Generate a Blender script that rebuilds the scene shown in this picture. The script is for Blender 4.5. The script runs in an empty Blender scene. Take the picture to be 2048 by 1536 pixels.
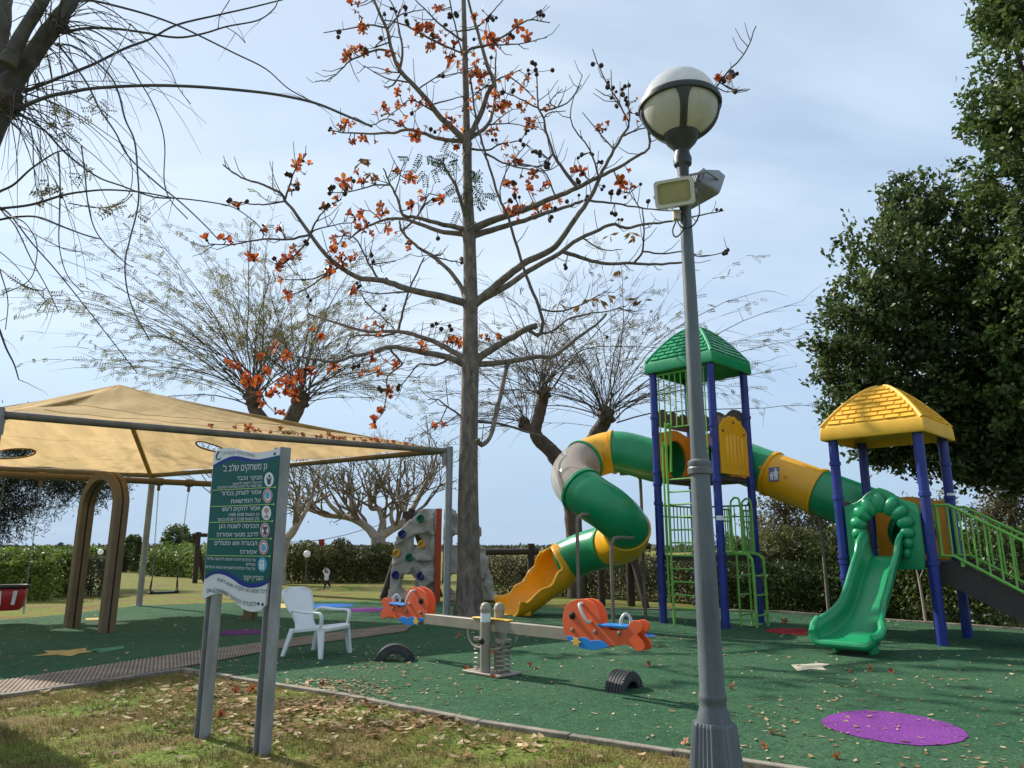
import bpy, bmesh, math, random
import numpy as np
from mathutils import Vector, Matrix, Quaternion

rnd = random.Random(7)
npr = np.random.default_rng(7)
SC = bpy.context.scene
COL = SC.collection
R = math.radians

# ------------------------------------------------------------------ camera
FPX, PITCH, CAMH = 1450.0, R(12.5), 1.5
cam_d = bpy.data.cameras.new('camera')
cam_d.sensor_width = 36.0
cam_d.lens = FPX / 2048.0 * 36.0
cam_d.clip_start = 0.05
cam_d.clip_end = 8000.0
cam = bpy.data.objects.new('camera', cam_d)
COL.objects.link(cam)
cam.location = (0, 0, CAMH)
cam.rotation_euler = (R(90) + PITCH, 0, 0)
SC.camera = cam

# ------------------------------------------------------------------ light
SUN_EL, SUN_AZ = R(39.0), R(-53.0)          # azimuth measured from +Y towards +X
SUNDIR = Vector((math.sin(SUN_AZ) * math.cos(SUN_EL), math.cos(SUN_AZ) * math.cos(SUN_EL), math.sin(SUN_EL)))
sun_d = bpy.data.lights.new('sun', 'SUN')
sun_d.energy = 5.0
sun_d.angle = R(0.8)
sun_d.color = (1.0, 0.955, 0.88)
sun = bpy.data.objects.new('sun', sun_d)
COL.objects.link(sun)
sun.rotation_euler = (-SUNDIR).to_track_quat('-Z', 'Y').to_euler()
sun.location = (-20, 20, 30)

world = bpy.data.worlds.new('World')
SC.world = world
world.use_nodes = True
wn, wl = world.node_tree.nodes, world.node_tree.links
wn.clear()
w_out = wn.new('ShaderNodeOutputWorld')
w_bg = wn.new('ShaderNodeBackground')
w_bg.inputs['Strength'].default_value = 0.12
sky = wn.new('ShaderNodeTexSky')
sky.sky_type = 'NISHITA'
sky.sun_disc = False
sky.sun_elevation = SUN_EL
sky.sun_rotation = SUN_AZ
sky.altitude = 10
sky.air_density = 1.0
sky.dust_density = 0.15
sky.ozone_density = 2.0
# thin cirrus veil, laid out over the dome by direction
w_tc = wn.new('ShaderNodeTexCoord')
w_sep = wn.new('ShaderNodeSeparateXYZ')
wl.new(w_tc.outputs['Generated'], w_sep.inputs[0])
w_mz = wn.new('ShaderNodeMath'); w_mz.operation = 'MAXIMUM'; w_mz.inputs[1].default_value = 0.0
wl.new(w_sep.outputs['Z'], w_mz.inputs[0])
w_az = wn.new('ShaderNodeMath'); w_az.operation = 'ADD'; w_az.inputs[1].default_value = 0.22
wl.new(w_mz.outputs[0], w_az.inputs[0])
w_dx = wn.new('ShaderNodeMath'); w_dx.operation = 'DIVIDE'
w_dy = wn.new('ShaderNodeMath'); w_dy.operation = 'DIVIDE'
wl.new(w_sep.outputs['X'], w_dx.inputs[0]); wl.new(w_az.outputs[0], w_dx.inputs[1])
wl.new(w_sep.outputs['Y'], w_dy.inputs[0]); wl.new(w_az.outputs[0], w_dy.inputs[1])
w_cmb = wn.new('ShaderNodeCombineXYZ')
wl.new(w_dx.outputs[0], w_cmb.inputs[0]); wl.new(w_dy.outputs[0], w_cmb.inputs[1])
w_map = wn.new('ShaderNodeMapping')
w_map.inputs['Rotation'].default_value = (0, 0, R(28))
w_map.inputs['Scale'].default_value = (0.55, 1.3, 1)
wl.new(w_cmb.outputs[0], w_map.inputs[0])
w_n = wn.new('ShaderNodeTexNoise')
w_n.inputs['Scale'].default_value = 1.5
w_n.inputs['Detail'].default_value = 7
w_n.inputs['Roughness'].default_value = 0.52
w_n.inputs['Distortion'].default_value = 0.5
wl.new(w_map.outputs[0], w_n.inputs[0])
w_r = wn.new('ShaderNodeValToRGB')
w_r.color_ramp.elements[0].position = 0.40; w_r.color_ramp.elements[0].color = (0.58, 0.58, 0.58, 1)
w_r.color_ramp.elements[1].position = 0.66; w_r.color_ramp.elements[1].color = (1.0, 1.0, 1.0, 1)
wl.new(w_n.outputs['Fac'], w_r.inputs[0])
w_mix = wn.new('ShaderNodeMixRGB')
w_mix.inputs[2].default_value = (4.05, 4.75, 5.85, 1)
wl.new(w_r.outputs[0], w_mix.inputs[0])
wl.new(sky.outputs[0], w_mix.inputs[1])
# the veil is brighter towards the sun, as thin cirrus is
w_dot = wn.new('ShaderNodeVectorMath'); w_dot.operation = 'DOT_PRODUCT'
w_dot.inputs[1].default_value = tuple(SUNDIR)
wl.new(w_tc.outputs['Generated'], w_dot.inputs[0])
w_gl = wn.new('ShaderNodeMapRange'); w_gl.interpolation_type = 'SMOOTHSTEP'
w_gl.inputs['From Min'].default_value = 0.25; w_gl.inputs['From Max'].default_value = 1.0
wl.new(w_dot.outputs['Value'], w_gl.inputs['Value'])
w_vc = wn.new('ShaderNodeMixRGB'); w_vc.inputs[1].default_value = (3.95, 4.95, 6.15, 1); w_vc.inputs[2].default_value = (5.7, 6.45, 7.0, 1)
wl.new(w_gl.outputs[0], w_vc.inputs[0]); wl.new(w_vc.outputs[0], w_mix.inputs[2])
# pale blue haze low over the horizon, all round
w_hz = wn.new('ShaderNodeMapRange'); w_hz.interpolation_type = 'SMOOTHSTEP'
w_hz.inputs['From Min'].default_value = 0.0; w_hz.inputs['From Max'].default_value = 0.34
w_hz.inputs['To Min'].default_value = 0.9; w_hz.inputs['To Max'].default_value = 0.0
wl.new(w_mz.outputs[0], w_hz.inputs['Value'])
w_mix2 = wn.new('ShaderNodeMixRGB'); w_mix2.inputs[2].default_value = (2.8, 3.8, 5.05, 1)
wl.new(w_hz.outputs[0], w_mix2.inputs[0]); wl.new(w_mix.outputs[0], w_mix2.inputs[1])
wl.new(w_mix2.outputs[0], w_bg.inputs[0])
wl.new(w_bg.outputs[0], w_out.inputs[0])

SC.render.engine = 'CYCLES'
SC.view_settings.view_transform = 'Standard'
SC.view_settings.look = 'None'
SC.view_settings.exposure = 0.42
SC.view_settings.gamma = 1.0
SC.cycles.max_bounces = 8
SC.cycles.transparent_max_bounces = 12
SC.cycles.use_denoising = True

# ------------------------------------------------------------------ measuring helpers (site survey from the picture)
CT, ST = math.cos(PITCH), math.sin(PITCH)
def ray(u, v):
    x = (u - 1024) / FPX; y = (768 - v) / FPX
    return Vector((x, CT - y * ST, ST + y * CT))
def G(u, v, z=0.0):
    d = ray(u, v); t = (z - CAMH) / d.z
    return Vector((d.x * t, d.y * t, z))
def P(u, v, Y):
    d = ray(u, v); t = Y / d.y
    return Vector((d.x * t, Y, CAMH + d.z * t))
def PL(u, v, p0, n):
    d = ray(u, v); o = Vector((0, 0, CAMH))
    t = (Vector(p0) - o).dot(n) / d.dot(n)
    return o + d * t
def mpp(p):                                   # metres per photo pixel at a point
    return (p[1] * CT + (p[2] - CAMH) * ST) / FPX
def proj(p):
    z = p[2] - CAMH
    f = p[1] * CT + z * ST; up = -p[1] * ST + z * CT
    return 1024 + FPX * p[0] / f, 768 - FPX * up / f

# ------------------------------------------------------------------ materials
MATS = {}
def _new(name):
    m = bpy.data.materials.new(name); m.use_nodes = True
    nt = m.node_tree
    return m, nt.nodes, nt.links, nt.nodes['Principled BSDF']
def mat(name, col, rough=0.6, var=0.12, scale=5.0, bump=0.0, bscale=60.0, metal=0.0, spec=0.4, col2=None, transl=0.0,
        coat=0.0, detail=6.0, stretch=None, lo=0.32, hi=0.68, speck=0.0, speckcol=(0.5, 0.45, 0.35), rvar=0.08, dust=0.0, dustcol=(0.30, 0.27, 0.22)):
    if name in MATS: return MATS[name]
    m, n, l, b = _new(name)
    tc = n.new('ShaderNodeTexCoord')
    src = tc.outputs['Object']
    if stretch:
        mp = n.new('ShaderNodeMapping'); mp.inputs['Scale'].default_value = stretch
        l.new(src, mp.inputs[0]); src = mp.outputs[0]
    nz = n.new('ShaderNodeTexNoise'); nz.inputs['Scale'].default_value = scale; nz.inputs['Detail'].default_value = detail
    nz.inputs['Roughness'].default_value = 0.62
    l.new(src, nz.inputs['Vector'])
    rp = n.new('ShaderNodeValToRGB')
    c = Vector(col[:3])
    a0 = c * (1 - var); a1 = Vector(col2[:3]) if col2 else c * (1 + var)
    rp.color_ramp.elements[0].position = lo; rp.color_ramp.elements[0].color = (*a0, 1)
    rp.color_ramp.elements[1].position = hi; rp.color_ramp.elements[1].color = (*a1, 1)
    l.new(nz.outputs['Fac'], rp.inputs[0])
    cout = rp.outputs[0]
    if speck > 0:
        n2 = n.new('ShaderNodeTexNoise'); n2.inputs['Scale'].default_value = bscale; n2.inputs['Detail'].default_value = 3
        l.new(src, n2.inputs['Vector'])
        r2 = n.new('ShaderNodeValToRGB')
        r2.color_ramp.elements[0].position = 0.5; r2.color_ramp.elements[0].color = (0, 0, 0, 1)
        r2.color_ramp.elements[1].position = 0.75; r2.color_ramp.elements[1].color = (speck, speck, speck, 1)
        l.new(n2.outputs['Fac'], r2.inputs[0])
        mx = n.new('ShaderNodeMixRGB'); mx.inputs[2].default_value = (*speckcol, 1)
        l.new(r2.outputs[0], mx.inputs[0]); l.new(cout, mx.inputs[1]); cout = mx.outputs[0]
    if dust > 0:
        n4 = n.new('ShaderNodeTexNoise'); n4.inputs['Scale'].default_value = 1.7; n4.inputs['Detail'].default_value = 12; n4.inputs['Roughness'].default_value = 0.72; n4.inputs['Distortion'].default_value = 0.8
        l.new(tc.outputs['Object'], n4.inputs['Vector'])
        r4 = n.new('ShaderNodeValToRGB'); r4.color_ramp.elements[0].position = 0.42; r4.color_ramp.elements[0].color = (0, 0, 0, 1)
        r4.color_ramp.elements[1].position = 0.75; r4.color_ramp.elements[1].color = (dust, dust, dust, 1)
        l.new(n4.outputs['Fac'], r4.inputs[0])
        m4 = n.new('ShaderNodeMixRGB'); m4.inputs[2].default_value = (*dustcol, 1)
        l.new(r4.outputs[0], m4.inputs[0]); l.new(cout, m4.inputs[1]); cout = m4.outputs[0]
    l.new(cout, b.inputs['Base Color'])
    b.inputs['Roughness'].default_value = rough
    if rvar > 0:
        mr = n.new('ShaderNodeMapRange')
        mr.inputs['To Min'].default_value = max(0.02, rough - rvar); mr.inputs['To Max'].default_value = min(1, rough + rvar)
        l.new(nz.outputs['Fac'], mr.inputs['Value']); l.new(mr.outputs[0], b.inputs['Roughness'])
    b.inputs['Metallic'].default_value = metal
    b.inputs['Specular IOR Level'].default_value = spec
    b.inputs['Coat Weight'].default_value = coat
    if bump > 0:
        n3 = n.new('ShaderNodeTexNoise'); n3.inputs['Scale'].default_value = bscale; n3.inputs['Detail'].default_value = 5
        l.new(src, n3.inputs['Vector'])
        bp = n.new('ShaderNodeBump'); bp.inputs['Strength'].default_value = bump; bp.inputs['Distance'].default_value = 0.02
        l.new(n3.outputs['Fac'], bp.inputs['Height']); l.new(bp.outputs[0], b.inputs['Normal'])
    if transl > 0:
        tr = n.new('ShaderNodeBsdfTranslucent'); l.new(cout, tr.inputs['Color'])
        ms = n.new('ShaderNodeMixShader'); ms.inputs[0].default_value = transl
        out = n['Material Output']
        l.new(b.outputs[0], ms.inputs[1]); l.new(tr.outputs[0], ms.inputs[2]); l.new(ms.outputs[0], out.inputs['Surface'])
    MATS[name] = m
    return m
def leafmat(name, cols, rough=0.5, transl=0.35, spec=0.4):
    """foliage: each leaf (mesh island) takes its own colour"""
    if name in MATS: return MATS[name]
    m, n, l, b = _new(name)
    g = n.new('ShaderNodeNewGeometry')
    rp = n.new('ShaderNodeValToRGB')
    el = rp.color_ramp.elements
    while len(el) < len(cols): el.new(0.5)
    for i, c in enumerate(cols):
        el[i].position = i / max(1, len(cols) - 1); el[i].color = (*c, 1)
    l.new(g.outputs['Random Per Island'], rp.inputs[0])
    tcl = n.new('ShaderNodeTexCoord'); nzl = n.new('ShaderNodeTexNoise'); nzl.inputs['Scale'].default_value = 1.6; nzl.inputs['Detail'].default_value = 3
    l.new(tcl.outputs['Object'], nzl.inputs['Vector'])
    rl = n.new('ShaderNodeValToRGB'); rl.color_ramp.elements[0].position = .35; rl.color_ramp.elements[0].color = (.68, .72, .70, 1)
    rl.color_ramp.elements[1].position = .66; rl.color_ramp.elements[1].color = (1.42, 1.32, 1.2, 1)
    l.new(nzl.outputs['Fac'], rl.inputs[0])
    mxl = n.new('ShaderNodeMixRGB'); mxl.blend_type = 'MULTIPLY'; mxl.inputs[0].default_value = 1
    l.new(rp.outputs[0], mxl.inputs[1]); l.new(rl.outputs[0], mxl.inputs[2])
    rp = mxl
    l.new(rp.outputs[0], b.inputs['Base Color'])
    b.inputs['Roughness'].default_value = rough
    b.inputs['Specular IOR Level'].default_value = spec
    if transl:
        tr = n.new('ShaderNodeBsdfTranslucent'); l.new(rp.outputs[0], tr.inputs['Color'])
        ms = n.new('ShaderNodeMixShader'); ms.inputs[0].default_value = transl
        l.new(b.outputs[0], ms.inputs[1]); l.new(tr.outputs[0], ms.inputs[2])
        l.new(ms.outputs[0], n['Material Output'].inputs['Surface'])
    MATS[name] = m
    return m

# ------------------------------------------------------------------ object helpers
ORG = {}
def tag(o, label=None, cat=None, group=None, kind=None):
    if label: o['label'] = label
    if cat: o['category'] = cat
    if group: o['group'] = group
    if kind: o['kind'] = kind
    return o
def thing(name, loc, label, cat, group=None):
    o = bpy.data.objects.new(name, None); COL.objects.link(o)
    o.empty_display_size = 0.2
    o.location = loc
    ORG[o.name] = Vector(loc)
    return tag(o, label, cat, group)
def finish(o, parent):
    COL.objects.link(o)
    if parent is not None:
        o.parent = parent
        ORG[o.name] = ORG[parent.name]
    return o
def fastmesh(name, V, Fc, nper):
    """numpy mesh: V (n,3), Fc (m,nper)"""
    me = bpy.data.meshes.new(name)
    V = np.asarray(V, dtype=np.float32); Fc = np.asarray(Fc, dtype=np.int32)
    me.vertices.add(len(V)); me.vertices.foreach_set('co', V.ravel())
    m = len(Fc)
    me.loops.add(m * nper); me.loops.foreach_set('vertex_index', Fc.ravel())
    me.polygons.add(m)
    me.polygons.foreach_set('loop_start', np.arange(0, m * nper, nper, dtype=np.int32))
    me.update(calc_edges=True); me.validate()
    return me
class MB:
    def __init__(self): self.v = []; self.f = []; self.mi = []
    def add(self, vs, fs, mi=0):
        o = len(self.v); self.v.extend(Vector(p) for p in vs)
        for f in fs: self.f.append(tuple(i + o for i in f)); self.mi.append(mi)
        return self
    def box(self, c, size, rot=None, mi=0):
        hx, hy, hz = size[0] / 2, size[1] / 2, size[2] / 2
        vs = [Vector((x, y, z)) for x in (-hx, hx) for y in (-hy, hy) for z in (-hz, hz)]
        if rot is not None: vs = [rot @ p for p in vs]
        c = Vector(c)
        return self.add([c + p for p in vs], [(0, 1, 3, 2), (4, 6, 7, 5), (0, 4, 5, 1), (2, 3, 7, 6), (0, 2, 6, 4), (1, 5, 7, 3)], mi)
    def tube(self, pts, rad, n=8, caps=True, mi=0, flat=1.0):
        pts = [Vector(p) for p in pts]
        k = len(pts)
        if not hasattr(rad, '__len__'): rad = [rad] * k
        ts = []
        for i in range(k):
            t = pts[min(i + 1, k - 1)] - pts[max(i - 1, 0)]
            ts.append(t.normalized() if t.length > 1e-9 else Vector((0, 0, 1)))
        t0 = ts[0]
        a = Vector((0, 0, 1)) if abs(t0.z) < 0.9 else Vector((1, 0, 0))
        nrm = (a - t0 * a.dot(t0)).normalized()
        vs = []; fs = []
        for i in range(k):
            t = ts[i]
            nrm = (nrm - t * nrm.dot(t))
            nrm = nrm.normalized() if nrm.length > 1e-6 else t.orthogonal().normalized()
            bi = t.cross(nrm)
            for j in range(n):
                an = 2 * math.pi * j / n
                vs.append(pts[i] + (nrm * math.cos(an) + bi * math.sin(an) * flat) * rad[i])
        for i in range(k - 1):
            for j in range(n):
                fs.append((i * n + j, i * n + (j + 1) % n, (i + 1) * n + (j + 1) % n, (i + 1) * n + j))
        if caps:
            fs.append(tuple(range(n - 1, -1, -1))); fs.append(tuple((k - 1) * n + j for j in range(n)))
        return self.add(vs, fs, mi)
    def lathe(self, prof, c=(0, 0, 0), n=24, rot=None, mi=0, caps=True):
        c = Vector(c); vs = []; fs = []
        k = len(prof)
        for r, z in prof:
            for j in range(n):
                a = 2 * math.pi * j / n
                p = Vector((r * math.cos(a), r * math.sin(a), z))
                vs.append(c + (rot @ p if rot is not None else p))
        for i in range(k - 1):
            for j in range(n):
                fs.append((i * n + j, i * n + (j + 1) % n, (i + 1) * n + (j + 1) % n, (i + 1) * n + j))
        if caps:
            fs.append(tuple(range(n - 1, -1, -1))); fs.append(tuple((k - 1) * n + j for j in range(n)))
        return self.add(vs, fs, mi)
    def prism(self, poly, off, mi=0):
        """polygon (3D points) extruded by off"""
        poly = [Vector(p) for p in poly]; off = Vector(off); k = len(poly)
        vs = poly + [p + off for p in poly]
        fs = [tuple(range(k)), tuple(range(2 * k - 1, k - 1, -1))]
        fs += [(i, i + k, (i + 1) % k + k, (i + 1) % k) for i in range(k)]
        return self.add(vs, fs, mi)
    def ring(self, outer, inner, off, mi=0):
        """plate with one hole: outer & inner loops of equal length"""
        k = len(outer); off = Vector(off)
        o = [Vector(p) for p in outer]; i_ = [Vector(p) for p in inner]
        vs = o + i_ + [p + off for p in o] + [p + off for p in i_]
        fs = []
        for a in range(k):
            b = (a + 1) % k
            fs += [(a, b, k + b, k + a), (2 * k + a, 3 * k + a, 3 * k + b, 2 * k + b), (a, 2 * k + a, 2 * k + b, b), (k + a, k + b, 3 * k + b, 3 * k + a)]
        return self.add(vs, fs, mi)
    def build(self, name, mats, parent=None, loc=None, smooth=35, bevel=0, solid=0, subsurf=0, fixn=True):
        org = ORG[parent.name] if parent is not None else Vector(loc if loc is not None else (0, 0, 0))
        me = bpy.data.meshes.new(name)
        me.from_pydata([tuple(p - org) for p in self.v], [], self.f)
        if not isinstance(mats, (list, tuple)): mats = [mats]
        for m in mats: me.materials.append(m)
        if len(mats) > 1: me.polygons.foreach_set('material_index', self.mi)
        if fixn:
            bm = bmesh.new(); bm.from_mesh(me)
            bmesh.ops.recalc_face_normals(bm, faces=bm.faces); bm.to_mesh(me); bm.free()
        me.polygons.foreach_set('use_smooth', [smooth is not None] * len(me.polygons))
        if smooth is not None and smooth < 180: me.set_sharp_from_angle(angle=R(smooth))
        me.update()
        o = bpy.data.objects.new(name, me)
        if parent is None:
            o.location = org
            COL.objects.link(o); ORG[o.name] = org
        else: finish(o, parent)
        if subsurf:
            md = o.modifiers.new('sub', 'SUBSURF'); md.levels = subsurf; md.render_levels = subsurf
        if solid:
            md = o.modifiers.new('solid', 'SOLIDIFY'); md.thickness = abs(solid); md.offset = -1 if solid > 0 else 1
        if bevel:
            md = o.modifiers.new('bevel', 'BEVEL'); md.width = bevel; md.segments = 2; md.limit_method = 'ANGLE'; md.angle_limit = R(40)
        return o
def place(mesh, name, parent, M4):
    """one more object on shared mesh data, as a part"""
    o = bpy.data.objects.new(name, mesh)
    finish(o, parent)
    org = ORG[parent.name]
    M4 = M4.copy(); M4.translation = M4.translation - org
    o.matrix_basis = M4
    return o
def npobj(name, V, Fc, nper, material, parent=None, loc=(0, 0, 0), smooth=False):
    org = ORG[parent.name] if parent is not None else Vector(loc)
    V = np.asarray(V, dtype=np.float32) - np.array(org, dtype=np.float32)
    me = fastmesh(name, V, Fc, nper)
    me.materials.append(material)
    if smooth: me.polygons.foreach_set('use_smooth', [True] * len(me.polygons))
    o = bpy.data.objects.new(name, me)
    if parent is None:
        o.location = org; COL.objects.link(o); ORG[o.name] = Vector(org)
    else: finish(o, parent)
    return o
def basis(c, ex, ey, ez):
    return Matrix(((ex[0], ey[0], ez[0], c[0]), (ex[1], ey[1], ez[1], c[1]), (ex[2], ey[2], ez[2], c[2]), (0, 0, 0, 1)))
def catmull(pts, per=6):
    pts = [Vector(p) for p in pts]
    if len(pts) < 3:
        return [pts[0].lerp(pts[-1], i / per) for i in range(per + 1)]
    q = [pts[0] * 2 - pts[1]] + pts + [pts[-1] * 2 - pts[-2]]
    out = []
    for i in range(1, len(q) - 2):
        p0, p1, p2, p3 = q[i - 1], q[i], q[i + 1], q[i + 2]
        for s in range(per):
            t = s / per
            out.append(0.5 * ((2 * p1) + (p2 - p0) * t + (2 * p0 - 5 * p1 + 4 * p2 - p3) * t * t + (3 * p1 - p0 - 3 * p2 + p3) * t ** 3))
    out.append(pts[-1].copy())
    return out
def resample(pts, n):
    pts = [Vector(p) for p in pts]
    d = [0.0]
    for a, b in zip(pts, pts[1:]): d.append(d[-1] + (b - a).length)
    out = []
    j = 0
    for i in range(n):
        t = d[-1] * i / (n - 1)
        while j < len(d) - 2 and d[j + 1] < t: j += 1
        k = (t - d[j]) / max(1e-9, d[j + 1] - d[j])
        out.append(pts[j].lerp(pts[j + 1], k))
    return out
def leaf_quads(C, D, N, L, W, fold=0.15):
    """leaf blades as diamond quads: centres C, directions D, side vectors from N; L, W arrays"""
    C = np.asarray(C, float); D = np.asarray(D, float); N = np.asarray(N, float)
    D /= np.linalg.norm(D, axis=1, keepdims=True) + 1e-9
    S = np.cross(D, N); S /= np.linalg.norm(S, axis=1, keepdims=True) + 1e-9
    U = np.cross(S, D)
    L = np.broadcast_to(np.asarray(L, float), (len(C),))[:, None]; W = np.broadcast_to(np.asarray(W, float), (len(C),))[:, None]
    a = C - D * L * 0.5
    b = C + S * W * 0.5 + U * W * fold + D * L * 0.08
    c = C + D * L * 0.5
    d = C - S * W * 0.5 + U * W * fold + D * L * 0.08
    V = np.stack([a, b, c, d], 1).reshape(-1, 3)
    Fc = np.arange(len(C) * 4).reshape(-1, 4)
    return V, Fc
def rvec(n):
    v = npr.normal(size=(n, 3)); return v / np.linalg.norm(v, axis=1, keepdims=True)
# ================================================================== SETTING
def sheet(name, pts, z, material, parent=None):
    b = MB(); b.add([(p[0], p[1], z) for p in pts], [tuple(range(len(pts)))])
    o = b.build(name, material, parent, smooth=None, fixn=False)
    if parent is None: o['kind'] = 'structure'
    return o
def lawn_material():
    m, n, l, b = _new('lawn_grass')
    tc = n.new('ShaderNodeTexCoord')
    def noise(s, d=6):
        z = n.new('ShaderNodeTexNoise'); z.inputs['Scale'].default_value = s; z.inputs['Detail'].default_value = d
        z.inputs['Roughness'].default_value = 0.65
        l.new(tc.outputs['Object'], z.inputs['Vector']); return z
    a = noise(1.1, 10); f = noise(26, 6)
    r1 = n.new('ShaderNodeValToRGB')
    e = r1.color_ramp.elements
    e[0].position = 0.34; e[0].color = (0.17, 0.115, 0.06, 1)
    e[1].position = 0.64; e[1].color = (0.13, 0.20, 0.035, 1)
    k = e.new(0.46); k.color = (0.22, 0.175, 0.07, 1)
    k = e.new(0.54); k.color = (0.19, 0.23, 0.055, 1)
    l.new(a.outputs['Fac'], r1.inputs[0])
    r2 = n.new('ShaderNodeValToRGB')
    r2.color_ramp.elements[0].position = 0.32; r2.color_ramp.elements[0].color = (0.35, 0.34, 0.31, 1)
    r2.color_ramp.elements[1].position = 0.70; r2.color_ramp.elements[1].color = (1.45, 1.4, 1.25, 1)
    l.new(f.outputs['Fac'], r2.inputs[0])
    mx = n.new('ShaderNodeMixRGB'); mx.blend_type = 'MULTIPLY'; mx.inputs[0].default_value = 1
    l.new(r1.outputs[0], mx.inputs[1]); l.new(r2.outputs[0], mx.inputs[2])
    l.new(mx.outputs[0], b.inputs['Base Color'])
    b.inputs['Roughness'].default_value = 0.95; b.inputs['Specular IOR Level'].default_value = 0.1
    bp = n.new('ShaderNodeBump'); bp.inputs['Strength'].default_value = 0.8; bp.inputs['Distance'].default_value = 0.05
    l.new(f.outputs['Fac'], bp.inputs['Height']); l.new(bp.outputs[0], b.inputs['Normal'])
    return m
m_lawn = lawn_material()
def rubber_material():
    m, n, l, b = _new('green_rubber')
    tc = n.new('ShaderNodeTexCoord')
    def noise(sc, d, dist=0.0):
        z = n.new('ShaderNodeTexNoise'); z.inputs['Scale'].default_value = sc; z.inputs['Detail'].default_value = d; z.inputs['Roughness'].default_value = 0.7
        z.inputs['Distortion'].default_value = dist
        l.new(tc.outputs['Object'], z.inputs['Vector']); return z
    def ramp(z, p0, c0, p1, c1):
        r_ = n.new('ShaderNodeValToRGB'); e = r_.color_ramp.elements
        e[0].position = p0; e[0].color = (*c0, 1); e[1].position = p1; e[1].color = (*c1, 1)
        l.new(z.outputs['Fac'], r_.inputs[0]); return r_
    big = ramp(noise(0.55, 9, .6), .33, (0.034, 0.106, 0.054), .68, (0.062, 0.134, 0.074))
    gran = ramp(noise(42, 6), .34, (0.45, 0.46, 0.45), .66, (1.6, 1.55, 1.5))
    med = ramp(noise(6, 8, .3), .3, (0.78, 0.80, 0.80), .7, (1.22, 1.18, 1.12))
    m1 = n.new('ShaderNodeMixRGB'); m1.blend_type = 'MULTIPLY'; m1.inputs[0].default_value = 1
    l.new(big.outputs[0], m1.inputs[1]); l.new(gran.outputs[0], m1.inputs[2])
    m2 = n.new('ShaderNodeMixRGB'); m2.blend_type = 'MULTIPLY'; m2.inputs[0].default_value = 1
    l.new(m1.outputs[0], m2.inputs[1]); l.new(med.outputs[0], m2.inputs[2])
    # worn, dusty stains of their own shape
    st = ramp(noise(0.9, 10, 1.2), .60, (0, 0, 0), .78, (.45, .45, .45))
    m3 = n.new('ShaderNodeMixRGB'); m3.inputs[2].default_value = (0.085, 0.088, 0.062, 1)
    l.new(st.outputs[0], m3.inputs[0]); l.new(m2.outputs[0], m3.inputs[1])
    l.new(m3.outputs[0], b.inputs['Base Color'])
    b.inputs['Roughness'].default_value = 0.93; b.inputs['Specular IOR Level'].default_value = 0.12
    bp = n.new('ShaderNodeBump'); bp.inputs['Strength'].default_value = 0.7; bp.inputs['Distance'].default_value = 0.02
    l.new(gran.outputs[0], bp.inputs['Height']); l.new(bp.outputs[0], b.inputs['Normal'])
    return m
m_rubber = rubber_material()
m_conc = mat('kerb_concrete', (0.24, 0.205, 0.165), 0.9, 0.35, 4, bump=0.3, bscale=50, spec=0.2)
sheet('lawn', [(-900, -60), (900, -60), (900, 900), (-900, 900)], 0.0, m_lawn)
m_sea = mat('sea_water', (0.10, 0.17, 0.24), 0.35, 0.1, 0.01, spec=0.5)
sheet('sea', [(-6000, 900), (6000, 900), (6000, 6500), (-6000, 6500)], -0.05, m_sea)

K = [G(365, 1343), G(700, 1397), G(960, 1450), G(1350, 1510)]
K0, K3 = K[0], K[3]
kd = (K3 - K[2]).normalized()
near_right = K3 + kd * 9.0
ML0 = G(0, 1396); md_ = (K0 - ML0).normalized()
near_left = ML0 - md_ * 9.0
LAWN_POLY = [near_left, ML0, K0, K[1], K[2], K3, near_right, Vector((near_right.x, -3, 0)), Vector((near_left.x, -3, 0))]
back = [G(2046, 1262) + Vector((4, -4.6, 0)), G(2046, 1262), G(1560, 1226), G(1360, 1222), G(1198, 1219), G(1010, 1212), G(860, 1205), G(640, 1203), G(470, 1206), G(275, 1212), G(120, 1231), G(0, 1241), G(0, 1241) + Vector((-6, -7, 0))]
RUB = [near_left, ML0, K0, K[1], K[2], K3, near_right] + back
rubber = sheet('rubber_surface', RUB, 0.012, m_rubber)
ORG[rubber.name] = Vector((0, 0, 0))
def kerb_run(name, pts, w, h):
    b = MB()
    for a, c in zip(pts, pts[1:]):
        a = Vector((a[0], a[1], 0)); c = Vector((c[0], c[1], 0)); L = (c - a).length; d = (c - a) / L
        nn = max(1, round(L / 1.0))
        for i in range(nn):
            q0 = a + d * (L * i / nn + 0.004); q1 = a + d * (L * (i + 1) / nn - 0.004)
            mid = (q0 + q1) / 2; ang = math.atan2(d.y, d.x)
            dz = rnd.uniform(-0.006, 0.006)
            b.box((mid.x, mid.y, h / 2 - 0.06 + dz), ((q1 - q0).length, w, h + 0.12), Matrix.Rotation(ang + rnd.uniform(-.004, .004), 3, 'Z'))
    o = b.build(name, m_conc, smooth=None, bevel=0.008); o['kind'] = 'structure'
    return o
kerb_run('kerb', [near_left, ML0, K0], 0.07, 0.035)
kerb_run('kerb', [K0, K[1], K[2], K3, near_right], 0.075, 0.04)
kerb_run('kerb', back[:5], 0.08, 0.05)

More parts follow.
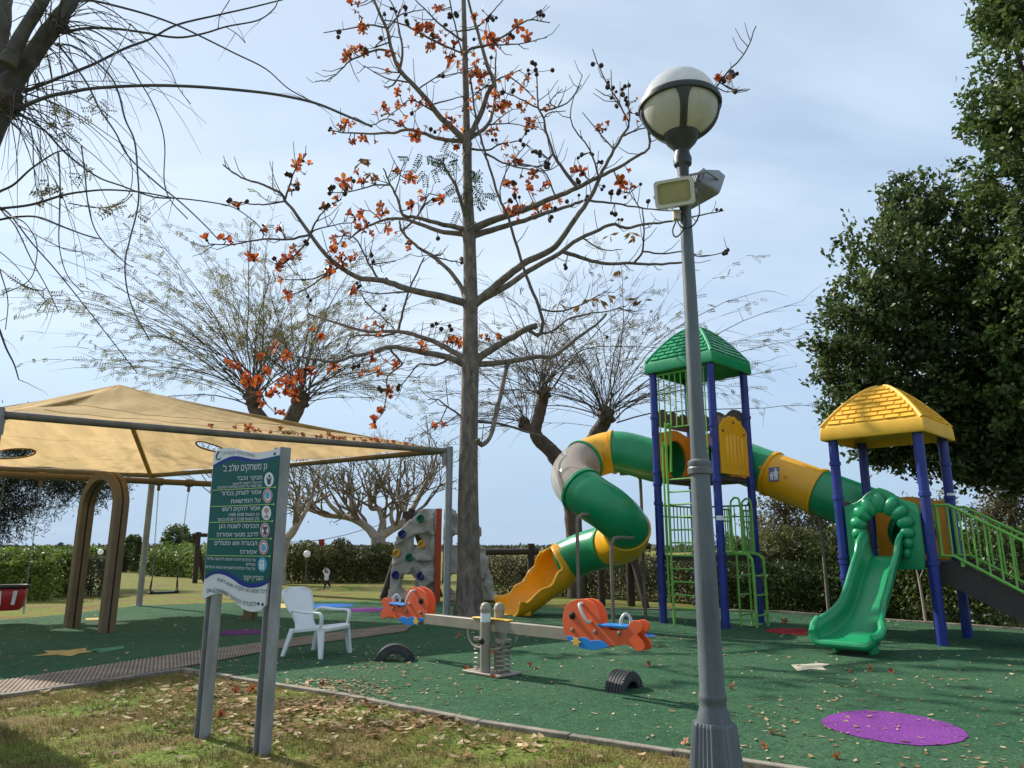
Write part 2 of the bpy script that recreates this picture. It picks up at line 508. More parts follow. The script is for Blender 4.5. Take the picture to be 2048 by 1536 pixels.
# perforated rubber walkway: crossing bars over a dark bed
m_mat = mat('brown_grid_rubber', (0.29, 0.225, 0.17), 0.9, 0.25, 3, bump=0.2, bscale=90, spec=0.15)
m_matbed = mat('grid_bed_soil', (0.09, 0.07, 0.052), 0.95, 0.3, 6, spec=0.1)
near_e = [G(0, 1396) - md_ * 2.5, G(0, 1396), G(352, 1342), G(578, 1298), G(703, 1281), G(812, 1266)]
far_e = [G(0, 1366) - md_ * 2.5, G(0, 1366), G(390, 1306), G(547, 1285), G(703, 1263), G(830, 1250)]
ne = resample(near_e, 170); fe = resample(far_e, 170)
for i, q in enumerate(ne):
    ne[i] = q + (fe[i] - q).normalized() * 0.06
gm = sheet('grid_mat', [tuple(p) for p in ne] + [tuple(p) for p in reversed(fe)], 0.016, m_matbed)
ORG[gm.name] = Vector((0, 0, 0))
b = MB()
for i in range(0, 169):
    a, c = ne[i], fe[i]
    d = (ne[i + 1] - ne[i]) * 0.52; e = (fe[i + 1] - fe[i]) * 0.52
    z0, z1 = 0.017, 0.032
    vs = [(a.x, a.y, z1), (a.x + d.x, a.y + d.y, z1), (c.x + e.x, c.y + e.y, z1), (c.x, c.y, z1), (a.x, a.y, z0), (a.x + d.x, a.y + d.y, z0), (c.x + e.x, c.y + e.y, z0), (c.x, c.y, z0)]
    b.add(vs, [(0, 1, 2, 3), (0, 4, 5, 1), (3, 2, 6, 7)])
NB = 15
for j in range(NB):
    t0, t1 = j / NB, (j + 0.5) / NB
    for i in range(0, 168, 4):
        q = [ne[i].lerp(fe[i], t0), ne[i].lerp(fe[i], t1), ne[i + 4].lerp(fe[i + 4], t1), ne[i + 4].lerp(fe[i + 4], t0)]
        b.add([(p.x, p.y, 0.029) for p in q], [(0, 1, 2, 3)])
b.build('lattice', m_mat, gm, smooth=None, fixn=False)['kind'] = 'stuff'

# coloured inlays in the rubber
def inlay(pts, col, label):
    nm = 'inlay_rubber_%02d' % len([x for x in MATS if x.startswith('inlay_rubber')])
    m = mat(nm, col, 0.93, 0.18, 2.0, bump=0.5, bscale=45, spec=0.12, speck=0.8, speckcol=tuple(min(1, c * 1.6 + 0.03) for c in col), rvar=0.03)
    o = sheet('inlay', pts, 0.0175, m, rubber)
    o['label'] = label
def disc(c, r, n=40, a=0.0, e=1.0):
    return [(c.x + r * math.cos(t) * math.cos(a) - r * e * math.sin(t) * math.sin(a), c.y + r * math.cos(t) * math.sin(a) + r * e * math.sin(t) * math.cos(a)) for t in (2 * math.pi * i / n for i in range(n))]
def star(c, r, r2, k, a=0.0):
    return [(c.x + (r if i % 2 == 0 else r2) * math.cos(a + math.pi * i / k), c.y + (r if i % 2 == 0 else r2) * math.sin(a + math.pi * i / k)) for i in range(2 * k)]
PURP = [G(u, v) for u, v in ((1642, 1446), (1655, 1436), (1690, 1427), (1735, 1424), (1790, 1428), (1850, 1438), (1900, 1451), (1930, 1465), (1938, 1477), (1925, 1487), (1890, 1494), (1840, 1496), (1780, 1490), (1720, 1479), (1670, 1465), (1648, 1455))]
inlay([(p.x, p.y) for p in PURP], (0.15, 0.035, 0.19), 'round purple patch in the green rubber')
inlay(disc(G(1592, 1265), 0.5), (0.30, 0.02, 0.025), 'round red patch behind the green slide')
inlay(disc(G(658, 1213), 0.62), (0.02, 0.11, 0.36), 'round blue patch behind the chair')
inlay(disc(G(735, 1221), 0.6), (0.12, 0.03, 0.15), 'round purple patch behind the seesaw')
inlay(disc(G(485, 1266), 0.42), (0.12, 0.03, 0.14), 'round purple patch under the canopy')
inlay(star(G(135, 1307), 0.46, 0.24, 5, 0.3), (0.42, 0.30, 0.10), 'yellow star patch under the canopy')
inlay([(p.x, p.y) for p in (G(170, 1303), G(245, 1294), G(250, 1299), G(200, 1308))], (0.08, 0.22, 0.13), 'pale green pointed patch beside the star')
inlay([(p.x, p.y) for p in (G(170, 1238), G(198, 1237), G(200, 1241), G(172, 1242))], (0.42, 0.31, 0.12), 'small yellow patch between the swing legs')
inlay(disc(G(212, 1249), 0.42, e=0.6), (0.22, 0.33, 0.24), 'pale green patch between the swing legs')
inlay([(p.x, p.y) for p in (G(548, 1209), G(572, 1208), G(574, 1217), G(550, 1218))], (0.5, 0.4, 0.14), 'small yellow patch beside the sign post')
inlay(disc(G(1290, 1272), 0.2), (0.02, 0.12, 0.42), 'small blue patch behind the seesaw')
inlay([(p.x, p.y) for p in (G(1582, 1332), G(1612, 1331), G(1640, 1329), G(1660, 1331), G(1645, 1336), G(1652, 1343), G(1622, 1341), G(1595, 1345))], (0.46, 0.42, 0.30), 'cream star patch in front of the green slide')

# grass blades on the near lawn
def in_poly(x, y, poly):
    ins = np.zeros(len(x), bool); n = len(poly)
    for i in range(n):
        x0, y0 = poly[i][0], poly[i][1]; x1, y1 = poly[(i + 1) % n][0], poly[(i + 1) % n][1]
        if y0 == y1: continue
        c = ((y0 > y) != (y1 > y)) & (x < (x1 - x0) * (y - y0) / (y1 - y0) + x0)
        ins ^= c
    return ins
def sin_noise(x, y, s=1.0):
    return (np.sin(x * 1.7 * s + 1.3) * np.cos(y * 2.1 * s - .4) + np.sin(x * 3.9 * s - y * 2.7 * s) * .6 + np.cos(x * 6.1 * s + y * 5.3 * s + 2) * .35) / 1.95
N = 170000
gx = npr.uniform(-6.2, 3.0, N); gy = npr.uniform(3.6, 9.6, N)
keep = in_poly(gx, gy, LAWN_POLY) & (np.abs(gx) < gy * 0.80 + .4)
pn = sin_noise(gx, gy, 1.3) * 0.45 + sin_noise(gx + 3, gy * 1.3, 4.1) * .45 + npr.normal(0, .22, N)
keep &= pn > -0.12
gx, gy, pn = gx[keep], gy[keep], pn[keep]
n = len(gx)
h = npr.uniform(.016, .045, n) * (1 + 1.1 * np.clip(pn, -.2, 1))
az = npr.uniform(0, 2 * np.pi, n); ln = npr.uniform(.3, 1.4, n)
w = npr.uniform(.0022, .0045, n)
B0 = np.stack([gx, gy, np.zeros(n)], 1)
S = np.stack([np.cos(az + 1.57), np.sin(az + 1.57), np.zeros(n)], 1) * w[:, None]
T = B0 + np.stack([np.cos(az) * h * ln, np.sin(az) * h * ln, h], 1)
V = np.stack([B0 - S, B0 + S, T], 1).reshape(-1, 3)
m_blade = leafmat('grass_blades', [(0.09, 0.12, 0.018), (0.14, 0.165, 0.025), (0.21, 0.18, 0.06), (0.12, 0.15, 0.025), (0.27, 0.21, 0.10), (0.20, 0.13, 0.06), (0.24, 0.17, 0.085)], 0.7, 0.3, 0.2)
g_o = npobj('grass', V, np.arange(n * 3).reshape(-1, 3), 3, m_blade)
tag(g_o, 'short patchy lawn grass in the foreground', 'grass', kind='stuff')
# ================================================================== SHADE CANOPY
m_galv = mat('galvanised_steel', (0.27, 0.27, 0.265), 0.5, 0.22, 9, bump=0.08, bscale=40, metal=0.15, spec=0.4, stretch=(1, 1, .35))
m_pipe = mat('weathered_brown_pipe', (0.17, 0.14, 0.105), 0.55, 0.25, 5, bump=0.1, bscale=30, spec=0.35)
m_fab = mat('tan_shade_cloth', (0.78, 0.545, 0.275), 0.9, 0.10, 1.0, bump=0.25, bscale=240, spec=0.08, transl=0.42, stretch=(2.6, .9, .05), detail=3, lo=.42, hi=.58, dust=.12, dustcol=(.38, .28, .17))
m_seam = mat('cloth_seam', (0.40, 0.235, 0.075), 0.9, 0.1, 3, spec=0.08, transl=0.25)
m_strap = mat('tan_padded_sleeve', (0.36, 0.225, 0.08), 0.85, 0.2, 6, bump=0.3, bscale=30, spec=0.1)
ZC = 3.45
cB = G(882, 1240); cC = G(275, 1213)
cA = G(5, 824, ZC); cA = Vector((cA.x, cA.y, 0))
cD = cA + cC - cB
ZB = P(886, 898, cB.y).z; ZCc = P(287, 948, cC.y).z
tops = [Vector((cA.x, cA.y, ZC)), Vector((cB.x, cB.y, ZB)), Vector((cC.x, cC.y, ZCc)), Vector((cD.x, cD.y, ZCc))]
ctr = (cA + cC) / 2
apex = P(238, 770, ctr.y)
can = thing('shade_canopy', (ctr.x, ctr.y, 0), 'tan hip-roofed shade cloth on grey posts over the swings', 'shade canopy')
def cloth_face(a, b_, hole=None, nu=72, nv=36):
    """triangular panel from edge a-b up to the apex, sagging, with an oval hole (s,t,rs,rt)"""
    V = []; idx = {}
    mb = MB()
    ed = (b_ - a); outw = Vector((ed.y, -ed.x, 0)).normalized()
    mid = (a + b_) / 2
    if outw.dot(mid - apex) < 0: outw = -outw
    for j in range(nv + 1):
        t = j / nv
        for i in range(nu + 1):
            s = i / nu
            sag = 4 * s * (1 - s) * (1 - t)
            e = a.lerp(b_, s) - outw * (0.05 * sag) + Vector((0, 0, 0.02 * sag))
            q = e.lerp(apex, t)
            q.z -= 0.32 * math.sin(math.pi * min(1, t * 1.02)) * (0.55 + 0.45 * 4 * s * (1 - s)) * 0.55
            q.z += 0.012 * math.sin(s * 46 + t * 9) * (1 - t) + 0.014 * math.sin(s * 19 - t * 14 + a.x) * (1 - t * .5)
            V.append(q)
    F_ = []
    for j in range(nv):
        for i in range(nu):
            s = (i + .5) / nu; t = (j + .5) / nv
            if hole:
                if ((s - hole[0]) / hole[2]) ** 2 + ((t - hole[1]) / hole[3]) ** 2 < 1: continue
            k = j * (nu + 1) + i
            F_.append((k, k + 1, k + nu + 2, k + nu + 1))
    mb.add(V, F_)
    o = mb.build('cloth_panel', m_fab, can, smooth=180)
    # sewn seams running across the panel
    sm = MB()
    for t in (0.2, 0.46):
        j = int(t * nv)
        pts = []
        for i in range(2, nu - 1, 2):
            s = i / nu
            if hole and ((s - hole[0]) / (hole[2] * 1.1)) ** 2 + ((t - hole[1]) / (hole[3] * 1.1)) ** 2 < 1:
                if len(pts) > 1: sm.tube(pts, 0.004, 4)
                pts = []; continue
            pts.append(V[j * (nu + 1) + i] + Vector((0, 0, 0.003)))
        if len(pts) > 1: sm.tube(pts, 0.004, 4)
    sm.build('seam', m_seam, o)
    if hole:
        hm = MB(); ring = []
        for q in range(28):
            an = 2 * math.pi * q / 28
            s = hole[0] + hole[2] * 1.0 * math.cos(an); t = hole[1] + hole[3] * 1.0 * math.sin(an)
            fi = min(nu - 1e-3, max(0, s * nu)); fj = min(nv - 1e-3, max(0, t * nv))
            i, j = int(fi), int(fj); du, dv = fi - i, fj - j
            g_ = lambda ii, jj: V[jj * (nu + 1) + ii]
            ring.append(g_(i, j).lerp(g_(i + 1, j), du).lerp(g_(i, j + 1).lerp(g_(i + 1, j + 1), du), dv))
        hm.tube(ring + ring[:2], 0.022, 6)
        hm.build('hole_rim', m_seam, o)
    return V
cloth_AB = cloth_face(tops[0], tops[1])
cloth_face(tops[1], tops[2], (0.615, 0.34, 0.05, 0.085))
cloth_face(tops[2], tops[3], (0.44, 0.21, 0.06, 0.09))
cloth_face(tops[3], tops[0])
dn = Vector((0, 0, -0.04))
for i, (a, c) in enumerate(((0, 1), (1, 2), (2, 3), (3, 0))):
    b = MB(); b.tube([tops[a] + dn, tops[a].lerp(tops[c], .5) + dn + Vector((0, 0, -.02)), tops[c] + dn], 0.062, 12)
    b.build('edge_rail', m_pipe, can)
for i, t in enumerate(tops):
    b = MB(); b.tube([t + Vector((0, 0, -.09)), apex + Vector((0, 0, -.12))], 0.05, 10)
    b.build('hip_rafter', m_strap, can)
    b = MB(); base = Vector((t.x, t.y, 0))
    off = (base - Vector((ctr.x, ctr.y, 0))).normalized() * (0.11)
    b.tube([base + off, base + off + Vector((0, 0, t.z + .05))], 0.075, 16)
    po = b.build('post', m_galv, can)
    b = MB(); b.tube([t + Vector((0, 0, -.34)), t + Vector((0, 0, .02))], 0.05, 10)
    b.build('corner_bracket', m_galv, po)
    b = MB(); b.tube([t + off * 1.6 + Vector((0, 0, -.16)), t - off * .9 + Vector((0, 0, -.14))], 0.022, 8)
    b.build('corner_bolt', m_galv, po)
    b = MB(); b.lathe([(0.13, 0.012), (0.13, 0.03)], base + off, 16)
    b.build('base_flange', m_galv, po)

# ================================================================== SWING SET
m_swing = mat('brown_swing_profile', (0.175, 0.118, 0.06), 0.55, 0.15, 3, bump=0.05, bscale=40, spec=0.35)
m_chain = mat('chain_steel', (0.25, 0.25, 0.25), 0.45, 0.2, 20, metal=0.7)
m_blackrub = mat('black_rubber', (0.018, 0.018, 0.02), 0.6, 0.3, 12, bump=0.1, bscale=60, spec=0.35)
ZS = 2.86
s0 = G(0, 949, ZS); s1 = G(420, 968, ZS)
bd = (s1 - s0); bd.z = 0; bd = bd.normalized()
swing = thing('swing_set', (G(180, 1262).x, G(180, 1262).y, 0), 'brown swing frame with arched double legs under the tan canopy', 'swing set')
beamA = s0 - bd * 2.2; beamB = s1 + bd * 0.9
b = MB(); b.tube([beamA, beamB], 0.065, 14)
b.build('top_beam', m_swing, swing)
def arch(pl, pr, top):
    """inverted U of two parallel box profiles with a gap between"""
    pl = Vector((pl.x, pl.y, 0)); pr = Vector((pr.x, pr.y, 0))
    ax = (pr - pl); W = ax.length; ax = ax / W
    nr = Vector((-ax.y, ax.x, 0))
    rad = W * 0.46
    path = [pl, pl + Vector((0, 0, (top - rad) * .5))]
    inw = 0.0
    for k in range(11):
        t = math.pi * k / 10
        cx = W / 2 - (W / 2 - inw) * math.cos(t)
        path.append(pl + ax * cx + Vector((0, 0, top - rad + rad * math.sin(t))))
    path += [pr + Vector((0, 0, (top - rad) * .5)), pr]
    path = catmull(path, 3)
    for s in (-1, 1):
        b = MB()
        prof = []
        n = len(path)
        for i, p in enumerate(path):
            t = (path[min(i + 1, n - 1)] - path[max(0, i - 1)]).normalized()
            up = t.cross(nr).normalized()
            prof.append([p + nr * (s * 0.066 + a * 0.053) + up * (c * 0.08) for a, c in ((-1, -1), (1, -1), (1, 1), (-1, 1))])
        vs = [q for r_ in prof for q in r_]
        fs = [(i * 4 + j, i * 4 + (j + 1) % 4, i * 4 + 4 + (j + 1) % 4, i * 4 + 4 + j) for i in range(n - 1) for j in range(4)] + [(0, 1, 2, 3), (4 * n - 1, 4 * n - 2, 4 * n - 3, 4 * n - 4)]
        b.add(vs, fs)
        b.build('arched_leg', m_swing, swing, smooth=40, bevel=0.012)
    b = MB()  # black strip along the gap, its shade put into the colour
    n = len(path); vs = []
    for i, p in enumerate(path):
        t = (path[min(i + 1, n - 1)] - path[max(0, i - 1)]).normalized(); up = t.cross(nr).normalized()
        vs += [p + nr * a + up * c for a, c in ((-.016, -.05), (.016, -.05), (.016, .05), (-.016, .05))]
    b.add(vs, [(i * 4 + j, i * 4 + (j + 1) % 4, i * 4 + 4 + (j + 1) % 4, i * 4 + 4 + j) for i in range(n - 1) for j in range(4)])
    b.build('gap_shade', m_blackrub, swing)
arch(G(143, 1256), G(212, 1266), ZS - 0.10)
arch(G(424, 1236), G(500, 1240), ZS - 0.10)
def chain(b, p, q):
    n = max(6, int((q - p).length / 0.06))
    d = (q - p).normalized(); sx = d.orthogonal().normalized(); sy = d.cross(sx)
    for i in range(n):
        a = p.lerp(q, i / n); c = p.lerp(q, (i + 1.25) / n)
        s = (sx if i % 2 else sy) * 0.011
        b.tube([a, a.lerp(c, .25) + s, a.lerp(c, .75) + s, c, a.lerp(c, .75) - s, a.lerp(c, .25) - s, a], 0.0042, 4, caps=False)
def on_beam(u):
    best = None
    for k in range(400):
        p = beamA.lerp(beamB, k / 399); e = abs(proj(p)[0] - u)
        if best is None or e < best[0]: best = (e, p)
    return best[1]
pa, pb = on_beam(318), on_beam(379)
seatz = P(329, 1185, (pa.y + pb.y) / 2).z
for p in (on_beam(84), pa, pb):
    b = MB(); b.lathe([(0.085, -.075), (0.085, .075)], p, 14, Matrix.Rotation(math.atan2(bd.y, bd.x), 3, 'Z') @ Matrix.Rotation(R(90), 3, 'Y'))
    b.box(p + Vector((0, 0, -.11)), (.05, .05, .1)); b.lathe([(0.03, -.20), (0.035, -.15)], p, 10)
    b.build('hanger_clamp', m_swing, swing)
flat = thing('flat_swing_seat', ((pa.x + pb.x) / 2, (pa.y + pb.y) / 2, seatz), 'black flat swing seat on two chains under the canopy', 'swing')
b = MB()
sd = (pb - pa); sd.z = 0; sw = sd.length; sdn = sd / sw; sn = Vector((-sdn.y, sdn.x, 0))
mid = (pa + pb) / 2
rot = Matrix.Rotation(math.atan2(sdn.y, sdn.x), 3, 'Z')
b.box((mid.x, mid.y, seatz), (sw * 0.98, 0.22, 0.045), rot)
b.build('seat', m_blackrub, flat, bevel=0.015)
for p, s in ((pa, 1), (pb, -1)):
    b = MB(); e = Vector((p.x, p.y, seatz)) + sdn * (0.06 * s)
    fork = e + Vector((0, 0, .34))
    chain(b, p + Vector((0, 0, -.2)), fork)
    b.build('chain', m_chain, flat)
    b = MB()
    for c in (-.09, .09): b.tube([fork, e + sn * c + sdn * s * -.02 + Vector((0, 0, .02))], 0.011, 6)
    b.box(e + Vector((0, 0, .03)), (.07, .2, .02), rot)
    b.build('seat_fork', m_blackrub, flat)
# red toddler swing seat, cut by the left edge of the picture
m_redpl = mat('red_plastic', (0.42, 0.025, 0.022), 0.4, 0.15, 4, spec=0.5)
m_whpl = mat('white_plastic', (0.72, 0.72, 0.72), 0.45, 0.06, 4, spec=0.45)
pc = on_beam(84); pd_ = pc - bd * 0.62
bz = P(25, 1190, pc.y).z
tod = thing('toddler_swing', ((pc.x + pd_.x) / 2, (pc.y + pd_.y) / 2, bz - .3), 'red and white toddler bucket swing with black rim beside the arched legs', 'swing')
m2 = (pc + pd_) / 2; cen = Vector((m2.x, m2.y, bz))
rot = Matrix.Rotation(math.atan2(bd.y, bd.x), 3, 'Z')
b = MB()
prof = [(0.19, -.27), (0.24, -.20), (0.26, 0.0), (0.27, .16)]
rings = []
for r_, z in prof:
    rings.append([cen + rot @ Vector((1.28 * r_ * math.copysign(abs(math.cos(t)) ** .6, math.cos(t)), r_ * math.copysign(abs(math.sin(t)) ** .6, math.sin(t)), z)) for t in (2 * math.pi * k / 28 for k in range(28))])
vs = [p for r_ in rings for p in r_]
fs = [(i * 28 + j, i * 28 + (j + 1) % 28, i * 28 + 28 + (j + 1) % 28, i * 28 + 28 + j) for i in range(3) for j in range(28)] + [tuple(range(28))]
b.add(vs, fs); b.build('bucket', m_redpl, tod, solid=0.02)
b = MB(); rim = [p + Vector((0, 0, .01)) for p in rings[-1]]
b.tube(rim + rim[:2], 0.033, 8); b.build('rim', m_blackrub, tod)
for s in (-1, 1):
    for k in (-.11, .11):
        b = MB()
        for z0, z1 in ((-.16, .10),):
            e = [cen + rot @ Vector((k - .035 + (.02 if k > 0 else -.02), s * .268, z1)), cen + rot @ Vector((k + .035 + (.02 if k > 0 else -.02), s * .268, z1)), cen + rot @ Vector((k + .03, s * .262, z0)), cen + rot @ Vector((k - .03, s * .262, z0))]
            b.prism(e, rot @ Vector((0, s * .012, 0)))
        b.build('white_stripe', m_whpl, tod, smooth=None)
for p, s in ((pc, 1), (pd_, -1)):
    b = MB(); chain(b, p + Vector((0, 0, -.1)), Vector((p.x, p.y, bz + .18)))
    b.build('chain', m_chain, tod)
b = MB(); b.tube([pc + Vector((0, 0, bz + .17 - pc.z)), pc + Vector((.02, 0, bz - .36 - pc.z))], 0.02, 8); b.build('side_bar', m_whpl, tod)
# ================================================================== SIGN
m_signgreen = mat('sign_green', (0.0, 0.085, 0.078), 0.5, 0.06, 2, spec=0.2)
m_signwhite = mat('sign_white', (0.62, 0.63, 0.65), 0.35, 0.05, 3, spec=0.45)
m_signblue = mat('sign_blue', (0.01, 0.025, 0.22), 0.5, 0.05, 3, spec=0.2)
m_signyel = mat('sign_lime', (0.42, 0.55, 0.12), 0.4, 0.05, 3)
m_ink = mat('sign_ink', (0.02, 0.03, 0.07), 0.5, 0.05, 3)
m_icored = mat('sign_icon_red', (0.42, 0.05, 0.05), 0.4, 0.05, 3)
m_icoblue = mat('sign_icon_blue', (0.05, 0.30, 0.50), 0.4, 0.05, 3)
m_icotan = mat('sign_icon_tan', (0.35, 0.22, 0.16), 0.4, 0.05, 3)
pL, pR = G(403, 1474), G(518, 1508)
sx = (pR - pL); sx.z = 0; sx = sx.normalized()
snm = Vector((sx.y, -sx.x, 0))               # towards the camera
if snm.y > 0: snm = -snm
sgn = thing('park_sign', ((pL + pR) / 2), 'tall green and white Hebrew rules sign on two grey posts', 'sign')
face0 = pR + snm * 0.052                      # plate front plane
def SP(zx, zy, d=0.0):
    """point on the sign plate from a position measured in the close-up (180x360 px crop at 4.267x)"""
    return PL(400 + zx * 0.234375, 880 + zy * 0.234375, face0 + snm * d, snm) 
topw = [(118, 112), (160, 82), (230, 66), (300, 72), (380, 92), (450, 105), (520, 104), (600, 90), (684, 64)]
botw = [(556, 1410), (520, 1450), (460, 1466), (400, 1456), (340, 1420), (280, 1362), (220, 1322), (150, 1310), (80, 1330), (22, 1362)]
def smooth2(pts, per=5):
    return [(p.x, p.y) for p in catmull([Vector((a, c, 0)) for a, c in pts], per)]
tw, bw = smooth2(topw), smooth2(botw)
b = MB(); b.prism([SP(*p) for p in tw + bw], -snm * 0.022)
plate = b.build('plate', m_signwhite, sgn, smooth=None)
gt = smooth2([(113, 214), (180, 176), (260, 142), (330, 139), (420, 158), (500, 165), (580, 151), (679, 129)])
gb = smooth2([(587, 1216), (520, 1250), (430, 1262), (350, 1240), (280, 1190), (200, 1150), (120, 1145), (37, 1190)])
def zone(name, poly, m, d):
    b = MB(); b.prism([SP(*p, d) for p in poly], -snm * (d - 0.0005))
    return b.build(name, m, plate, smooth=None)
zone('blue_field', gt + gb, m_signblue, 0.002)
gt2 = smooth2([(110, 238), (180, 204), (260, 176), (330, 172), (420, 186), (500, 184), (580, 164), (677, 138)])
gb2 = smooth2([(592, 1190), (520, 1216), (430, 1222), (350, 1196), (280, 1150), (200, 1118), (120, 1120), (40, 1170)])
zone('green_field', gt2 + gb2, m_signgreen, 0.0035)
for (x0, y0, x1, y1) in ((105, 430, 640, 402), (94, 568, 628, 548), (82, 704, 616, 692), (70, 846, 604, 842), (58, 986, 594, 992)):
    b = MB(); t = 2.4
    b.prism([SP(x0, y0 - t, .005), SP(x1, y1 - t, .005), SP(x1, y1 + t, .005), SP(x0, y0 + t, .005)], -snm * 0.0012)
    b.prism([SP(x1 - 4, y1 - 9, .0055), SP(x1 + 5, y1 - 9, .0055), SP(x1 + 5, y1 + 9, .0055), SP(x1 - 4, y1 + 9, .0055)], -snm * 0.0016)
    b.build('divider', m_signyel, plate, smooth=None)
icons = [(588, 338, 'a'), (577, 477, 'b'), (566, 622, 'c'), (554, 770, 'd'), (542, 916, 'e'), (531, 1063, 'f')]
def ell(x, y, rx, ry, d, n=28):
    return [SP(x + rx * math.cos(2 * math.pi * k / n), y + ry * math.sin(2 * math.pi * k / n), d) for k in range(n)]
for x, y, k in icons:
    b = MB(); b.prism(ell(x, y, 40, 62, .006), -snm * .0022)
    ic = b.build('pictogram', m_icoblue if k == 'f' else m_signwhite, plate, smooth=None)
    b = MB()
    if k in 'bde':
        b.ring(ell(x, y, 37, 57, .0075), ell(x, y, 29, 46, .0075), -snm * .001); b.build('ring', m_icored, ic, smooth=None); b = MB()
    if k == 'a':
        b.prism([SP(x + dx, y + dy, .0075) for dx, dy in ((-12, 42), (-16, 5), (-24, -22), (-14, -18), (-6, 0), (0, -14), (8, 0), (14, -20), (22, -22), (17, 5), (10, 42))], -snm * .001)
        b.prism(ell(x + 2, y - 30, 9, 13, .0075, 14), -snm * .001); b.build('symbol', m_ink, ic, smooth=None)
    elif k == 'b':
        b.prism(ell(x - 2, y - 6, 20, 32, .0075, 18), -snm * .001); b.build('symbol', m_icoblue, ic, smooth=None)
    elif k == 'c':
        b.prism([SP(x + dx, y + dy, .0075) for dx, dy in ((-24, 32), (-4, 22), (0, 0), (6, 0), (8, 22), (24, 30), (10, 44), (-14, 44))], -snm * .001)
        b.prism(ell(x, y - 22, 20, 22, .0075, 12), -snm * .001); b.build('symbol', m_icotan, ic, smooth=None)
    elif k == 'd':
        b.prism([SP(x + dx, y + dy, .0075) for dx, dy in ((-20, -30), (20, -32), (14, -6), (4, 2), (20, 28), (0, 40), (-18, 30), (-6, 2), (-16, -8))], -snm * .001); b.build('symbol', m_ink, ic, smooth=None)
    elif k == 'e':
        b.prism([SP(x + dx, y + dy, .0075) for dx, dy in ((-16, -34), (16, -20), (20, 20), (-4, 38), (-20, 14))], -snm * .001); b.build('symbol', m_icoblue, ic, smooth=None)
    else:
        for q in (-14, 8):
            b.prism([SP(x + dx + q, y + dy, .0075) for dx, dy in ((-8, 42), (-9, -4), (-4, -14), (4, -14), (9, -4), (8, 42))], -snm * .001)
            b.prism(ell(x + q, y - 28, 8, 12, .0075, 12), -snm * .001)
        b.build('symbol', m_signwhite, ic, smooth=None)
def heb(s):
    """right-to-left visual order; digit runs keep their own order"""
    out = []; run = ''
    flip = {'(': ')', ')': '('}
    for ch in reversed(s):
        if ch.isdigit() or (ch in ':-' and run): run = ch + run
        else:
            if run:
                out.append(run.lstrip('-')); out.append('-' * (len(run) - len(run.lstrip('-')))); run = ''
            out.append(flip.get(ch, ch))
    if run: out.append(run)
    return ''.join(out)
from mathutils.geometry import delaunay_2d_cdt
def fill_outline(ol):
    """fill letter outlines by winding number, so overlapping strokes stay solid"""
    nv = len(ol.vertices); nb = {}
    for e in ol.edges:
        a, c = e.vertices; nb.setdefault(a, []).append(c); nb.setdefault(c, []).append(a)
    loops = []; seen = set()
    for st in range(nv):                      # outlines come vertex by vertex, in order
        if st in seen or st not in nb: continue
        lp = [st]; seen.add(st); cur = st
        nxt = st + 1 if (st + 1) in nb[st] else nb[st][0]
        while nxt not in seen:
            lp.append(nxt); seen.add(nxt); prev, cur = cur, nxt
            cand = [q for q in nb[cur] if q not in seen]
            if not cand: break
            nxt = cand[0]
        if len(lp) > 2: loops.append(lp)
    P2 = np.array([(v.co.x, v.co.y) for v in ol.vertices])
    vs, fs = [], []
    boxes = [(P2[l_].min(0), P2[l_].max(0)) for l_ in loops]
    used = [False] * len(loops)
    for a in range(len(loops)):
        if used[a]: continue
        grp = [a]; used[a] = True; k = 0
        while k < len(grp):
            for c in range(len(loops)):
                if not used[c] and np.all(boxes[grp[k]][0] <= boxes[c][1]) and np.all(boxes[c][0] <= boxes[grp[k]][1]): used[c] = True; grp.append(c)
            k += 1
        pts = []; edges = []; segs = []
        for g_ in grp:
            o0 = len(pts); l_ = loops[g_]; pts += [Vector(P2[q]) for q in l_]
            edges += [(o0 + q, o0 + (q + 1) % len(l_)) for q in range(len(l_))]
            r_ = P2[l_]; segs.append(np.concatenate([r_, np.roll(r_, -1, 0)], 1))
        segs = np.concatenate(segs)
        ov, oe, of = delaunay_2d_cdt(pts, edges, [], 0, 1e-5)[:3]
        b0 = len(vs); vs += [(p.x, p.y, 0) for p in ov]
        for t in of:
            cx = sum(ov[q].x for q in t) / len(t); cy = sum(ov[q].y for q in t) / len(t)
            y0, y1 = segs[:, 1], segs[:, 3]; x0, x1 = segs[:, 0], segs[:, 2]
            isl = (x1 - x0) * (cy - y0) - (cx - x0) * (y1 - y0)
            w = int(np.sum((y0 <= cy) & (y1 > cy) & (isl > 0))) - int(np.sum((y0 > cy) & (y1 <= cy) & (isl < 0)))
            if w != 0: fs.append(tuple(q + b0 for q in t))
    me = bpy.data.meshes.new('lettering'); me.from_pydata(vs, [], fs)
    return me
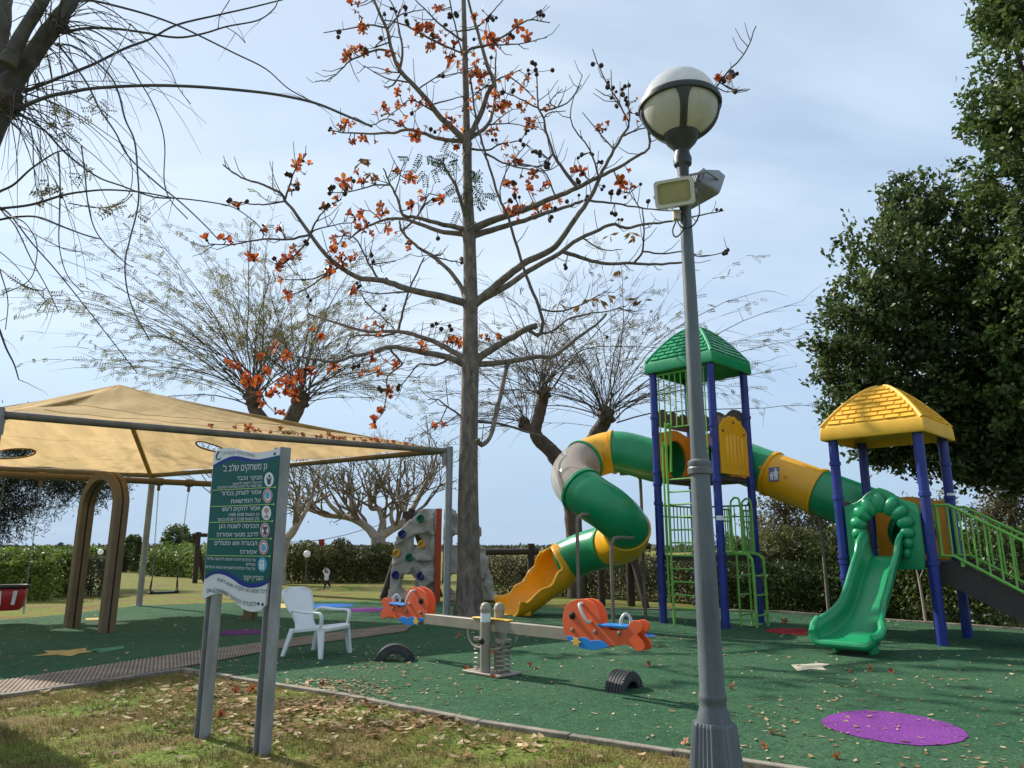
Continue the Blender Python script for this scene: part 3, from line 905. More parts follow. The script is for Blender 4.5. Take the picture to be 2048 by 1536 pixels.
def lettering(s, xl, yl, xr, yr, hgt, m, bold=0.0, curve=None, d=0.0065, raw=False):
    """text fitted between two baseline points of the plate; hgt = letter height in the same units"""
    cu = bpy.data.curves.new('lettering', 'FONT'); cu.body = s if raw else heb(s); cu.size = 1.0; cu.resolution_u = 3; cu.fill_mode = 'NONE'
    o = bpy.data.objects.new('tmp_text', cu); COL.objects.link(o)
    dg = bpy.context.evaluated_depsgraph_get()
    ol = bpy.data.meshes.new_from_object(o.evaluated_get(dg))
    bpy.data.objects.remove(o, do_unlink=True); bpy.data.curves.remove(cu)
    me = fill_outline(ol)
    bpy.data.meshes.remove(ol)
    co = np.zeros(len(me.vertices) * 3, np.float32); me.vertices.foreach_get('co', co); co = co.reshape(-1, 3)
    x0, x1 = co[:, 0].min(), co[:, 0].max()
    capH = 0.56
    org = ORG[sgn.name]
    for i, v in enumerate(me.vertices):
        t = (co[i, 0] - x0) / (x1 - x0)
        bx = xl + (xr - xl) * t; by = yl + (yr - yl) * t
        tilt = 0.0
        if curve: by += curve(t)
        p = SP(bx + (co[i, 1] / capH) * hgt * 0.085, by - (co[i, 1] / capH) * hgt, d)
        v.co = p - org
    me.materials.clear(); me.materials.append(m)
    ob = bpy.data.objects.new('lettering', me)
    finish(ob, plate); ob['kind'] = 'stuff'
    return ob
BW = 0.0
lettering("גן משחקים שלב ב'", 193, 270, 570, 248, 46, m_signwhite)
lettering("מבקר נכבד", 314, 342, 529, 334, 28, m_signwhite, BW)
lettering("הגן עומד לרשותך ולהנאתך", 275, 384, 527, 369, 17, m_signwhite)
lettering("אנא שמור על הנקיון ושלמות המתקנים", 147, 416, 525, 397, 17, m_signwhite)
lettering("אסור לשחק בכדור", 180, 474, 521, 460, 30, m_signwhite, BW)
lettering("על המדשאות", 262, 540, 515, 530, 30, m_signwhite, BW)
lettering("אסור להקים רעש", 190, 606, 510, 598, 30, m_signwhite, BW)
lettering("בין השעות 14:00-16:00", 244, 650, 505, 646, 22, m_signwhite)
lettering("ובין השעות 21:00 ל-07:00 בבוקר", 146, 692, 503, 684, 22, m_signwhite)
lettering("הכניסה לשטח הגן", 160, 754, 498, 750, 30, m_signwhite, BW)
lettering("לרכב מנועי אסורה!", 142, 824, 494, 822, 30, m_signwhite, BW)
lettering("הבערת אש ומנגלים", 123, 896, 487, 898, 30, m_signwhite, BW)
lettering("אסורה!", 342, 972, 482, 972, 30, m_signwhite, BW)
lettering("על הכלבים להיות רתומים לרצועה ובליווי", 60, 1022, 475, 1036, 19, m_signwhite)
lettering("בעליהם.", 386, 1070, 472, 1074, 19, m_signwhite)
lettering("על בעלי הכלבים לאסוף את צואת הכלבים", 50, 1092, 470, 1110, 19, m_signwhite)
lettering("העבריין ייקנס", 373, 1192, 537, 1196, 32, m_signwhite)
lettering("לכל מפגע או תקלה אנא דווחו", 146, 1206, 566, 1318, 28, m_ink, 0.0, lambda t: 24 * math.sin(math.pi * max(0, t * 1.25 - .12)))
lettering("לחברת הניהול 04-6269999", 55, 1306, 474, 1420, 32, m_ink, 0.0, lambda t: 16 * math.sin(2 * math.pi * (t - .5)) * (1 if t > .5 else 1.6))
lettering("נאות גולף קיסריה", 190, 128, 460, 146, 24, mat('sign_grey_ink', (0.16, 0.17, 0.2), .5, .05, 3), 0.0, lambda t: -14 * math.sin(math.pi * t))
b = MB()                                     # the open C-shaped emblem
sw = [SP(182 + 0, 98, .004), SP(162, 96, .004), SP(145, 120, .004), SP(138, 150, .004), SP(146, 166, .004), SP(162, 164, .004), SP(176, 148, .004)]
b.tube(catmull(sw, 4), [0.002, .003, .004] + [0.0055] * 18 + [0.004, .003, .003, .002][:max(0, len(catmull(sw, 4)) - 21)], 6)
b.build('emblem', mat('sign_teal', (0.0, 0.14, 0.19), .4, .05, 3), plate)
for x, y in ((636, 116), (532, 1402), (496, 1396)):
    b = MB(); c = SP(x, y, .004)
    q = (snm).to_track_quat('Z', 'Y').to_matrix()
    b.lathe([(.011, -.004), (.011, .003), (.006, .005)], c, 10, q)
    b.build('bolt', m_ink, plate)
def hpost(base, top):
    """rolled steel channel post"""
    w, dp, t = 0.095, 0.09, 0.012
    prof = [(-w / 2, dp / 2), (w / 2, dp / 2), (w / 2, dp / 2 - t), (t / 2, dp / 2 - t), (t / 2, -dp / 2 + t), (w / 2, -dp / 2 + t), (w / 2, -dp / 2), (-w / 2, -dp / 2), (-w / 2, -dp / 2 + t), (-t / 2, -dp / 2 + t), (-t / 2, dp / 2 - t), (-w / 2, dp / 2 - t)]
    poly = [base + snm * a + sx * c for a, c in prof]
    b = MB(); b.prism([p + Vector((0, 0, -.1)) for p in poly], (0, 0, top + .1))
    b.build('post', m_galv, sgn, smooth=None, bevel=0.003)
zt = P(566, 896, pR.y).z
hpost(pR + sx * 0.035, zt); hpost(pL + sx * .01, zt - .1)

# ================================================================== LAMP POST
m_lamp = mat('grey_cast_iron', (0.11, 0.125, 0.132), 0.5, 0.35, 5, bump=0.1, bscale=35, spec=0.45, stretch=(1, 1, .25), metal=0.2)
m_lampdk = mat('dark_cast_iron', (0.03, 0.036, 0.034), 0.45, 0.2, 6, bump=0.08, bscale=40, spec=0.45)
m_opal = mat('opal_globe', (0.86, 0.86, 0.85), 0.28, 0.04, 5, spec=0.5, transl=0.45)
m_opald = mat('dirty_opal_globe', (0.74, 0.71, 0.61), 0.4, 0.18, 4, spec=0.4, transl=0.4, stretch=(1, 1, .35))
lb = G(1437, 1606); LX, LY = lb.x, lb.y
lamp = thing('lamp_post', (LX, LY, 0), 'grey lamp post with white globe and two floodlights on its pole', 'street lamp')
def zl(v): return P(1400, v, LY).z
b = MB()
z1, z2 = zl(1442), zl(1560)
NF = 32
vs = []; fs = []
for r_, z in ((0.182, -0.02), (0.178, 0.06), (0.165, z2 * .6), (0.128, z1 - .02), (0.116, z1)):
    for k in range(NF * 2):
        a = math.pi * k / NF
        oc = 1.0 / max(abs(math.cos(((a + math.pi / 8) % (math.pi / 4)) - math.pi / 8)), .5) * 0.965
        rr = r_ * oc * (1.0 if k % 2 == 0 or r_ in (.116, .182) else 0.945)
        vs.append(Vector((LX + rr * math.cos(a), LY + rr * math.sin(a), z)))
k2 = NF * 2
fs = [(i * k2 + j, i * k2 + (j + 1) % k2, i * k2 + k2 + (j + 1) % k2, i * k2 + k2 + j) for i in range(4) for j in range(k2)] + [tuple(4 * k2 + j for j in range(k2))]
b.add(vs, fs); b.build('fluted_base', m_lamp, lamp, smooth=20)
zc = zl(934); ze = zl(352)
b = MB(); b.lathe([(.104, z1 - .01), (.098, z1 + .03), (.082, z1 + .08), (.079, z1 + .11), (.086, z1 + .13), (.082, z1 + .15), (.0765, z1 + .17), (.061, zc - .03)], (LX, LY, 0), 28)
b.build('lower_shaft', m_lamp, lamp)
b = MB(); b.lathe([(.062, zc - .05), (.077, zc - .045), (.079, zc - .01), (.072, zc), (.077, zc + .015), (.075, zc + .035), (.055, zc + .05)], (LX, LY, 0), 28)
b.build('collar', m_lamp, lamp)
b = MB(); b.lathe([(.054, zc + .02), (.038, ze)], (LX, LY, 0), 24); b.build('upper_shaft', m_lamp, lamp)
def zg(v): return zl(v)
b = MB()
zn = [(0.038, zg(356)), (0.042, zg(335)), (0.062, zg(330)), (0.066, zg(318)), (.058, zg(312)), (.05, zg(303)), (.06, zg(298)), (.105, zg(285)), (.135, zg(272)), (.14, zg(262)), (.12, zg(258))]
b.lathe(zn, (LX, LY, 0), 28); b.build('neck', m_lampdk, lamp)
gc = P(1362, 211, LY); gr = 0.274
gz = gc.z - .01
b = MB(); b.lathe([(gr * math.cos(t), gz + gr * math.sin(t)) for t in [R(0) + R(90) * k / 12 for k in range(12)]] + [(.002, gz + gr)], (LX, LY, 0), 40)
b.build('globe_top', m_opal, lamp, smooth=180)
b = MB(); b.lathe([(gr * math.cos(t), gz + gr * math.sin(t)) for t in [-R(66) + R(66) * k / 12 for k in range(13)]], (LX, LY, 0), 40)
b.build('globe_bowl', m_opald, lamp, smooth=180)
b = MB(); b.lathe([(gr - .01, gz - .02), (gr + .024, gz - .022), (gr + .028, gz), (gr + .022, gz + .02), (gr - .01, gz + .022)], (LX, LY, 0), 48, caps=False)
ringo = b.build('equator_ring', m_lampdk, lamp)
for k in range(4):
    a = R(-97) + k * R(90)
    b = MB(); pts = []; vs = []; fs = []
    for j in range(11):
        t = -R(66) + R(65) * j / 10
        wd = 0.022 + 0.016 * ((j / 10) ** 6) * 3 + .004
        c = Vector((math.cos(a), math.sin(a), 0)); s = Vector((-math.sin(a), math.cos(a), 0))
        for rr, ww in ((gr + .002, -wd), (gr + .016, -wd * .6), (gr + .016, wd * .6), (gr + .002, wd)):
            vs.append(Vector((LX, LY, gz)) + c * (rr * math.cos(t)) + s * ww + Vector((0, 0, rr * math.sin(t))))
    fs = [(i * 4 + j, i * 4 + (j + 1) % 4, i * 4 + 4 + (j + 1) % 4, i * 4 + 4 + j) for i in range(10) for j in range(4)]
    b.add(vs, fs); b.build('rib', m_lampdk, ringo)
b = MB(); b.lathe([(.03, gz + gr - .005), (.03, gz + gr + .015), (.012, gz + gr + .03)], (LX, LY, 0), 12); b.build('finial', m_lampdk, lamp)
# floodlights
m_cream = mat('cream_flood_housing', (0.55, 0.53, 0.47), 0.5, 0.08, 4, spec=0.4)
m_lens = mat('yellowed_flood_lens', (0.27, 0.245, 0.12), 0.3, 0.1, 3, spec=0.5)
m_alu = mat('grey_aluminium', (0.28, 0.29, 0.30), 0.5, 0.15, 7, metal=0.5)
def frame_of(fwd, up=Vector((0, 0, 1))):
    z = fwd.normalized(); x = up.cross(z).normalized(); y = z.cross(x)
    return Matrix((x, y, z)).transposed()
def flood(c, fwd, w, h, name, hm, label):
    Rm = frame_of(fwd)
    t = thing(name, c, label, 'floodlight')
    b = MB()
    def rr(w_, h_, z, r=.025, n=5):
        o = []
        for cx, cy, a0 in ((w_ / 2 - r, h_ / 2 - r, 0), (-w_ / 2 + r, h_ / 2 - r, 90), (-w_ / 2 + r, -h_ / 2 + r, 180), (w_ / 2 - r, -h_ / 2 + r, 270)):
            for k in range(n):
                a = R(a0 + 90 * k / (n - 1)); o.append(c + Rm @ Vector((cx + r * math.cos(a), cy + r * math.sin(a), z)))
        return o
    loops = [rr(w, h, 0.02), rr(w, h, -0.03), rr(w * .9, h * .86, -0.06), rr(w * .72, h * .62, -0.11)]
    n = len(loops[0]); vs = [p for l_ in loops for p in l_]
    b.add(vs, [(i * n + j, i * n + (j + 1) % n, i * n + n + (j + 1) % n, i * n + n + j) for i in range(3) for j in range(n)] + [tuple(range(3 * n, 4 * n)), tuple(range(n))])
    hs = b.build('housing', hm, t, smooth=40)
    b = MB(); b.ring(rr(w, h, .02), rr(w * .84, h * .78, .02), Rm @ Vector((0, 0, .012))); b.build('bezel', hm, t, smooth=None)
    b = MB(); b.prism(rr(w * .84, h * .78, .0215), Rm @ Vector((0, 0, .002))); le = b.build('lens', m_lens, t, smooth=None)
    b = MB(); b.prism(rr(w * .66, h * .56, .024), Rm @ Vector((0, 0, .001))); b.build('reflector_panel', mat('flood_panel', (0.31, 0.28, 0.13), .35, .1, 3), le, smooth=None)
    for k in range(9):
        b = MB(); x = (k - 4) * w * .078
        b.box(c + Rm @ Vector((x, 0, -.105)), (.006, h * .6, .05), Rm); b.build('cooling_fin', m_alu, hs, smooth=None)
    for s in (-1, 1):
        b = MB(); b.tube([c + Rm @ Vector((s * (w / 2 + .008), 0, -.02)), c + Rm @ Vector((s * (w / 2 + .008), -.02, -.13)), c + Rm @ Vector((s * .03, -.03, -.19))], .010, 6)
        b.build('bracket', m_alu, t)
    return t
fl = P(1349, 386, LY - .12)
flood(fl, Vector((-.34, -.86, -.30)), .268, .188, 'floodlight', m_cream, 'cream floodlight facing the viewer on the lamp post')
fr = P(1409, 380, LY + .10)
flood(fr, Vector((.80, .45, -.42)), .30, .19, 'floodlight', m_alu, 'grey floodlight with finned back facing away on the lamp post')
b = MB(); bxp = P(1353, 431, LY - .02); b.box(bxp, (.05, .04, .075)); b.box(bxp + Vector((0, -.022, 0)), (.042, .006, .065))
b.build('junction_box', m_cream, lamp, bevel=.005)
b = MB()
cab = [P(1353, 440, LY - .03), P(1345, 462, LY - .08), P(1352, 474, LY - .10), P(1365, 462, LY - .09), P(1372, 440, LY - .07), P(1362, 418, LY - .07), P(1350, 405, LY - .03)]
b.tube(catmull(cab, 6), .0055, 6)
cab = [P(1352, 438, LY - .04), P(1364, 455, LY - .09), P(1385, 452, LY - .07), P(1398, 430, LY - .01), P(1398, 405, LY + .06)]
b.tube(catmull(cab, 6), .0055, 6)
b.build('cable', m_blackrub, lamp)
# ================================================================== PLAY STRUCTURE
m_blue = mat('blue_powder_coat', (0.003, 0.018, 0.19), 0.42, 0.18, 3, bump=0.03, bscale=40, spec=0.5, dust=0.10)
m_lime = mat('lime_powder_coat', (0.17, 0.42, 0.06), 0.42, 0.14, 4, spec=0.45, dust=0.10)
m_yel = mat('yellow_plastic', (0.84, 0.40, 0.006), 0.38, 0.09, 2, bump=0.06, bscale=30, spec=0.45, dust=0.10)
m_roofy = mat('yellow_roof_plastic', (0.82, 0.44, 0.03), 0.5, 0.12, 3, bump=0.06, bscale=30, spec=0.4, dust=0.10)
m_grn = mat('green_plastic', (0.004, 0.255, 0.092), 0.32, 0.12, 2, bump=0.04, bscale=20, spec=0.5, dust=0.10)
m_orng = mat('orange_yellow_panel', (0.66, 0.26, 0.012), 0.5, 0.12, 3, bump=0.05, bscale=25, spec=0.4, dust=0.10)
m_deck = mat('dark_brown_deck', (0.055, 0.043, 0.035), 0.7, 0.2, 8, bump=0.2, bscale=60)
m_brown = mat('brown_panel', (0.11, 0.085, 0.065), 0.65, 0.2, 5, bump=0.1, bscale=40)
m_legs = mat('beige_brown_tube', (0.20, 0.16, 0.115), 0.5, 0.15, 4, spec=0.4)
YAW = R(-45.2)
ex_ = Vector((math.cos(YAW), math.sin(YAW), 0)); ey_ = Vector((-math.sin(YAW), math.cos(YAW), 0)); ez_ = Vector((0, 0, 1))
HS = 0.67
c1 = Vector((3.905, 14.82, 0)); c2 = Vector((6.507, 12.475, 0))
play = thing('play_structure', ((c1 + c2) / 2), 'blue-posted play structure with green-roofed and yellow-roofed towers, tube slides and green slide', 'play structure')
def loc(c, x, y, z): return c + ex_ * x + ey_ * y + ez_ * z
Z1, Z1L, E1 = P(1440, 948, 13.88).z, 1.30, 5.02
Z2, E2 = 1.25, 3.28
def bx(b, c, x, y, z, sx_, sy_, sz_, mi=0):
    b.box(loc(c, x, y, z), (sx_, sy_, sz_), Matrix.Rotation(YAW, 3, 'Z'), mi); return b
# ---- posts
for c, top, zs in ((c1, E1, (1.05, 1.32, Z1 - .5, Z1 - .12, Z1 + .12, Z1 + .95, Z1 + 1.25)), (c2, E2, (.98, 1.22, Z2 + .05, 2.28, 2.86))):
    for sx_, sy_ in ((-1, -1), (1, -1), (1, 1), (-1, 1)):
        p = loc(c, HS * sx_, HS * sy_, 0)
        b = MB(); b.lathe([(.078, 0), (.078, top + .06)], p, 18)
        po = b.build('post', m_blue, play)
        for k, z in enumerate(zs):
            if k % 2 == (0 if sx_ * sy_ > 0 else 1) or k in (1, 3):
                b = MB(); b.lathe([(.079, z - .035), (.094, z - .03), (.094, z + .03), (.079, z + .035)], p, 18)
                b.build('clamp_ring', m_blue, po)
    
# white stickers on two posts
for c, sx_, sy_, z in ((c1, 1, -1, 1.95), (c2, 1, 1, 2.27)):
    p = loc(c, HS * sx_, HS * sy_, 0)
    b = MB(); vs = []
    for k in range(7):
        a = R(-150 + 20 * k) + R(0)
        for zz in (z, z + .085): vs.append(p + Vector((.0795 * math.cos(a), .0795 * math.sin(a), zz)))
    b.add(vs, [(2 * i, 2 * i + 2, 2 * i + 3, 2 * i + 1) for i in range(6)])
    b.build('sticker', m_whpl, play, fixn=False)
# ---- roofs with single shingles
def roof(c, z0, apz, e, m, name):
    skirt = 0.24; h = apz - (z0 + skirt - .02)
    def half(t): return max(0.02, e * (0.965 * (1 - t) ** 0.64))
    b = MB(); vs = []; fs = []
    levels = [(e * .985, z0), (e, z0 + .03), (e * .985, z0 + skirt - .03), (e * .965, z0 + skirt)] + [(half(t), z0 + skirt + h * t) for t in (.06, .12, .2, .3, .4, .5, .6, .7, .8, .88, .94, .97, .99, 1.0)]
    n = 4
    for s, z in levels:
        for a, d in ((-1, -1), (1, -1), (1, 1), (-1, 1)): vs.append(loc(c, a * s, d * s, z))
    k = len(levels)
    for i in range(k - 1):
        for j in range(4): fs.append((i * 4 + j, i * 4 + (j + 1) % 4, i * 4 + 4 + (j + 1) % 4, i * 4 + 4 + j))
    fs.append(tuple(range(4 * k - 4, 4 * k)))
    # underside set up inside the skirt
    u0 = len(vs)
    for s, z in ((e * .95, z0), (e * .93, z0 + .12), (0.05, apz - .35)):
        for a, d in ((-1, -1), (1, -1), (1, 1), (-1, 1)): vs.append(loc(c, a * s, d * s, z))
    for j in range(4): fs.append((j, (j + 1) % 4, u0 + (j + 1) % 4, u0 + j))
    for i in range(2):
        for j in range(4): fs.append((u0 + i * 4 + j, u0 + i * 4 + (j + 1) % 4, u0 + i * 4 + 4 + (j + 1) % 4, u0 + i * 4 + 4 + j))
    fs.append((u0 + 8, u0 + 9, u0 + 10, u0 + 11))
    b.add(vs, fs)
    ro = b.build('roof', m, play, smooth=38, bevel=.012); ro['label'] = name
    for q, (a, d) in enumerate(((-1, -1), (1, -1), (1, 1), (-1, 1))):
        b = MB(); pts = [loc(c, a * half(t) * 1.0, d * half(t) * 1.0, z0 + skirt + h * t) for t in (-.0, .06, .12, .2, .3, .4, .5, .6, .7, .8, .88, .94, .985)]
        b.tube(pts, [.03] * 10 + [.03, .028, .022], 8); b.build('ridge', m, ro)
    # shingle plates: shared unit mesh
    um = bpy.data.meshes.new('shingle')
    um.from_pydata([(-.5, 0, 0), (.5, 0, 0), (.46, 1, 0), (-.46, 1, 0), (-.47, .03, 1), (.47, .03, 1), (.44, 1, .35), (-.44, 1, .35)], [], [(0, 1, 5, 4), (1, 2, 6, 5), (2, 3, 7, 6), (3, 0, 4, 7), (4, 5, 6, 7)])
    um.materials.append(m)
    rest = MB()
    rows = 8
    for f in range(4):
        fx, fy = ((ex_, -ey_), (ey_, ex_), (-ex_, ey_), (-ey_, -ex_))[f]      # along the eave, outward
        for r_ in range(rows):
            t0 = .03 + r_ * .112; t1 = t0 + .112 * .86
            s0_, s1_ = half(t0), half(t1); zz0 = z0 + skirt + h * t0; zz1 = z0 + skirt + h * t1
            wid = 2 * s0_ - .16
            pw = e * 2 / 7.0
            nn = max(1, int(wid / pw)); x = -wid / 2 + (pw * .5 if r_ % 2 else 0) * 0
            off = (pw / 2 if r_ % 2 else 0.0)
            xs = []
            xx = -math.ceil(wid / pw) * pw - off
            while xx < wid / 2:
                lo, hi_ = max(xx + .006, -wid / 2), min(xx + pw - .006, wid / 2)
                if hi_ - lo > .035: xs.append(((lo + hi_) / 2, hi_ - lo))
                xx += pw
            for xm, w_ in xs:
                w_ *= rnd.uniform(.94, .99)
                p0 = c + fx * xm + fy * s0_ + ez_ * zz0; p1 = c + fx * (xm * .985) + fy * s1_ + ez_ * zz1
                up = (p1 - p0); L = up.length; up = up / L
                nr = fx.cross(up).normalized()
                if nr.z < 0: nr = -nr
                Mx = basis(p0 + nr * .001, fx * w_, up * L * rnd.uniform(.93, 1.0), nr * rnd.uniform(.02, .03))
                if f in (0, 1): place(um, 'shingle', ro, Mx)
                else:
                    rest.add([Mx @ v.co for v in um.vertices], [tuple(p.vertices) for p in um.polygons])
    rest.build('rear_shingles', m, ro, smooth=None, fixn=False)['kind'] = 'stuff'
roof(c1, E1 - .03, P(1405, 656, 14.82).z, .80, m_grn, 'green shingled pyramid roof')
roof(c2, E2 - .03, P(1785, 774, 12.475).z, .83, m_roofy, 'yellow shingled pyramid roof')
# ---- decks
for c, z in ((c1, Z1), (c1, Z1L), (c2, Z2)):
    b = MB(); bx(b, c, 0, 0, z - .05, 2 * HS - .05, 2 * HS - .05, .1); b.build('deck', m_deck, play, bevel=.01)
# ---- panels
def panel_pts(c, side, w, zs, n=24):
    """side: 'x+','x-','y+','y-' ; zs = list of (s,z) outline"""
    out = []
    for s, z in zs:
        if side[0] == 'y': out.append(loc(c, s, HS * (1 if side[1] == '+' else -1), z))
        else: out.append(loc(c, HS * (1 if side[1] == '+' else -1), s, z))
    return out
def hole_panel(c, side, z0, z1, hz, hr, m, th=.05):
    n = 48; w = HS - .10
    outer = []; inner = []
    for k in range(n):
        a = 2 * math.pi * k / n + math.pi / 4
        cx, cz = math.cos(a), math.sin(a)
        sc = 1 / max(abs(cx), abs(cz))
        oz = (cz * sc + 1) / 2
        outer.append((cx * sc * w, z0 + (z1 - z0) * oz + (.10 * math.cos(cx * sc * 1.5) ** 2 if cz * sc > .99 else 0)))
        inner.append((cx * hr, hz + cz * hr))
    off = (ey_ if side[0] == 'y' else ex_) * th
    b = MB(); b.ring(panel_pts(c, side, w, outer), panel_pts(c, side, w, inner), off)
    return b.build('tube_panel', m, play, smooth=30)
hz1 = Z1 + .43
hole_panel(c1, 'x-', Z1 + .01, Z1 + .95, hz1, .40, m_orng)
hole_panel(c1, 'y+', Z1 + .01, Z1 + .95, hz1, .40, m_orng)
hole_panel(c2, 'y+', Z2 + .01, Z2 + .98, Z2 + .44, .40, m_orng)
def wavy(c, side, z0, z1, m, th, amp, name):
    w = HS - .09; pts = [(w, z0), (-w, z0)]
    for k in range(25):
        s = -w + 2 * w * k / 24; pts.append((s, z1 + amp * abs(math.sin(math.pi * 1.5 * (s / w + 1)))))
    b = MB(); b.prism(panel_pts(c, side, w, pts), (ey_ if side[0] == 'y' else ex_) * th)
    return b.build(name, m, play, smooth=None)
wavy(c1, 'x-', Z1 + 1.07, Z1 + 1.36, m_brown, .03, .10, 'upper_panel')
wavy(c1, 'y+', Z1 + 1.07, Z1 + 1.36, m_brown, .03, .10, 'upper_panel')
wavy(c2, 'x-', Z2 + .02, Z2 + .92, m_brown, .03, .06, 'side_panel')
# fluted yellow panel on the front right of the tall tower
w = HS - .12
pts = [(w, Z1 + .02), (-w, Z1 + .02), (-w, Z1 + .92)]
for k in range(1, 14):
    s = -w + 2 * w * k / 14; t = abs(s / w)
    pts.append((s, Z1 + .92 + .26 * (1 - t ** 2.2) - .03 * math.cos(s * 30)))
pts.append((w, Z1 + .92))
b = MB(); b.prism(panel_pts(c1, 'x+', w, pts), ex_ * .05); fp = b.build('fluted_panel', m_yel, play, smooth=None, bevel=.012)
for k in range(5):
    s = -.30 + k * .15; b = MB()
    q0 = loc(c1, HS + .052, s, Z1 + .14 + .02 * abs(k - 2)); q1 = loc(c1, HS + .052, s, Z1 + .84 - .03 * abs(k - 2))
    b.tube([q0, q0.lerp(q1, .04), q0.lerp(q1, .96), q1], [.012, .032, .032, .012], 10, flat=.55); b.build('flute', m_yel, fp)
for s in (-.42, .42, 0):
    b = MB(); b.lathe([(.03, 0), (.03, .012)], loc(c1, HS + .05, s, Z1 + (.86 if s else 1.06)), 12, frame_of(ex_)); b.build('panel_bolt', m_brown, fp)
# ---- upper guard bars and ladder on the front left face
def bar(pts, r=.017, n=8, name='bar', par=None, m=None):
    b = MB(); b.tube(pts, r, n); return b.build(name, m or m_lime, par or play)
yf = -HS - .02
gtop, gbot = E1 - .08, Z1 + 1.12
grd = bar([loc(c1, -HS + .1, yf, gtop), loc(c1, HS - .1, yf, gtop)], .018, name='guard_rail')
grd['label'] = 'lime bar guard hanging under the green roof'
for k in range(9):
    x = -HS + .14 + k * (2 * HS - .28) / 8
    zb = gbot - .12 if 2 <= k <= 6 else Z1 + .05
    bar([loc(c1, x, yf, gtop), loc(c1, x, yf, zb)], .013, 6, 'guard_bar', grd)
bar([loc(c1, -.30, yf, gbot - .12), loc(c1, .36, yf, gbot - .12)], .014, 6, 'guard_bar', grd)
yl = -HS - .16
lad = None
for x in (-.32, .32):
    st = bar(catmull([loc(c1, x, yl, .012), loc(c1, x, yl, Z1 + .75), loc(c1, x, yl + .03, Z1 + .98), loc(c1, x, yl + .10, Z1 + 1.06), loc(c1, x, yl + .17, Z1 + .97), loc(c1, x, yf, Z1 + .10)], 5), .024, 10, 'ladder_stile' if lad else 'ladder', lad)
    if lad is None: lad = st
    bar(catmull([loc(c1, x * 1.33, yl + .03, Z1L - .9), loc(c1, x * 1.33, yl + .03, Z1 + .45), loc(c1, x * 1.33, yl + .08, Z1 + .58), loc(c1, x * 1.33, yl + .15, Z1 + .5), loc(c1, x * 1.33, yf, Z1 + .06)], 5), .02, 8, 'ladder_stile', lad)
nz = 11
for k in range(nz):
    z = .32 + k * (Z1 - .38) / (nz - 1)
    bar([loc(c1, -.32, yl, z), loc(c1, .32, yl, z)], .016, 8, 'rung', lad)
# ---- lower railings
def railing(c, side, z0, z1, s0_, s1_, n):
    f = (lambda s, z: loc(c, s, HS * (1 if side[1] == '+' else -1), z)) if side[0] == 'y' else (lambda s, z: loc(c, HS * (1 if side[1] == '+' else -1), s, z))
    b = MB(); b.tube([f(s0_, z1), f(s1_, z1)], .019, 8); rl = b.build('railing', m_lime, play)
    bar([f(s0_, z0), f(s1_, z0)], .017, 8, 'bottom_rail', rl)
    bar([f(s0_, z1 - .22), f(s1_, z1 - .22)], .014, 8, 'middle_rail', rl)
    for k in range(n):
        s = s0_ + (s1_ - s0_) * (k + .5) / n
        bar([f(s, z0), f(s, z1)], .0125, 6, 'baluster', rl)
w = HS - .08
railing(c1, 'x-', Z1L + .06, Z1L + .98, -w, w, 9)
railing(c1, 'y+', Z1L + .06, Z1L + .98, -w, w, 9)
railing(c1, 'x+', Z1L + .06, Z1L + .86, -w, -.24, 4)
railing(c1, 'x+', Z1L + .06, Z1L + .86, .24, w, 4)
# ---- short ladder with hoops on the right
lad2 = None
for y in (-.22, .22):
    bar(catmull([loc(c1, HS, y, Z1L + .02), loc(c1, HS, y, Z1L + .9), loc(c1, HS + .05, y, Z1L + 1.05), loc(c1, HS + .13, y, Z1L + 1.08), loc(c1, HS + .2, y, Z1L + .95), loc(c1, HS + .2, y, Z1L + .05)], 4), .02, 8, 'entry_hoop')
    st = bar(catmull([loc(c1, HS - .1, y, Z1L + .02), loc(c1, HS + .22, y, Z1L + .03), loc(c1, HS + .34, y, Z1L - .04), loc(c1, HS + .38, y, Z1L - .2), loc(c1, HS + .38, y, .012)], 5), .028, 10, 'stile' if lad2 else 'short_ladder', lad2)
    if lad2 is None: lad2 = st
    bar([loc(c1, HS + .06, y, Z1L), loc(c1, HS + .06, y, .012)], .022, 8, 'stile', lad2)
for z in (.22, .58, .93):
    b = MB(); b.tube([loc(c1, HS + .38, -.22, z), loc(c1, HS + .38, .22, z)], .017, 8); b.build('rung', m_lime, lad2)
    b = MB(); b.tube([loc(c1, HS + .06, -.22, z), loc(c1, HS + .06, .22, z)], .017, 8); b.build('rung', m_lime, lad2)
# ---- tubes
TR = .455
def tube_section(path, i0, i1, m, name='tube_section', r=TR, n=32, solid=.02):
    b = MB(); b.tube(path[i0:i1 + 1], r, n, caps=False)
    o = b.build(name, m, play, smooth=60, solid=solid)
    return o
def flange(path, i, m, par, w=.035, r=TR):
    t = (path[min(i + 1, len(path) - 1)] - path[max(0, i - 1)]).normalized()
    b = MB(); b.tube([path[i] - t * w, path[i] - t * w * .9, path[i] + t * w * .9, path[i] + t * w], [r, r + .032, r + .032, r], 32, caps=False)
    return b.build('flange', m, par, smooth=40)
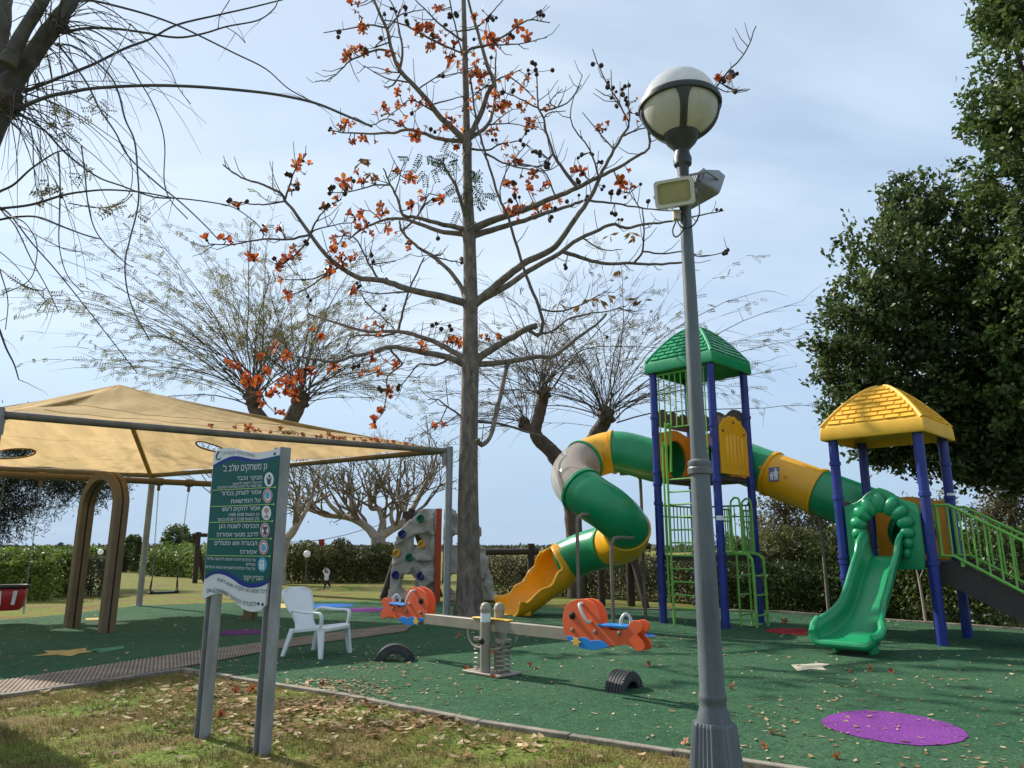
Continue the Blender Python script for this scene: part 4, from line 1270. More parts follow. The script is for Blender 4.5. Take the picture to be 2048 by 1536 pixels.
# crossing tube between the towers
q0 = loc(c1, 0, HS + .03, hz1); q5 = loc(c2, 0, HS + .03, Z2 + .43)
tp = [q0, q0 + ey_ * .30 + ez_ * -.02]
a_ = q0 + ey_ * .52 + ex_ * .22 + ez_ * -.03
z_ = q5 + ey_ * .52 - ex_ * .22 + ez_ * .15
tp += [a_, a_.lerp(z_, .25), a_.lerp(z_, .5), a_.lerp(z_, .75), z_, q5 + ey_ * .30 + ez_ * .02, q5]
tp = resample(catmull(tp, 8), 61)
def near_t(u, v):
    return min(range(61), key=lambda i: (proj(tp[i])[0] - u) ** 2 + (proj(tp[i])[1] - v) ** 2)
ca, cb = near_t(1558, 915), near_t(1640, 975)
cuts = (0, ca, cb, 60)
secs = []
for i, (a, d) in enumerate(zip(cuts, cuts[1:])):
    o = tube_section(tp, a, d, (m_grn, m_yel, m_grn)[i]); secs.append(o)
flange(tp, ca, m_yel, secs[0]); flange(tp, cb, m_yel, secs[1])
# picture plate on the yellow tube
pm = tp[31]; tt = (tp[32] - tp[30]).normalized()
def tube_pt(path, i, ang, r):
    t = (path[i + 1] - path[i - 1]).normalized(); side = t.cross(ez_).normalized(); up = side.cross(t)
    return path[i] + (side * math.cos(ang) + up * math.sin(ang)) * r, t, side * math.cos(ang) + up * math.sin(ang)
pp, t_, n_ = tube_pt(tp, near_t(1568, 940), R(6), TR + .003)
if n_.y > 0: pp, t_, n_ = tube_pt(tp, near_t(1568, 940), R(174), TR + .003)
Fm = frame_of(n_)
def plate_poly(pts, z): return [pp + Fm @ Vector((x, y, z)) for x, y in pts]
b = MB(); b.prism(plate_poly([(-.10, -.14), (.10, -.14), (.10, .14), (-.10, .14)], -.02), Fm @ Vector((0, 0, .03))); pl_ = b.build('picture_plate', mat('plate_violet', (.16, .14, .30), .4, .1, 5), secs[1], smooth=None)
pl_['label'] = 'small violet plate with white figures'
m_pw = m_whpl
def fig(x, y, s):
    body = [(x + dx * s, y + dy * s) for dx, dy in ((-.03, -.11), (-.01, -.11), (0, -.03), (.012, -.11), (.032, -.11), (.035, .02), (.05, .0), (.055, .02), (.035, .06), (-.035, .06), (-.055, .0), (-.04, -.01), (-.032, .02))]
    hd = [(x + .026 * s * math.cos(k * .7), y + .088 * s + .026 * s * math.sin(k * .7)) for k in range(9)]
    return body, hd
b = MB()
for x, y, s in ((-.045, -.035, .75), (.04, .0, 1.05)):
    for poly in fig(x, y, s): b.prism(plate_poly(poly, .0105), Fm @ Vector((0, 0, .002)))
# figures are flat print on the plate
b.build('figures', m_pw, secs[1], smooth=None)['kind'] = 'stuff'
for i in (near_t(1548, 925), near_t(1592, 950)):
    p_, t_, n_ = tube_pt(tp, i, R(10) if tube_pt(tp, i, R(10), 1)[2].y < 0 else R(170), TR + .002)
    b = MB(); b.lathe([(.035, -.01), (.038, .004), (.028, .008)], p_, 14, frame_of(n_)); b.build('tube_plug', m_orng, secs[1])
# spiral slide
s_ = loc(c1, -HS - .03, 0, hz1)
SPp = [s_, s_ - ex_ * .38, P(1240, 904, 15.85), P(1190, 913, 15.95), P(1153, 935, 15.55), P(1147, 962, 14.95), P(1178, 992, 14.5), P(1222, 1022, 14.45), P(1252, 1054, 14.85), P(1248, 1080, 15.45), P(1215, 1092, 16.15), P(1168, 1106, 16.6), P(1128, 1124, 16.85)]
sp = resample(catmull(SPp, 10), 121)
def near_i(u, v, lo=0, hi=121):
    best = None
    for i in range(lo, hi):
        q = proj(sp[i]); e = (q[0] - u) ** 2 + (q[1] - v) ** 2
        if best is None or e < best[0]: best = (e, i)
    return best[1]
i1 = near_i(1228, 905, 0, 50); i2 = near_i(1168, 925, i1, 60); i3 = near_i(1165, 982, i2, 80); i4 = near_i(1262, 1058, i3, 100); i5 = near_i(1222, 1091, i4 + 3, 121)
m_clear, n_n, l_l, b_b = _new('clear_polycarbonate')
b_b.inputs['Base Color'].default_value = (0.80, 0.72, 0.62, 1); b_b.inputs['Roughness'].default_value = 0.12
b_b.inputs['Specular IOR Level'].default_value = 0.6
_tr = n_n.new('ShaderNodeBsdfTransparent'); _tr.inputs[0].default_value = (0.86, 0.80, 0.74, 1)
_ms = n_n.new('ShaderNodeMixShader'); _ms.inputs[0].default_value = 0.62
l_l.new(b_b.outputs[0], _ms.inputs[1]); l_l.new(_tr.outputs[0], _ms.inputs[2]); l_l.new(_ms.outputs[0], n_n['Material Output'].inputs['Surface'])
cols = [(0, i1, m_grn), (i1, i2, m_yel), (i2, i3, m_clear), (i3, i4, m_grn), (i4, i5, m_yel), (i5, 120, m_grn)]
for k, (a, d, m) in enumerate(cols):
    o = tube_section(sp, a, d, m, 'spiral_tube_section', solid=(.02 if m is not m_clear else 0))
    if m is m_clear: o['label'] = 'clear see-through section of the spiral slide'
    fm = (m_grn, m_yel, m_grn, m_grn, m_yel, m_grn)[k]
    if k: flange(sp, a, fm, o)
# open exit chute
e0 = sp[120]; et = (sp[120] - sp[116]).normalized()
endp = P(1014, 1200, 16.3)
cp = catmull([e0 - et * .05, P(1112, 1138, 16.78), P(1085, 1160, 16.66), P(1055, 1184, 16.5), P(1030, 1196, 16.4), endp], 8)
cp = resample(cp, 30)
b = MB(); vs = []; fs = []; nn = 25
for i, p in enumerate(cp):
    t = (cp[min(i + 1, 29)] - cp[max(0, i - 1)]).normalized()
    sd_ = t.cross(ez_).normalized(); up = sd_.cross(t)
    f = i / 29
    # opening half-angle measured from straight down: 180 = closed tube
    opn = 178 if f < .08 else (178 - (f - .08) / .16 * 66 if f < .24 else 112 - (f - .24) * 34 + 5 * math.sin(f * 20))
    rad = (TR + .02 * math.sin(f * 9) - .03 * f) * (1 + .10 * min(1, f * 3))
    for k in range(nn):
        nearo = 178 if f < .06 else (178 - (f - .06) / .12 * 86 if f < .18 else 92 - 6 * math.sin(f * 17) - 10 * f)
        opn = 178 if f < .10 else (178 - (f - .10) / .10 * 30 if f < .20 else (148 - (f - .20) / .12 * 34 if f < .32 else 114 - (f - .32) * 34 + 5 * math.sin(f * 20)))
        a = R(-90 - nearo + (nearo + opn) * k / (nn - 1))
        vs.append(p + sd_ * math.cos(a) * rad * (1 + .10 * f) + up * math.sin(a) * rad * (1.0 if f < .25 else 1.0 - .22 * (f - .25)))
fs = [(i * nn + j, i * nn + j + 1, i * nn + nn + j + 1, i * nn + nn + j) for i in range(29) for j in range(nn - 1)]
b.add(vs, fs); ch = b.build('exit_chute', m_yel, play, smooth=60, solid=.06)
for j in (0, nn - 1):
    b = MB(); b.tube([vs[i * nn + j] for i in range(5, 30)], .032, 8); b.build('chute_lip', m_yel, ch)
b = MB(); b.tube([vs[k] for k in range(nn)] , .035, 8); b.build('chute_collar', m_yel, ch)
b = MB(); b.box(Vector((endp.x + .40, endp.y + .06, .09)), (.24, .5, .16)); b.build('chute_foot', m_yel, ch, bevel=.03)
# supports under the tubes: bent tubes
def support(u, v0, attach, r=.034):
    base = G(u, v0) if not isinstance(u, Vector) else u
    top = attach; z = top.z
    d = Vector((top.x - base.x, top.y - base.y, 0)); L = d.length; d = d / L
    pts = [base, base + ez_ * (z - .25), base + ez_ * (z - .08) + d * .04, base + d * .14 + ez_ * z, top]
    b = MB(); b.tube(catmull(pts, 4), r, 12); b.build('tube_support', m_legs, play)
def under(u, v, Y, dz=0): return P(u, v, Y)
support(Vector((P(1154, 1030, 13.95).x, 13.95, 0)), 0, P(1184, 1030, 14.2))
support(Vector((P(1222, 1078, 13.9).x, 13.9, 0)), 0, P(1266, 1076, 14.3))
support(Vector((P(1281, 965, 15.9).x, 15.9, 0)), 0, P(1240, 948, 15.9))
sb = G(1647, 1234)
support(Vector((P(1640, 1030, 14.6).x, 14.6, 0)), 0, P(1612, 1018, 14.5))
sb2 = loc(c2, 0, HS + .75, 0)
support(sb2, 0, loc(c2, 0, HS + .45, Z2 + .02))
# ---- green slide front panel with arch
n = 40; outer = []; inner = []
wq = HS - .10
zb, ztp = Z2 - .13, Z2 + .98
oc = [(-wq, zb), (wq, zb), (wq, ztp - .10), (wq * .55, ztp - .02), (wq * .3, ztp + .12), (0, ztp + .19), (-wq * .3, ztp + .12), (-wq * .55, ztp - .02), (-wq, ztp - .10)]
oc = [Vector((a, c, 0)) for a, c in oc]
ow = resample(oc + [oc[0]], n + 1)[:-1]
icv = [Vector((a, c, 0)) for a, c in ((-.27, Z2 + .0), (.27, Z2 + .0), (.30, Z2 + .3), (.29, Z2 + .56), (.19, Z2 + .75), (0, Z2 + .82), (-.19, Z2 + .75), (-.29, Z2 + .56), (-.30, Z2 + .3))]
iw = resample(icv + [icv[0]], n + 1)[:-1]
fY = -HS - .05
b = MB(); b.ring([loc(c2, p.x, fY, p.y) for p in ow], [loc(c2, p.x, fY, p.y) for p in iw], ey_ * .06)
apn = b.build('arch_panel', m_grn, play, smooth=30, bevel=.01)
# puffed scallops round the arch
NSC = 13
arc = resample([Vector((-.31, Z2 + .12, 0)), Vector((-.345, Z2 + .35, 0)), Vector((-.33, Z2 + .58, 0)), Vector((-.22, Z2 + .79, 0)), Vector((0, Z2 + .88, 0)), Vector((.22, Z2 + .79, 0)), Vector((.33, Z2 + .58, 0)), Vector((.345, Z2 + .35, 0)), Vector((.31, Z2 + .12, 0))], NSC)
um = bpy.data.meshes.new('scallop'); bmm = bmesh.new(); bmesh.ops.create_uvsphere(bmm, u_segments=14, v_segments=9, radius=1); bmm.to_mesh(um); bmm.free()
um.polygons.foreach_set('use_smooth', [True] * len(um.polygons)); um.materials.append(m_grn)
for i, p in enumerate(arc):
    d = (arc[min(i + 1, NSC - 1)] - arc[max(0, i - 1)]).normalized()
    e = Vector((-d.y, d.x, 0))
    big = .55 + .45 * math.sin(math.pi * i / (NSC - 1))
    X = (ex_ * d.x + ez_ * d.y); Yv = (ex_ * e.x + ez_ * e.y)
    if Yv.dot((ex_ * p.x + ez_ * (p.y - Z2 - .45))) < 0: Yv = -Yv
    cpt = loc(c2, p.x, fY - .01, p.y) + Yv * .04 * big
    place(um, 'scallop', apn, basis(cpt, X * (.105 * (.7 + .35 * big)), Yv * (.17 * big ** 1.6), ey_ * .085))
# slide chute
ss = [(0.06, Z2 + .02), (-.12, Z2 - .01), (-.45, Z2 - .26), (-.85, Z2 - .62), (-1.25, Z2 - .90), (-1.60, .20), (-1.85, .145), (-2.08, .15)]
cl = resample(catmull([loc(c2, 0, -HS + s, z) for s, z in ss], 8), 44)
prof_n = 21
b = MB(); vs = []
for i, p in enumerate(cl):
    f = i / 43
    t = (cl[min(i + 1, 43)] - cl[max(0, i - 1)]).normalized(); up = ex_.cross(t)
    if up.z < 0: up = -up
    wall = .30 - .03 * math.sin(f * math.pi) + (.05 if f > .85 else 0)
    wall = max(.15, wall + (.16 * max(0, .14 - f) / .14))
    hw = .27 + .15 * max(0, min(1, (f - .55) / .36)) ** 1.2 - .05 * max(0, (f - .92) / .08)
    if f > .80: wall *= 1 - .66 * math.sin((f - .80) / .20 * math.pi / 2) ** 2.2
    for k in range(prof_n):
        s = -1 + 2 * k / (prof_n - 1)
        if abs(s) < .62:
            x = s / .62 * hw * .86; y = .006 * math.cos(s * 62) if abs(s) < .5 and f < .9 else 0.0
        else:
            q = (abs(s) - .62) / .38
            x = math.copysign(hw * .86 + hw * .26 * math.sin(q * math.pi / 2), s); y = wall * (q ** 1.6)
        vs.append(p + ex_ * x + up * y)
fs = [(i * prof_n + j, i * prof_n + j + 1, i * prof_n + prof_n + j + 1, i * prof_n + prof_n + j) for i in range(43) for j in range(prof_n - 1)]
b.add(vs, fs); sl = b.build('slide', m_grn, play, smooth=50, solid=.05); sl['label'] = 'green moulded slide below the yellow roof'
for j in (0, prof_n - 1):
    b = MB(); b.tube([vs[i * prof_n + j] for i in range(0, 44)], [.036] * 36 + [.04, .045, .05, .055, .058, .06, .06, .055], 10); b.build('slide_lip', m_grn, sl)
endl = [vs[43 * prof_n + j] for j in range(prof_n)]
b = MB(); b.tube(endl, .05, 10); b.build('slide_end_lip', m_grn, sl)
for k in range(9):
    x = (k - 4) * .062; b = MB()
    pA = cl[35] + ex_ * x; pB = cl[41] + ex_ * x
    b.tube([pA + ez_ * .0, pA.lerp(pB, .3) + ez_ * .012, pA.lerp(pB, .8) + ez_ * .012, pB], [.008, .022, .026, .01], 8); b.build('slide_rib', m_grn, sl)
for f in (-1, 1):
    b = MB(); b.box(loc(c2, .24 * f, -HS - 1.62, .06), (.05, .3, .14), Matrix.Rotation(YAW, 3, 'Z')); b.build('slide_foot', m_grn, sl, bevel=.01)
b = MB(); b.tube([loc(c2, .0, -HS - .75, Z2 - .62), loc(c2, .0, -HS - .75, .012)], .034, 10); b.build('tube_support', m_legs, play)
# ---- stairs on the right of the low tower
SL = 2.05; nst = 6
def stz(t): return Z2 - .10 - (Z2 - .05) * t
for y in (-.40, .40):
    b = MB()
    poly = [loc(c2, HS - .02, y, Z2 - .01), loc(c2, HS + .30, y, Z2 - .01), loc(c2, HS + SL, y, .20), loc(c2, HS + SL, y, .012), loc(c2, HS + SL - .35, y, .012), loc(c2, HS + .10, y, Z2 - .36), loc(c2, HS - .02, y, Z2 - .36)]
    b.prism(poly, ey_ * .035); b.build('stair_stringer', m_deck, play, smooth=None)
for k in range(nst):
    t = (k + .5) / nst
    b = MB(); bx(b, c2, HS + .15 + (SL - .2) * t, .0175, Z2 - .04 - (Z2 - .12) * t, .36, .76, .035); b.build('stair_tread', m_deck, play, bevel=.006)
for y in (-.47, .47):
    A0 = loc(c2, HS + .02, y, Z2 + .08); A1 = loc(c2, HS + SL, y, .24); B0_ = A0 + ez_ * .78; B1_ = A1 + ez_ * .78
    b = MB(); b.tube([A0, loc(c2, HS + .25, y, Z2 + .08), A1], .024, 10); hr = b.build('handrail', m_lime, play)
    bar([B0_, loc(c2, HS + .25, y, Z2 + .86), B1_], .024, 10, 'top_rail', hr)
    for k in range(13):
        f = (k + .3) / 12.8
        x = HS + .03 + (SL - .05) * f
        zb_ = Z2 + .08 if x < HS + .25 else Z2 + .08 + (.24 - Z2 - .08) * (x - HS - .25) / (SL - .25)
        bar([loc(c2, x, y, zb_), loc(c2, x, y, zb_ + .78)], .015 if k else .028, 8, 'baluster', hr)
    for x in (HS + .35, HS + 1.5):
        zb_ = Z2 + .08 + (.24 - Z2 - .08) * (x - HS - .25) / (SL - .25)
        b = MB(); bx(b, c2, x, y * .97, zb_ - .05, .05, .02, .1); b.build('rail_bracket', m_lime, hr, smooth=None)
# ================================================================== SEESAW
m_beige = mat('beige_steel', (0.30, 0.255, 0.19), 0.45, 0.14, 5, bump=0.04, bscale=40, spec=0.4)
m_orange = mat('orange_board', (0.74, 0.10, 0.022), 0.45, 0.08, 3, bump=0.03, bscale=60, spec=0.4, dust=.2)
m_sblue = mat('sky_blue_board', (0.012, 0.20, 0.55), 0.42, 0.08, 3, spec=0.4)
m_ybrd = mat('yellow_board', (0.72, 0.42, 0.06), 0.45, 0.08, 3, spec=0.4)
m_grip = mat('white_grip', (0.55, 0.55, 0.52), 0.4, 0.08, 5, spec=0.4)
ss_c = G(988, 1349); ss_c = Vector((-0.235, 9.12, 0))
ssd = Vector((.97 + 1.5, 7.92 - 10.3, 0)).normalized(); ssn = Vector((ssd.y, -ssd.x, 0))
if ssn.y > 0: ssn = -ssn
see = thing('seesaw', ss_c, 'beige seesaw with two orange whale seats on a sprung base', 'seesaw')
zbm = P(1080, 1258, 8.78).z
srot = Matrix.Rotation(math.atan2(ssd.y, ssd.x), 3, 'Z')
b = MB(); b.box(ss_c + ez_ * .03, (.62, .40, .025), srot); b.build('base_plate', m_beige, see, bevel=.006)
for s in (-1, 1):
    p = ss_c + ssn * (.115 * s) + ez_ * .03
    zt_ = P(970, 1226, p.y).z
    b = MB(); b.lathe([(.062, 0), (.062, zt_), (.068, zt_ + .004), (.068, zt_ + .03), (.062, zt_ + .04)] + [(.062 * math.cos(t), zt_ + .04 + .055 * math.sin(t)) for t in (.3, .6, .9, 1.2, 1.45)], p, 18)
    po = b.build('pivot_post', m_beige, see)
    if s == 1:
        b = MB(); vs = []
        for k in range(9):
            a = R(-160 + 17 * k)
            for z in (zt_ - .13, zt_ - .03): vs.append(p + Vector((.063 * math.cos(a), .063 * math.sin(a), z)))
        b.add(vs, [(2 * i, 2 * i + 2, 2 * i + 3, 2 * i + 1) for i in range(8)]); b.build('sticker', m_whpl, po, fixn=False)
        b = MB(); b.lathe([(.035, -.01), (.035, .02), (.02, .035)], p + ssn * .06 + ez_ * .36, 14, frame_of(ssn)); b.build('bolt_cap', m_blackrub, po)
tlt = 0.006
bm0 = ss_c - ssd * 1.15; bm1 = ss_c + ssd * 1.15
b = MB(); b.box(ss_c + ez_ * zbm, (2.5, .085, .13), srot); b.build('beam', m_beige, see, bevel=.008)
b = MB(); b.box(ss_c + ez_ * (zbm + .078), (.62, .10, .018), srot); b.build('beam_top_plate', m_ybrd, see, bevel=.006)
for s in (-1, 1):
    b = MB(); c_ = ss_c + ssd * (.185 * s); n_ = 150; turns = 7
    b.tube([c_ + Vector((.085 * math.cos(2 * math.pi * turns * k / n_), .085 * math.sin(2 * math.pi * turns * k / n_), .045 + (zbm - .20) * k / n_)) for k in range(n_ + 1)], .0105, 6)
    b.build('spring', m_beige, see)
    b = MB(); b.lathe([(.10, zbm - .17), (.10, zbm - .14)], c_, 16); b.build('spring_cap', m_beige, see)
    for q in (-1, 1):
        o_ = ssn * (.10 * q)
        b = MB(); b.tube(catmull([c_ + ssd * (.13 * s) + o_ + ez_ * (zbm - .03), c_ + ssd * (.13 * s) + o_ + ez_ * (zbm - .13), c_ + ssd * (.04 * s) + o_ + ez_ * (zbm - .23), c_ - ssd * (.12 * s) + o_ + ez_ * (zbm - .25)], 4), .012, 8)
        b.build('stop_bar', m_beige, see)
# whale seat traced in the plane of the beam
wplane = ss_c - ssn * 0.0
def WP(zx, zy, off=0.0):
    return PL(720 + zx * 0.30273, 1000 + zy * 0.30273, wplane + ssn * .15, ssn)
whale = [(1342, 745), (1358, 700), (1398, 668), (1445, 655), (1495, 657), (1540, 682), (1570, 725), (1583, 780), (1592, 838), (1640, 856), (1700, 862), (1755, 852), (1782, 812), (1808, 796), (1842, 802), (1866, 835), (1856, 868), (1830, 892), (1862, 930), (1878, 968), (1868, 992), (1838, 1000), (1800, 976), (1762, 958), (1700, 962), (1640, 968), (1570, 984), (1500, 980), (1430, 960), (1380, 925), (1350, 880), (1338, 810)]
wl3 = catmull([WP(*p) for p in whale + whale[:1]], 3)[:-1]
wave = [(1366, 900), (1388, 895), (1415, 905), (1440, 915), (1470, 905), (1500, 912), (1530, 930), (1560, 926), (1590, 926), (1620, 940), (1650, 968), (1600, 982), (1540, 990), (1480, 980), (1420, 955), (1385, 930)]
wv3 = [WP(*p) for p in wave]
def rot180(p):
    q = p - ss_c; return Vector((ss_c.x - q.x, ss_c.y - q.y, p.z))
gap = .12; pt = .022
for end in (0, 1):
    T = (lambda p: p) if end == 0 else rot180
    first = None
    def put(bld, name, m, par=None, **kw):
        for i in range(len(bld.v)): bld.v[i] = T(bld.v[i])
        return bld.build(name, m, par or see, **kw)
    for s in (0, 1):
        off = -ssn * (gap * s)
        b = MB(); b.prism([p + off for p in wl3], -ssn * pt)
        wh = put(b, 'whale_board', m_orange, smooth=None, bevel=.004)
        outer = (s == 0)
        fo = off + (ssn * .001 if outer else -ssn * (pt + .019))
        b = MB(); b.prism([p + fo for p in wv3], ssn * .018); put(b, 'wave_board', m_sblue, wh, smooth=None, bevel=.003)
        d = 1 if outer else -1
        pf = off + (ssn * .0 if outer else -ssn * pt)
        ee = WP(1403, 762) + pf
        b = MB(); b.lathe([(.042, -.004), (.042, .008), (.028, .014), (.026, .028), (.012, .036)], ee, 18, frame_of(ssn * d)); put(b, 'eye', m_blackrub, wh)
        b = MB(); cst = WP(1438, 935) + pf + ssn * (.019 * d)
        st5 = []
        for k in range(12):
            a = math.pi * k / 6; r_ = .055 if k % 2 == 0 else .030
            st5.append(cst + ssd * (r_ * 1.3 * math.cos(a)) + ez_ * (r_ * math.sin(a)))
        b.prism(st5, ssn * (.012 * d)); put(b, 'fish_board', m_ybrd, wh, smooth=None, bevel=.003)
        for zx, zy in ((1405, 858), (1556, 872), (1715, 880)):
            b = MB(); b.lathe([(.022, 0), (.022, .014), (.01, .022)], WP(zx, zy) + pf, 12, frame_of(ssn * d)); put(b, 'bolt_cap', m_legs, wh)
        for x0, y0, x1, y1 in ((1470, 685, 1525, 805),):
            a, c_ = WP(x0, y0) + pf, WP(x1, y1) + pf
            md2 = (a + c_) / 2 + ssn * (.075 * d)
            b = MB(); b.tube(catmull([a, a + ssn * (.06 * d) + (c_ - a) * .04, md2 , c_ + ssn * (.06 * d) - (c_ - a) * .04, c_], 4), .017, 8); put(b, 'hand_grip', m_grip, wh)
    # seat board, rear handle
    a, c_ = WP(1578, 838), WP(1770, 852)
    b = MB()
    w0, w1 = ssn * .03, -ssn * (gap + .05)
    sh = [a + w0, c_ + w0 * .3, c_ + w1 * .9, a + w1]
    b.prism([p + ez_ * .005 for p in sh], ez_ * .025); put(b, 'seat', m_sblue, smooth=None, bevel=.008)
    h0 = WP(1715, 838) - ssn * .03 - ssd * .0; h1 = WP(1755, 838) - ssn * (gap - .03)
    tz = WP(1740, 762).z - h0.z
    b = MB(); b.tube(catmull([h0, h0 + ez_ * tz * .6, (h0 + h1) / 2 + ez_ * tz * 1.05, h1 + ez_ * tz * .6, h1], 5), .016, 8); put(b, 'handle', m_grip)

# ================================================================== TYRES
m_tyre = mat('tyre_rubber', (0.022, 0.023, 0.026), 0.55, 0.3, 10, bump=0.1, bscale=50, spec=0.4, dust=.25)
def tyre(c, r, wdt, yaw, sink, label):
    t = thing('half_buried_tyre', (c.x, c.y, 0), label, 'tyre', 'tyres sunk in the rubber ground')
    rot = Matrix.Rotation(yaw, 3, 'Z') @ Matrix.Rotation(R(90), 3, 'X')
    cc = Vector((c.x, c.y, -sink))
    hw = wdt / 2
    prof = []
    groove = [(-.78, 0), (-.5, 0), (-.47, -.014), (-.42, -.014), (-.39, 0), (-.14, 0), (-.11, -.014), (-.06, -.014), (-.03, 0), (.22, 0), (.25, -.014), (.30, -.014), (.33, 0), (.55, 0), (.58, -.014), (.62, -.014), (.65, 0), (.78, 0)]
    side = [(.58, -.80), (.60, -1.0), (.72, -1.04), (.84, -1.0), (.94, -.93)]
    pts = [(r * a, hw * z) for a, z in side] + [(r + d - .0, hw * z) for z, d in groove] + [(r * a, -hw * z) for a, z in reversed(side)]
    inn = [(r * .62, hw * .7), (r * .80, hw * .86), (r * .90, hw * .5), (r * .90, -hw * .5), (r * .80, -hw * .86), (r * .62, -hw * .7)]
    b = MB(); b.lathe(pts + inn + [pts[0]], cc, 56, rot, caps=False)
    b.build('carcass', m_tyre, t, smooth=40)
    um = bpy.data.meshes.new('tread_block')
    um.from_pydata([(-.5, -.5, 0), (.5, -.5, 0), (.5, .5, 0), (-.5, .5, 0), (-.42, -.42, 1), (.42, -.42, 1), (.42, .42, 1), (-.42, .42, 1)], [], [(0, 1, 5, 4), (1, 2, 6, 5), (2, 3, 7, 6), (3, 0, 4, 7), (4, 5, 6, 7)])
    um.materials.append(m_tyre)
    for sgn_ in (-1, 1):
        for k in range(44):
            a = 2 * math.pi * k / 44
            p = cc + rot @ Vector((r * .985 * math.cos(a), r * .985 * math.sin(a), sgn_ * hw * .86))
            if p.z < -.02: continue
            rad_ = rot @ Vector((math.cos(a), math.sin(a), 0)); tan = rot @ Vector((-math.sin(a), math.cos(a), 0)); ax = rot @ Vector((0, 0, 1))
            place(um, 'tread_block', t, basis(p - rad_ * .01, tan * (2 * math.pi * r / 44 * .72), ax * hw * .26, rad_ * .016))
tyre(G(1248, 1380), .245, .21, R(52), .05, 'half-buried black tyre beside the lamp post')
tyre(G(790, 1322), .275, .21, R(8), .06, 'half-buried black tyre below the left whale seat')

# ================================================================== CHAIR
m_chair = mat('white_monobloc', (0.80, 0.79, 0.77), 0.38, 0.05, 4, bump=0.02, bscale=40, spec=0.45)
ch_c = (G(579, 1316) + G(647, 1323) + G(618, 1302) + G(695, 1306)) / 4
chair = thing('plastic_chair', (ch_c.x, ch_c.y, 0), 'white plastic armchair on the rubber ground beside the sign', 'chair')
cyaw = R(-24)
cf = Vector((math.cos(cyaw), math.sin(cyaw), 0)); cs = Vector((-math.sin(cyaw), math.cos(cyaw), 0))
def CH(f, s, z): return Vector((ch_c.x, ch_c.y, .012)) + cf * f + cs * s + ez_ * z
b = MB(); nu, nv = 12, 12; vs = []
for i in range(nu + 1):                       # seat shell
    f = i / nu
    for j in range(nv + 1):
        s = -1 + 2 * j / nv
        wd = .235 + .05 * f
        z = .395 - .075 * (1 - f) + .03 * s * s - .035 * max(0, f - .85) / .15 - .02 * math.sin(f * math.pi)
        vs.append(CH(-.25 + .58 * f - .02 * s * s, wd * s, z))
b.add(vs, [(i * (nv + 1) + j, i * (nv + 1) + j + 1, (i + 1) * (nv + 1) + j + 1, (i + 1) * (nv + 1) + j) for i in range(nu) for j in range(nv)])
b.build('seat', m_chair, chair, smooth=60, solid=.014)
b = MB(); vs = []; nu, nv = 18, 12
for i in range(nu + 1):                       # back shell
    t = i / nu
    wd = (.225 - .035 * math.sin(min(1, t / .35) * math.pi) if t < .35 else .225 + .085 * math.sin((t - .35) / .65 * math.pi * .62) ) * (1 if t < .86 else 1 - .42 * ((t - .86) / .14) ** 2.2)
    for j in range(nv + 1):
        s = -1 + 2 * j / nv
        vs.append(CH(-.24 - .24 * t - .03 * t * t + .05 * s * s * (.4 + .6 * t), wd * s, .325 + .56 * t))
b.add(vs, [(i * (nv + 1) + j, i * (nv + 1) + j + 1, (i + 1) * (nv + 1) + j + 1, (i + 1) * (nv + 1) + j) for i in range(nu) for j in range(nv)])
bk = b.build('backrest', m_chair, chair, smooth=60, solid=.012)
bkv = vs
rimp = [vs[i * (nv + 1)] for i in range(nu + 1)] + [vs[nu * (nv + 1) + j] for j in range(1, nv + 1)] + [vs[i * (nv + 1) + nv] for i in range(nu - 1, -1, -1)]
b = MB(); b.tube(rimp, .011, 8); b.build('back_rim', m_chair, bk)
dots = MB()
for i in range(4, 16):                        # perforations
    for j in range(3, 10):
        if (i + j) % 2: continue
        p = vs[i * (nv + 1) + j]; q = vs[(i + 1) * (nv + 1) + j]; up = (q - p).normalized(); nr = up.cross(cs).normalized()
        if nr.dot(cf) < 0: nr = -nr
        dots.lathe([(.006, 0), (.006, .0015)], p + nr * .002, 6, frame_of(nr))
dots.build('perforations', mat('perforation_shadow_hole', (.30, .31, .34), .8, .05, 4), bk, smooth=None)['kind'] = 'stuff'
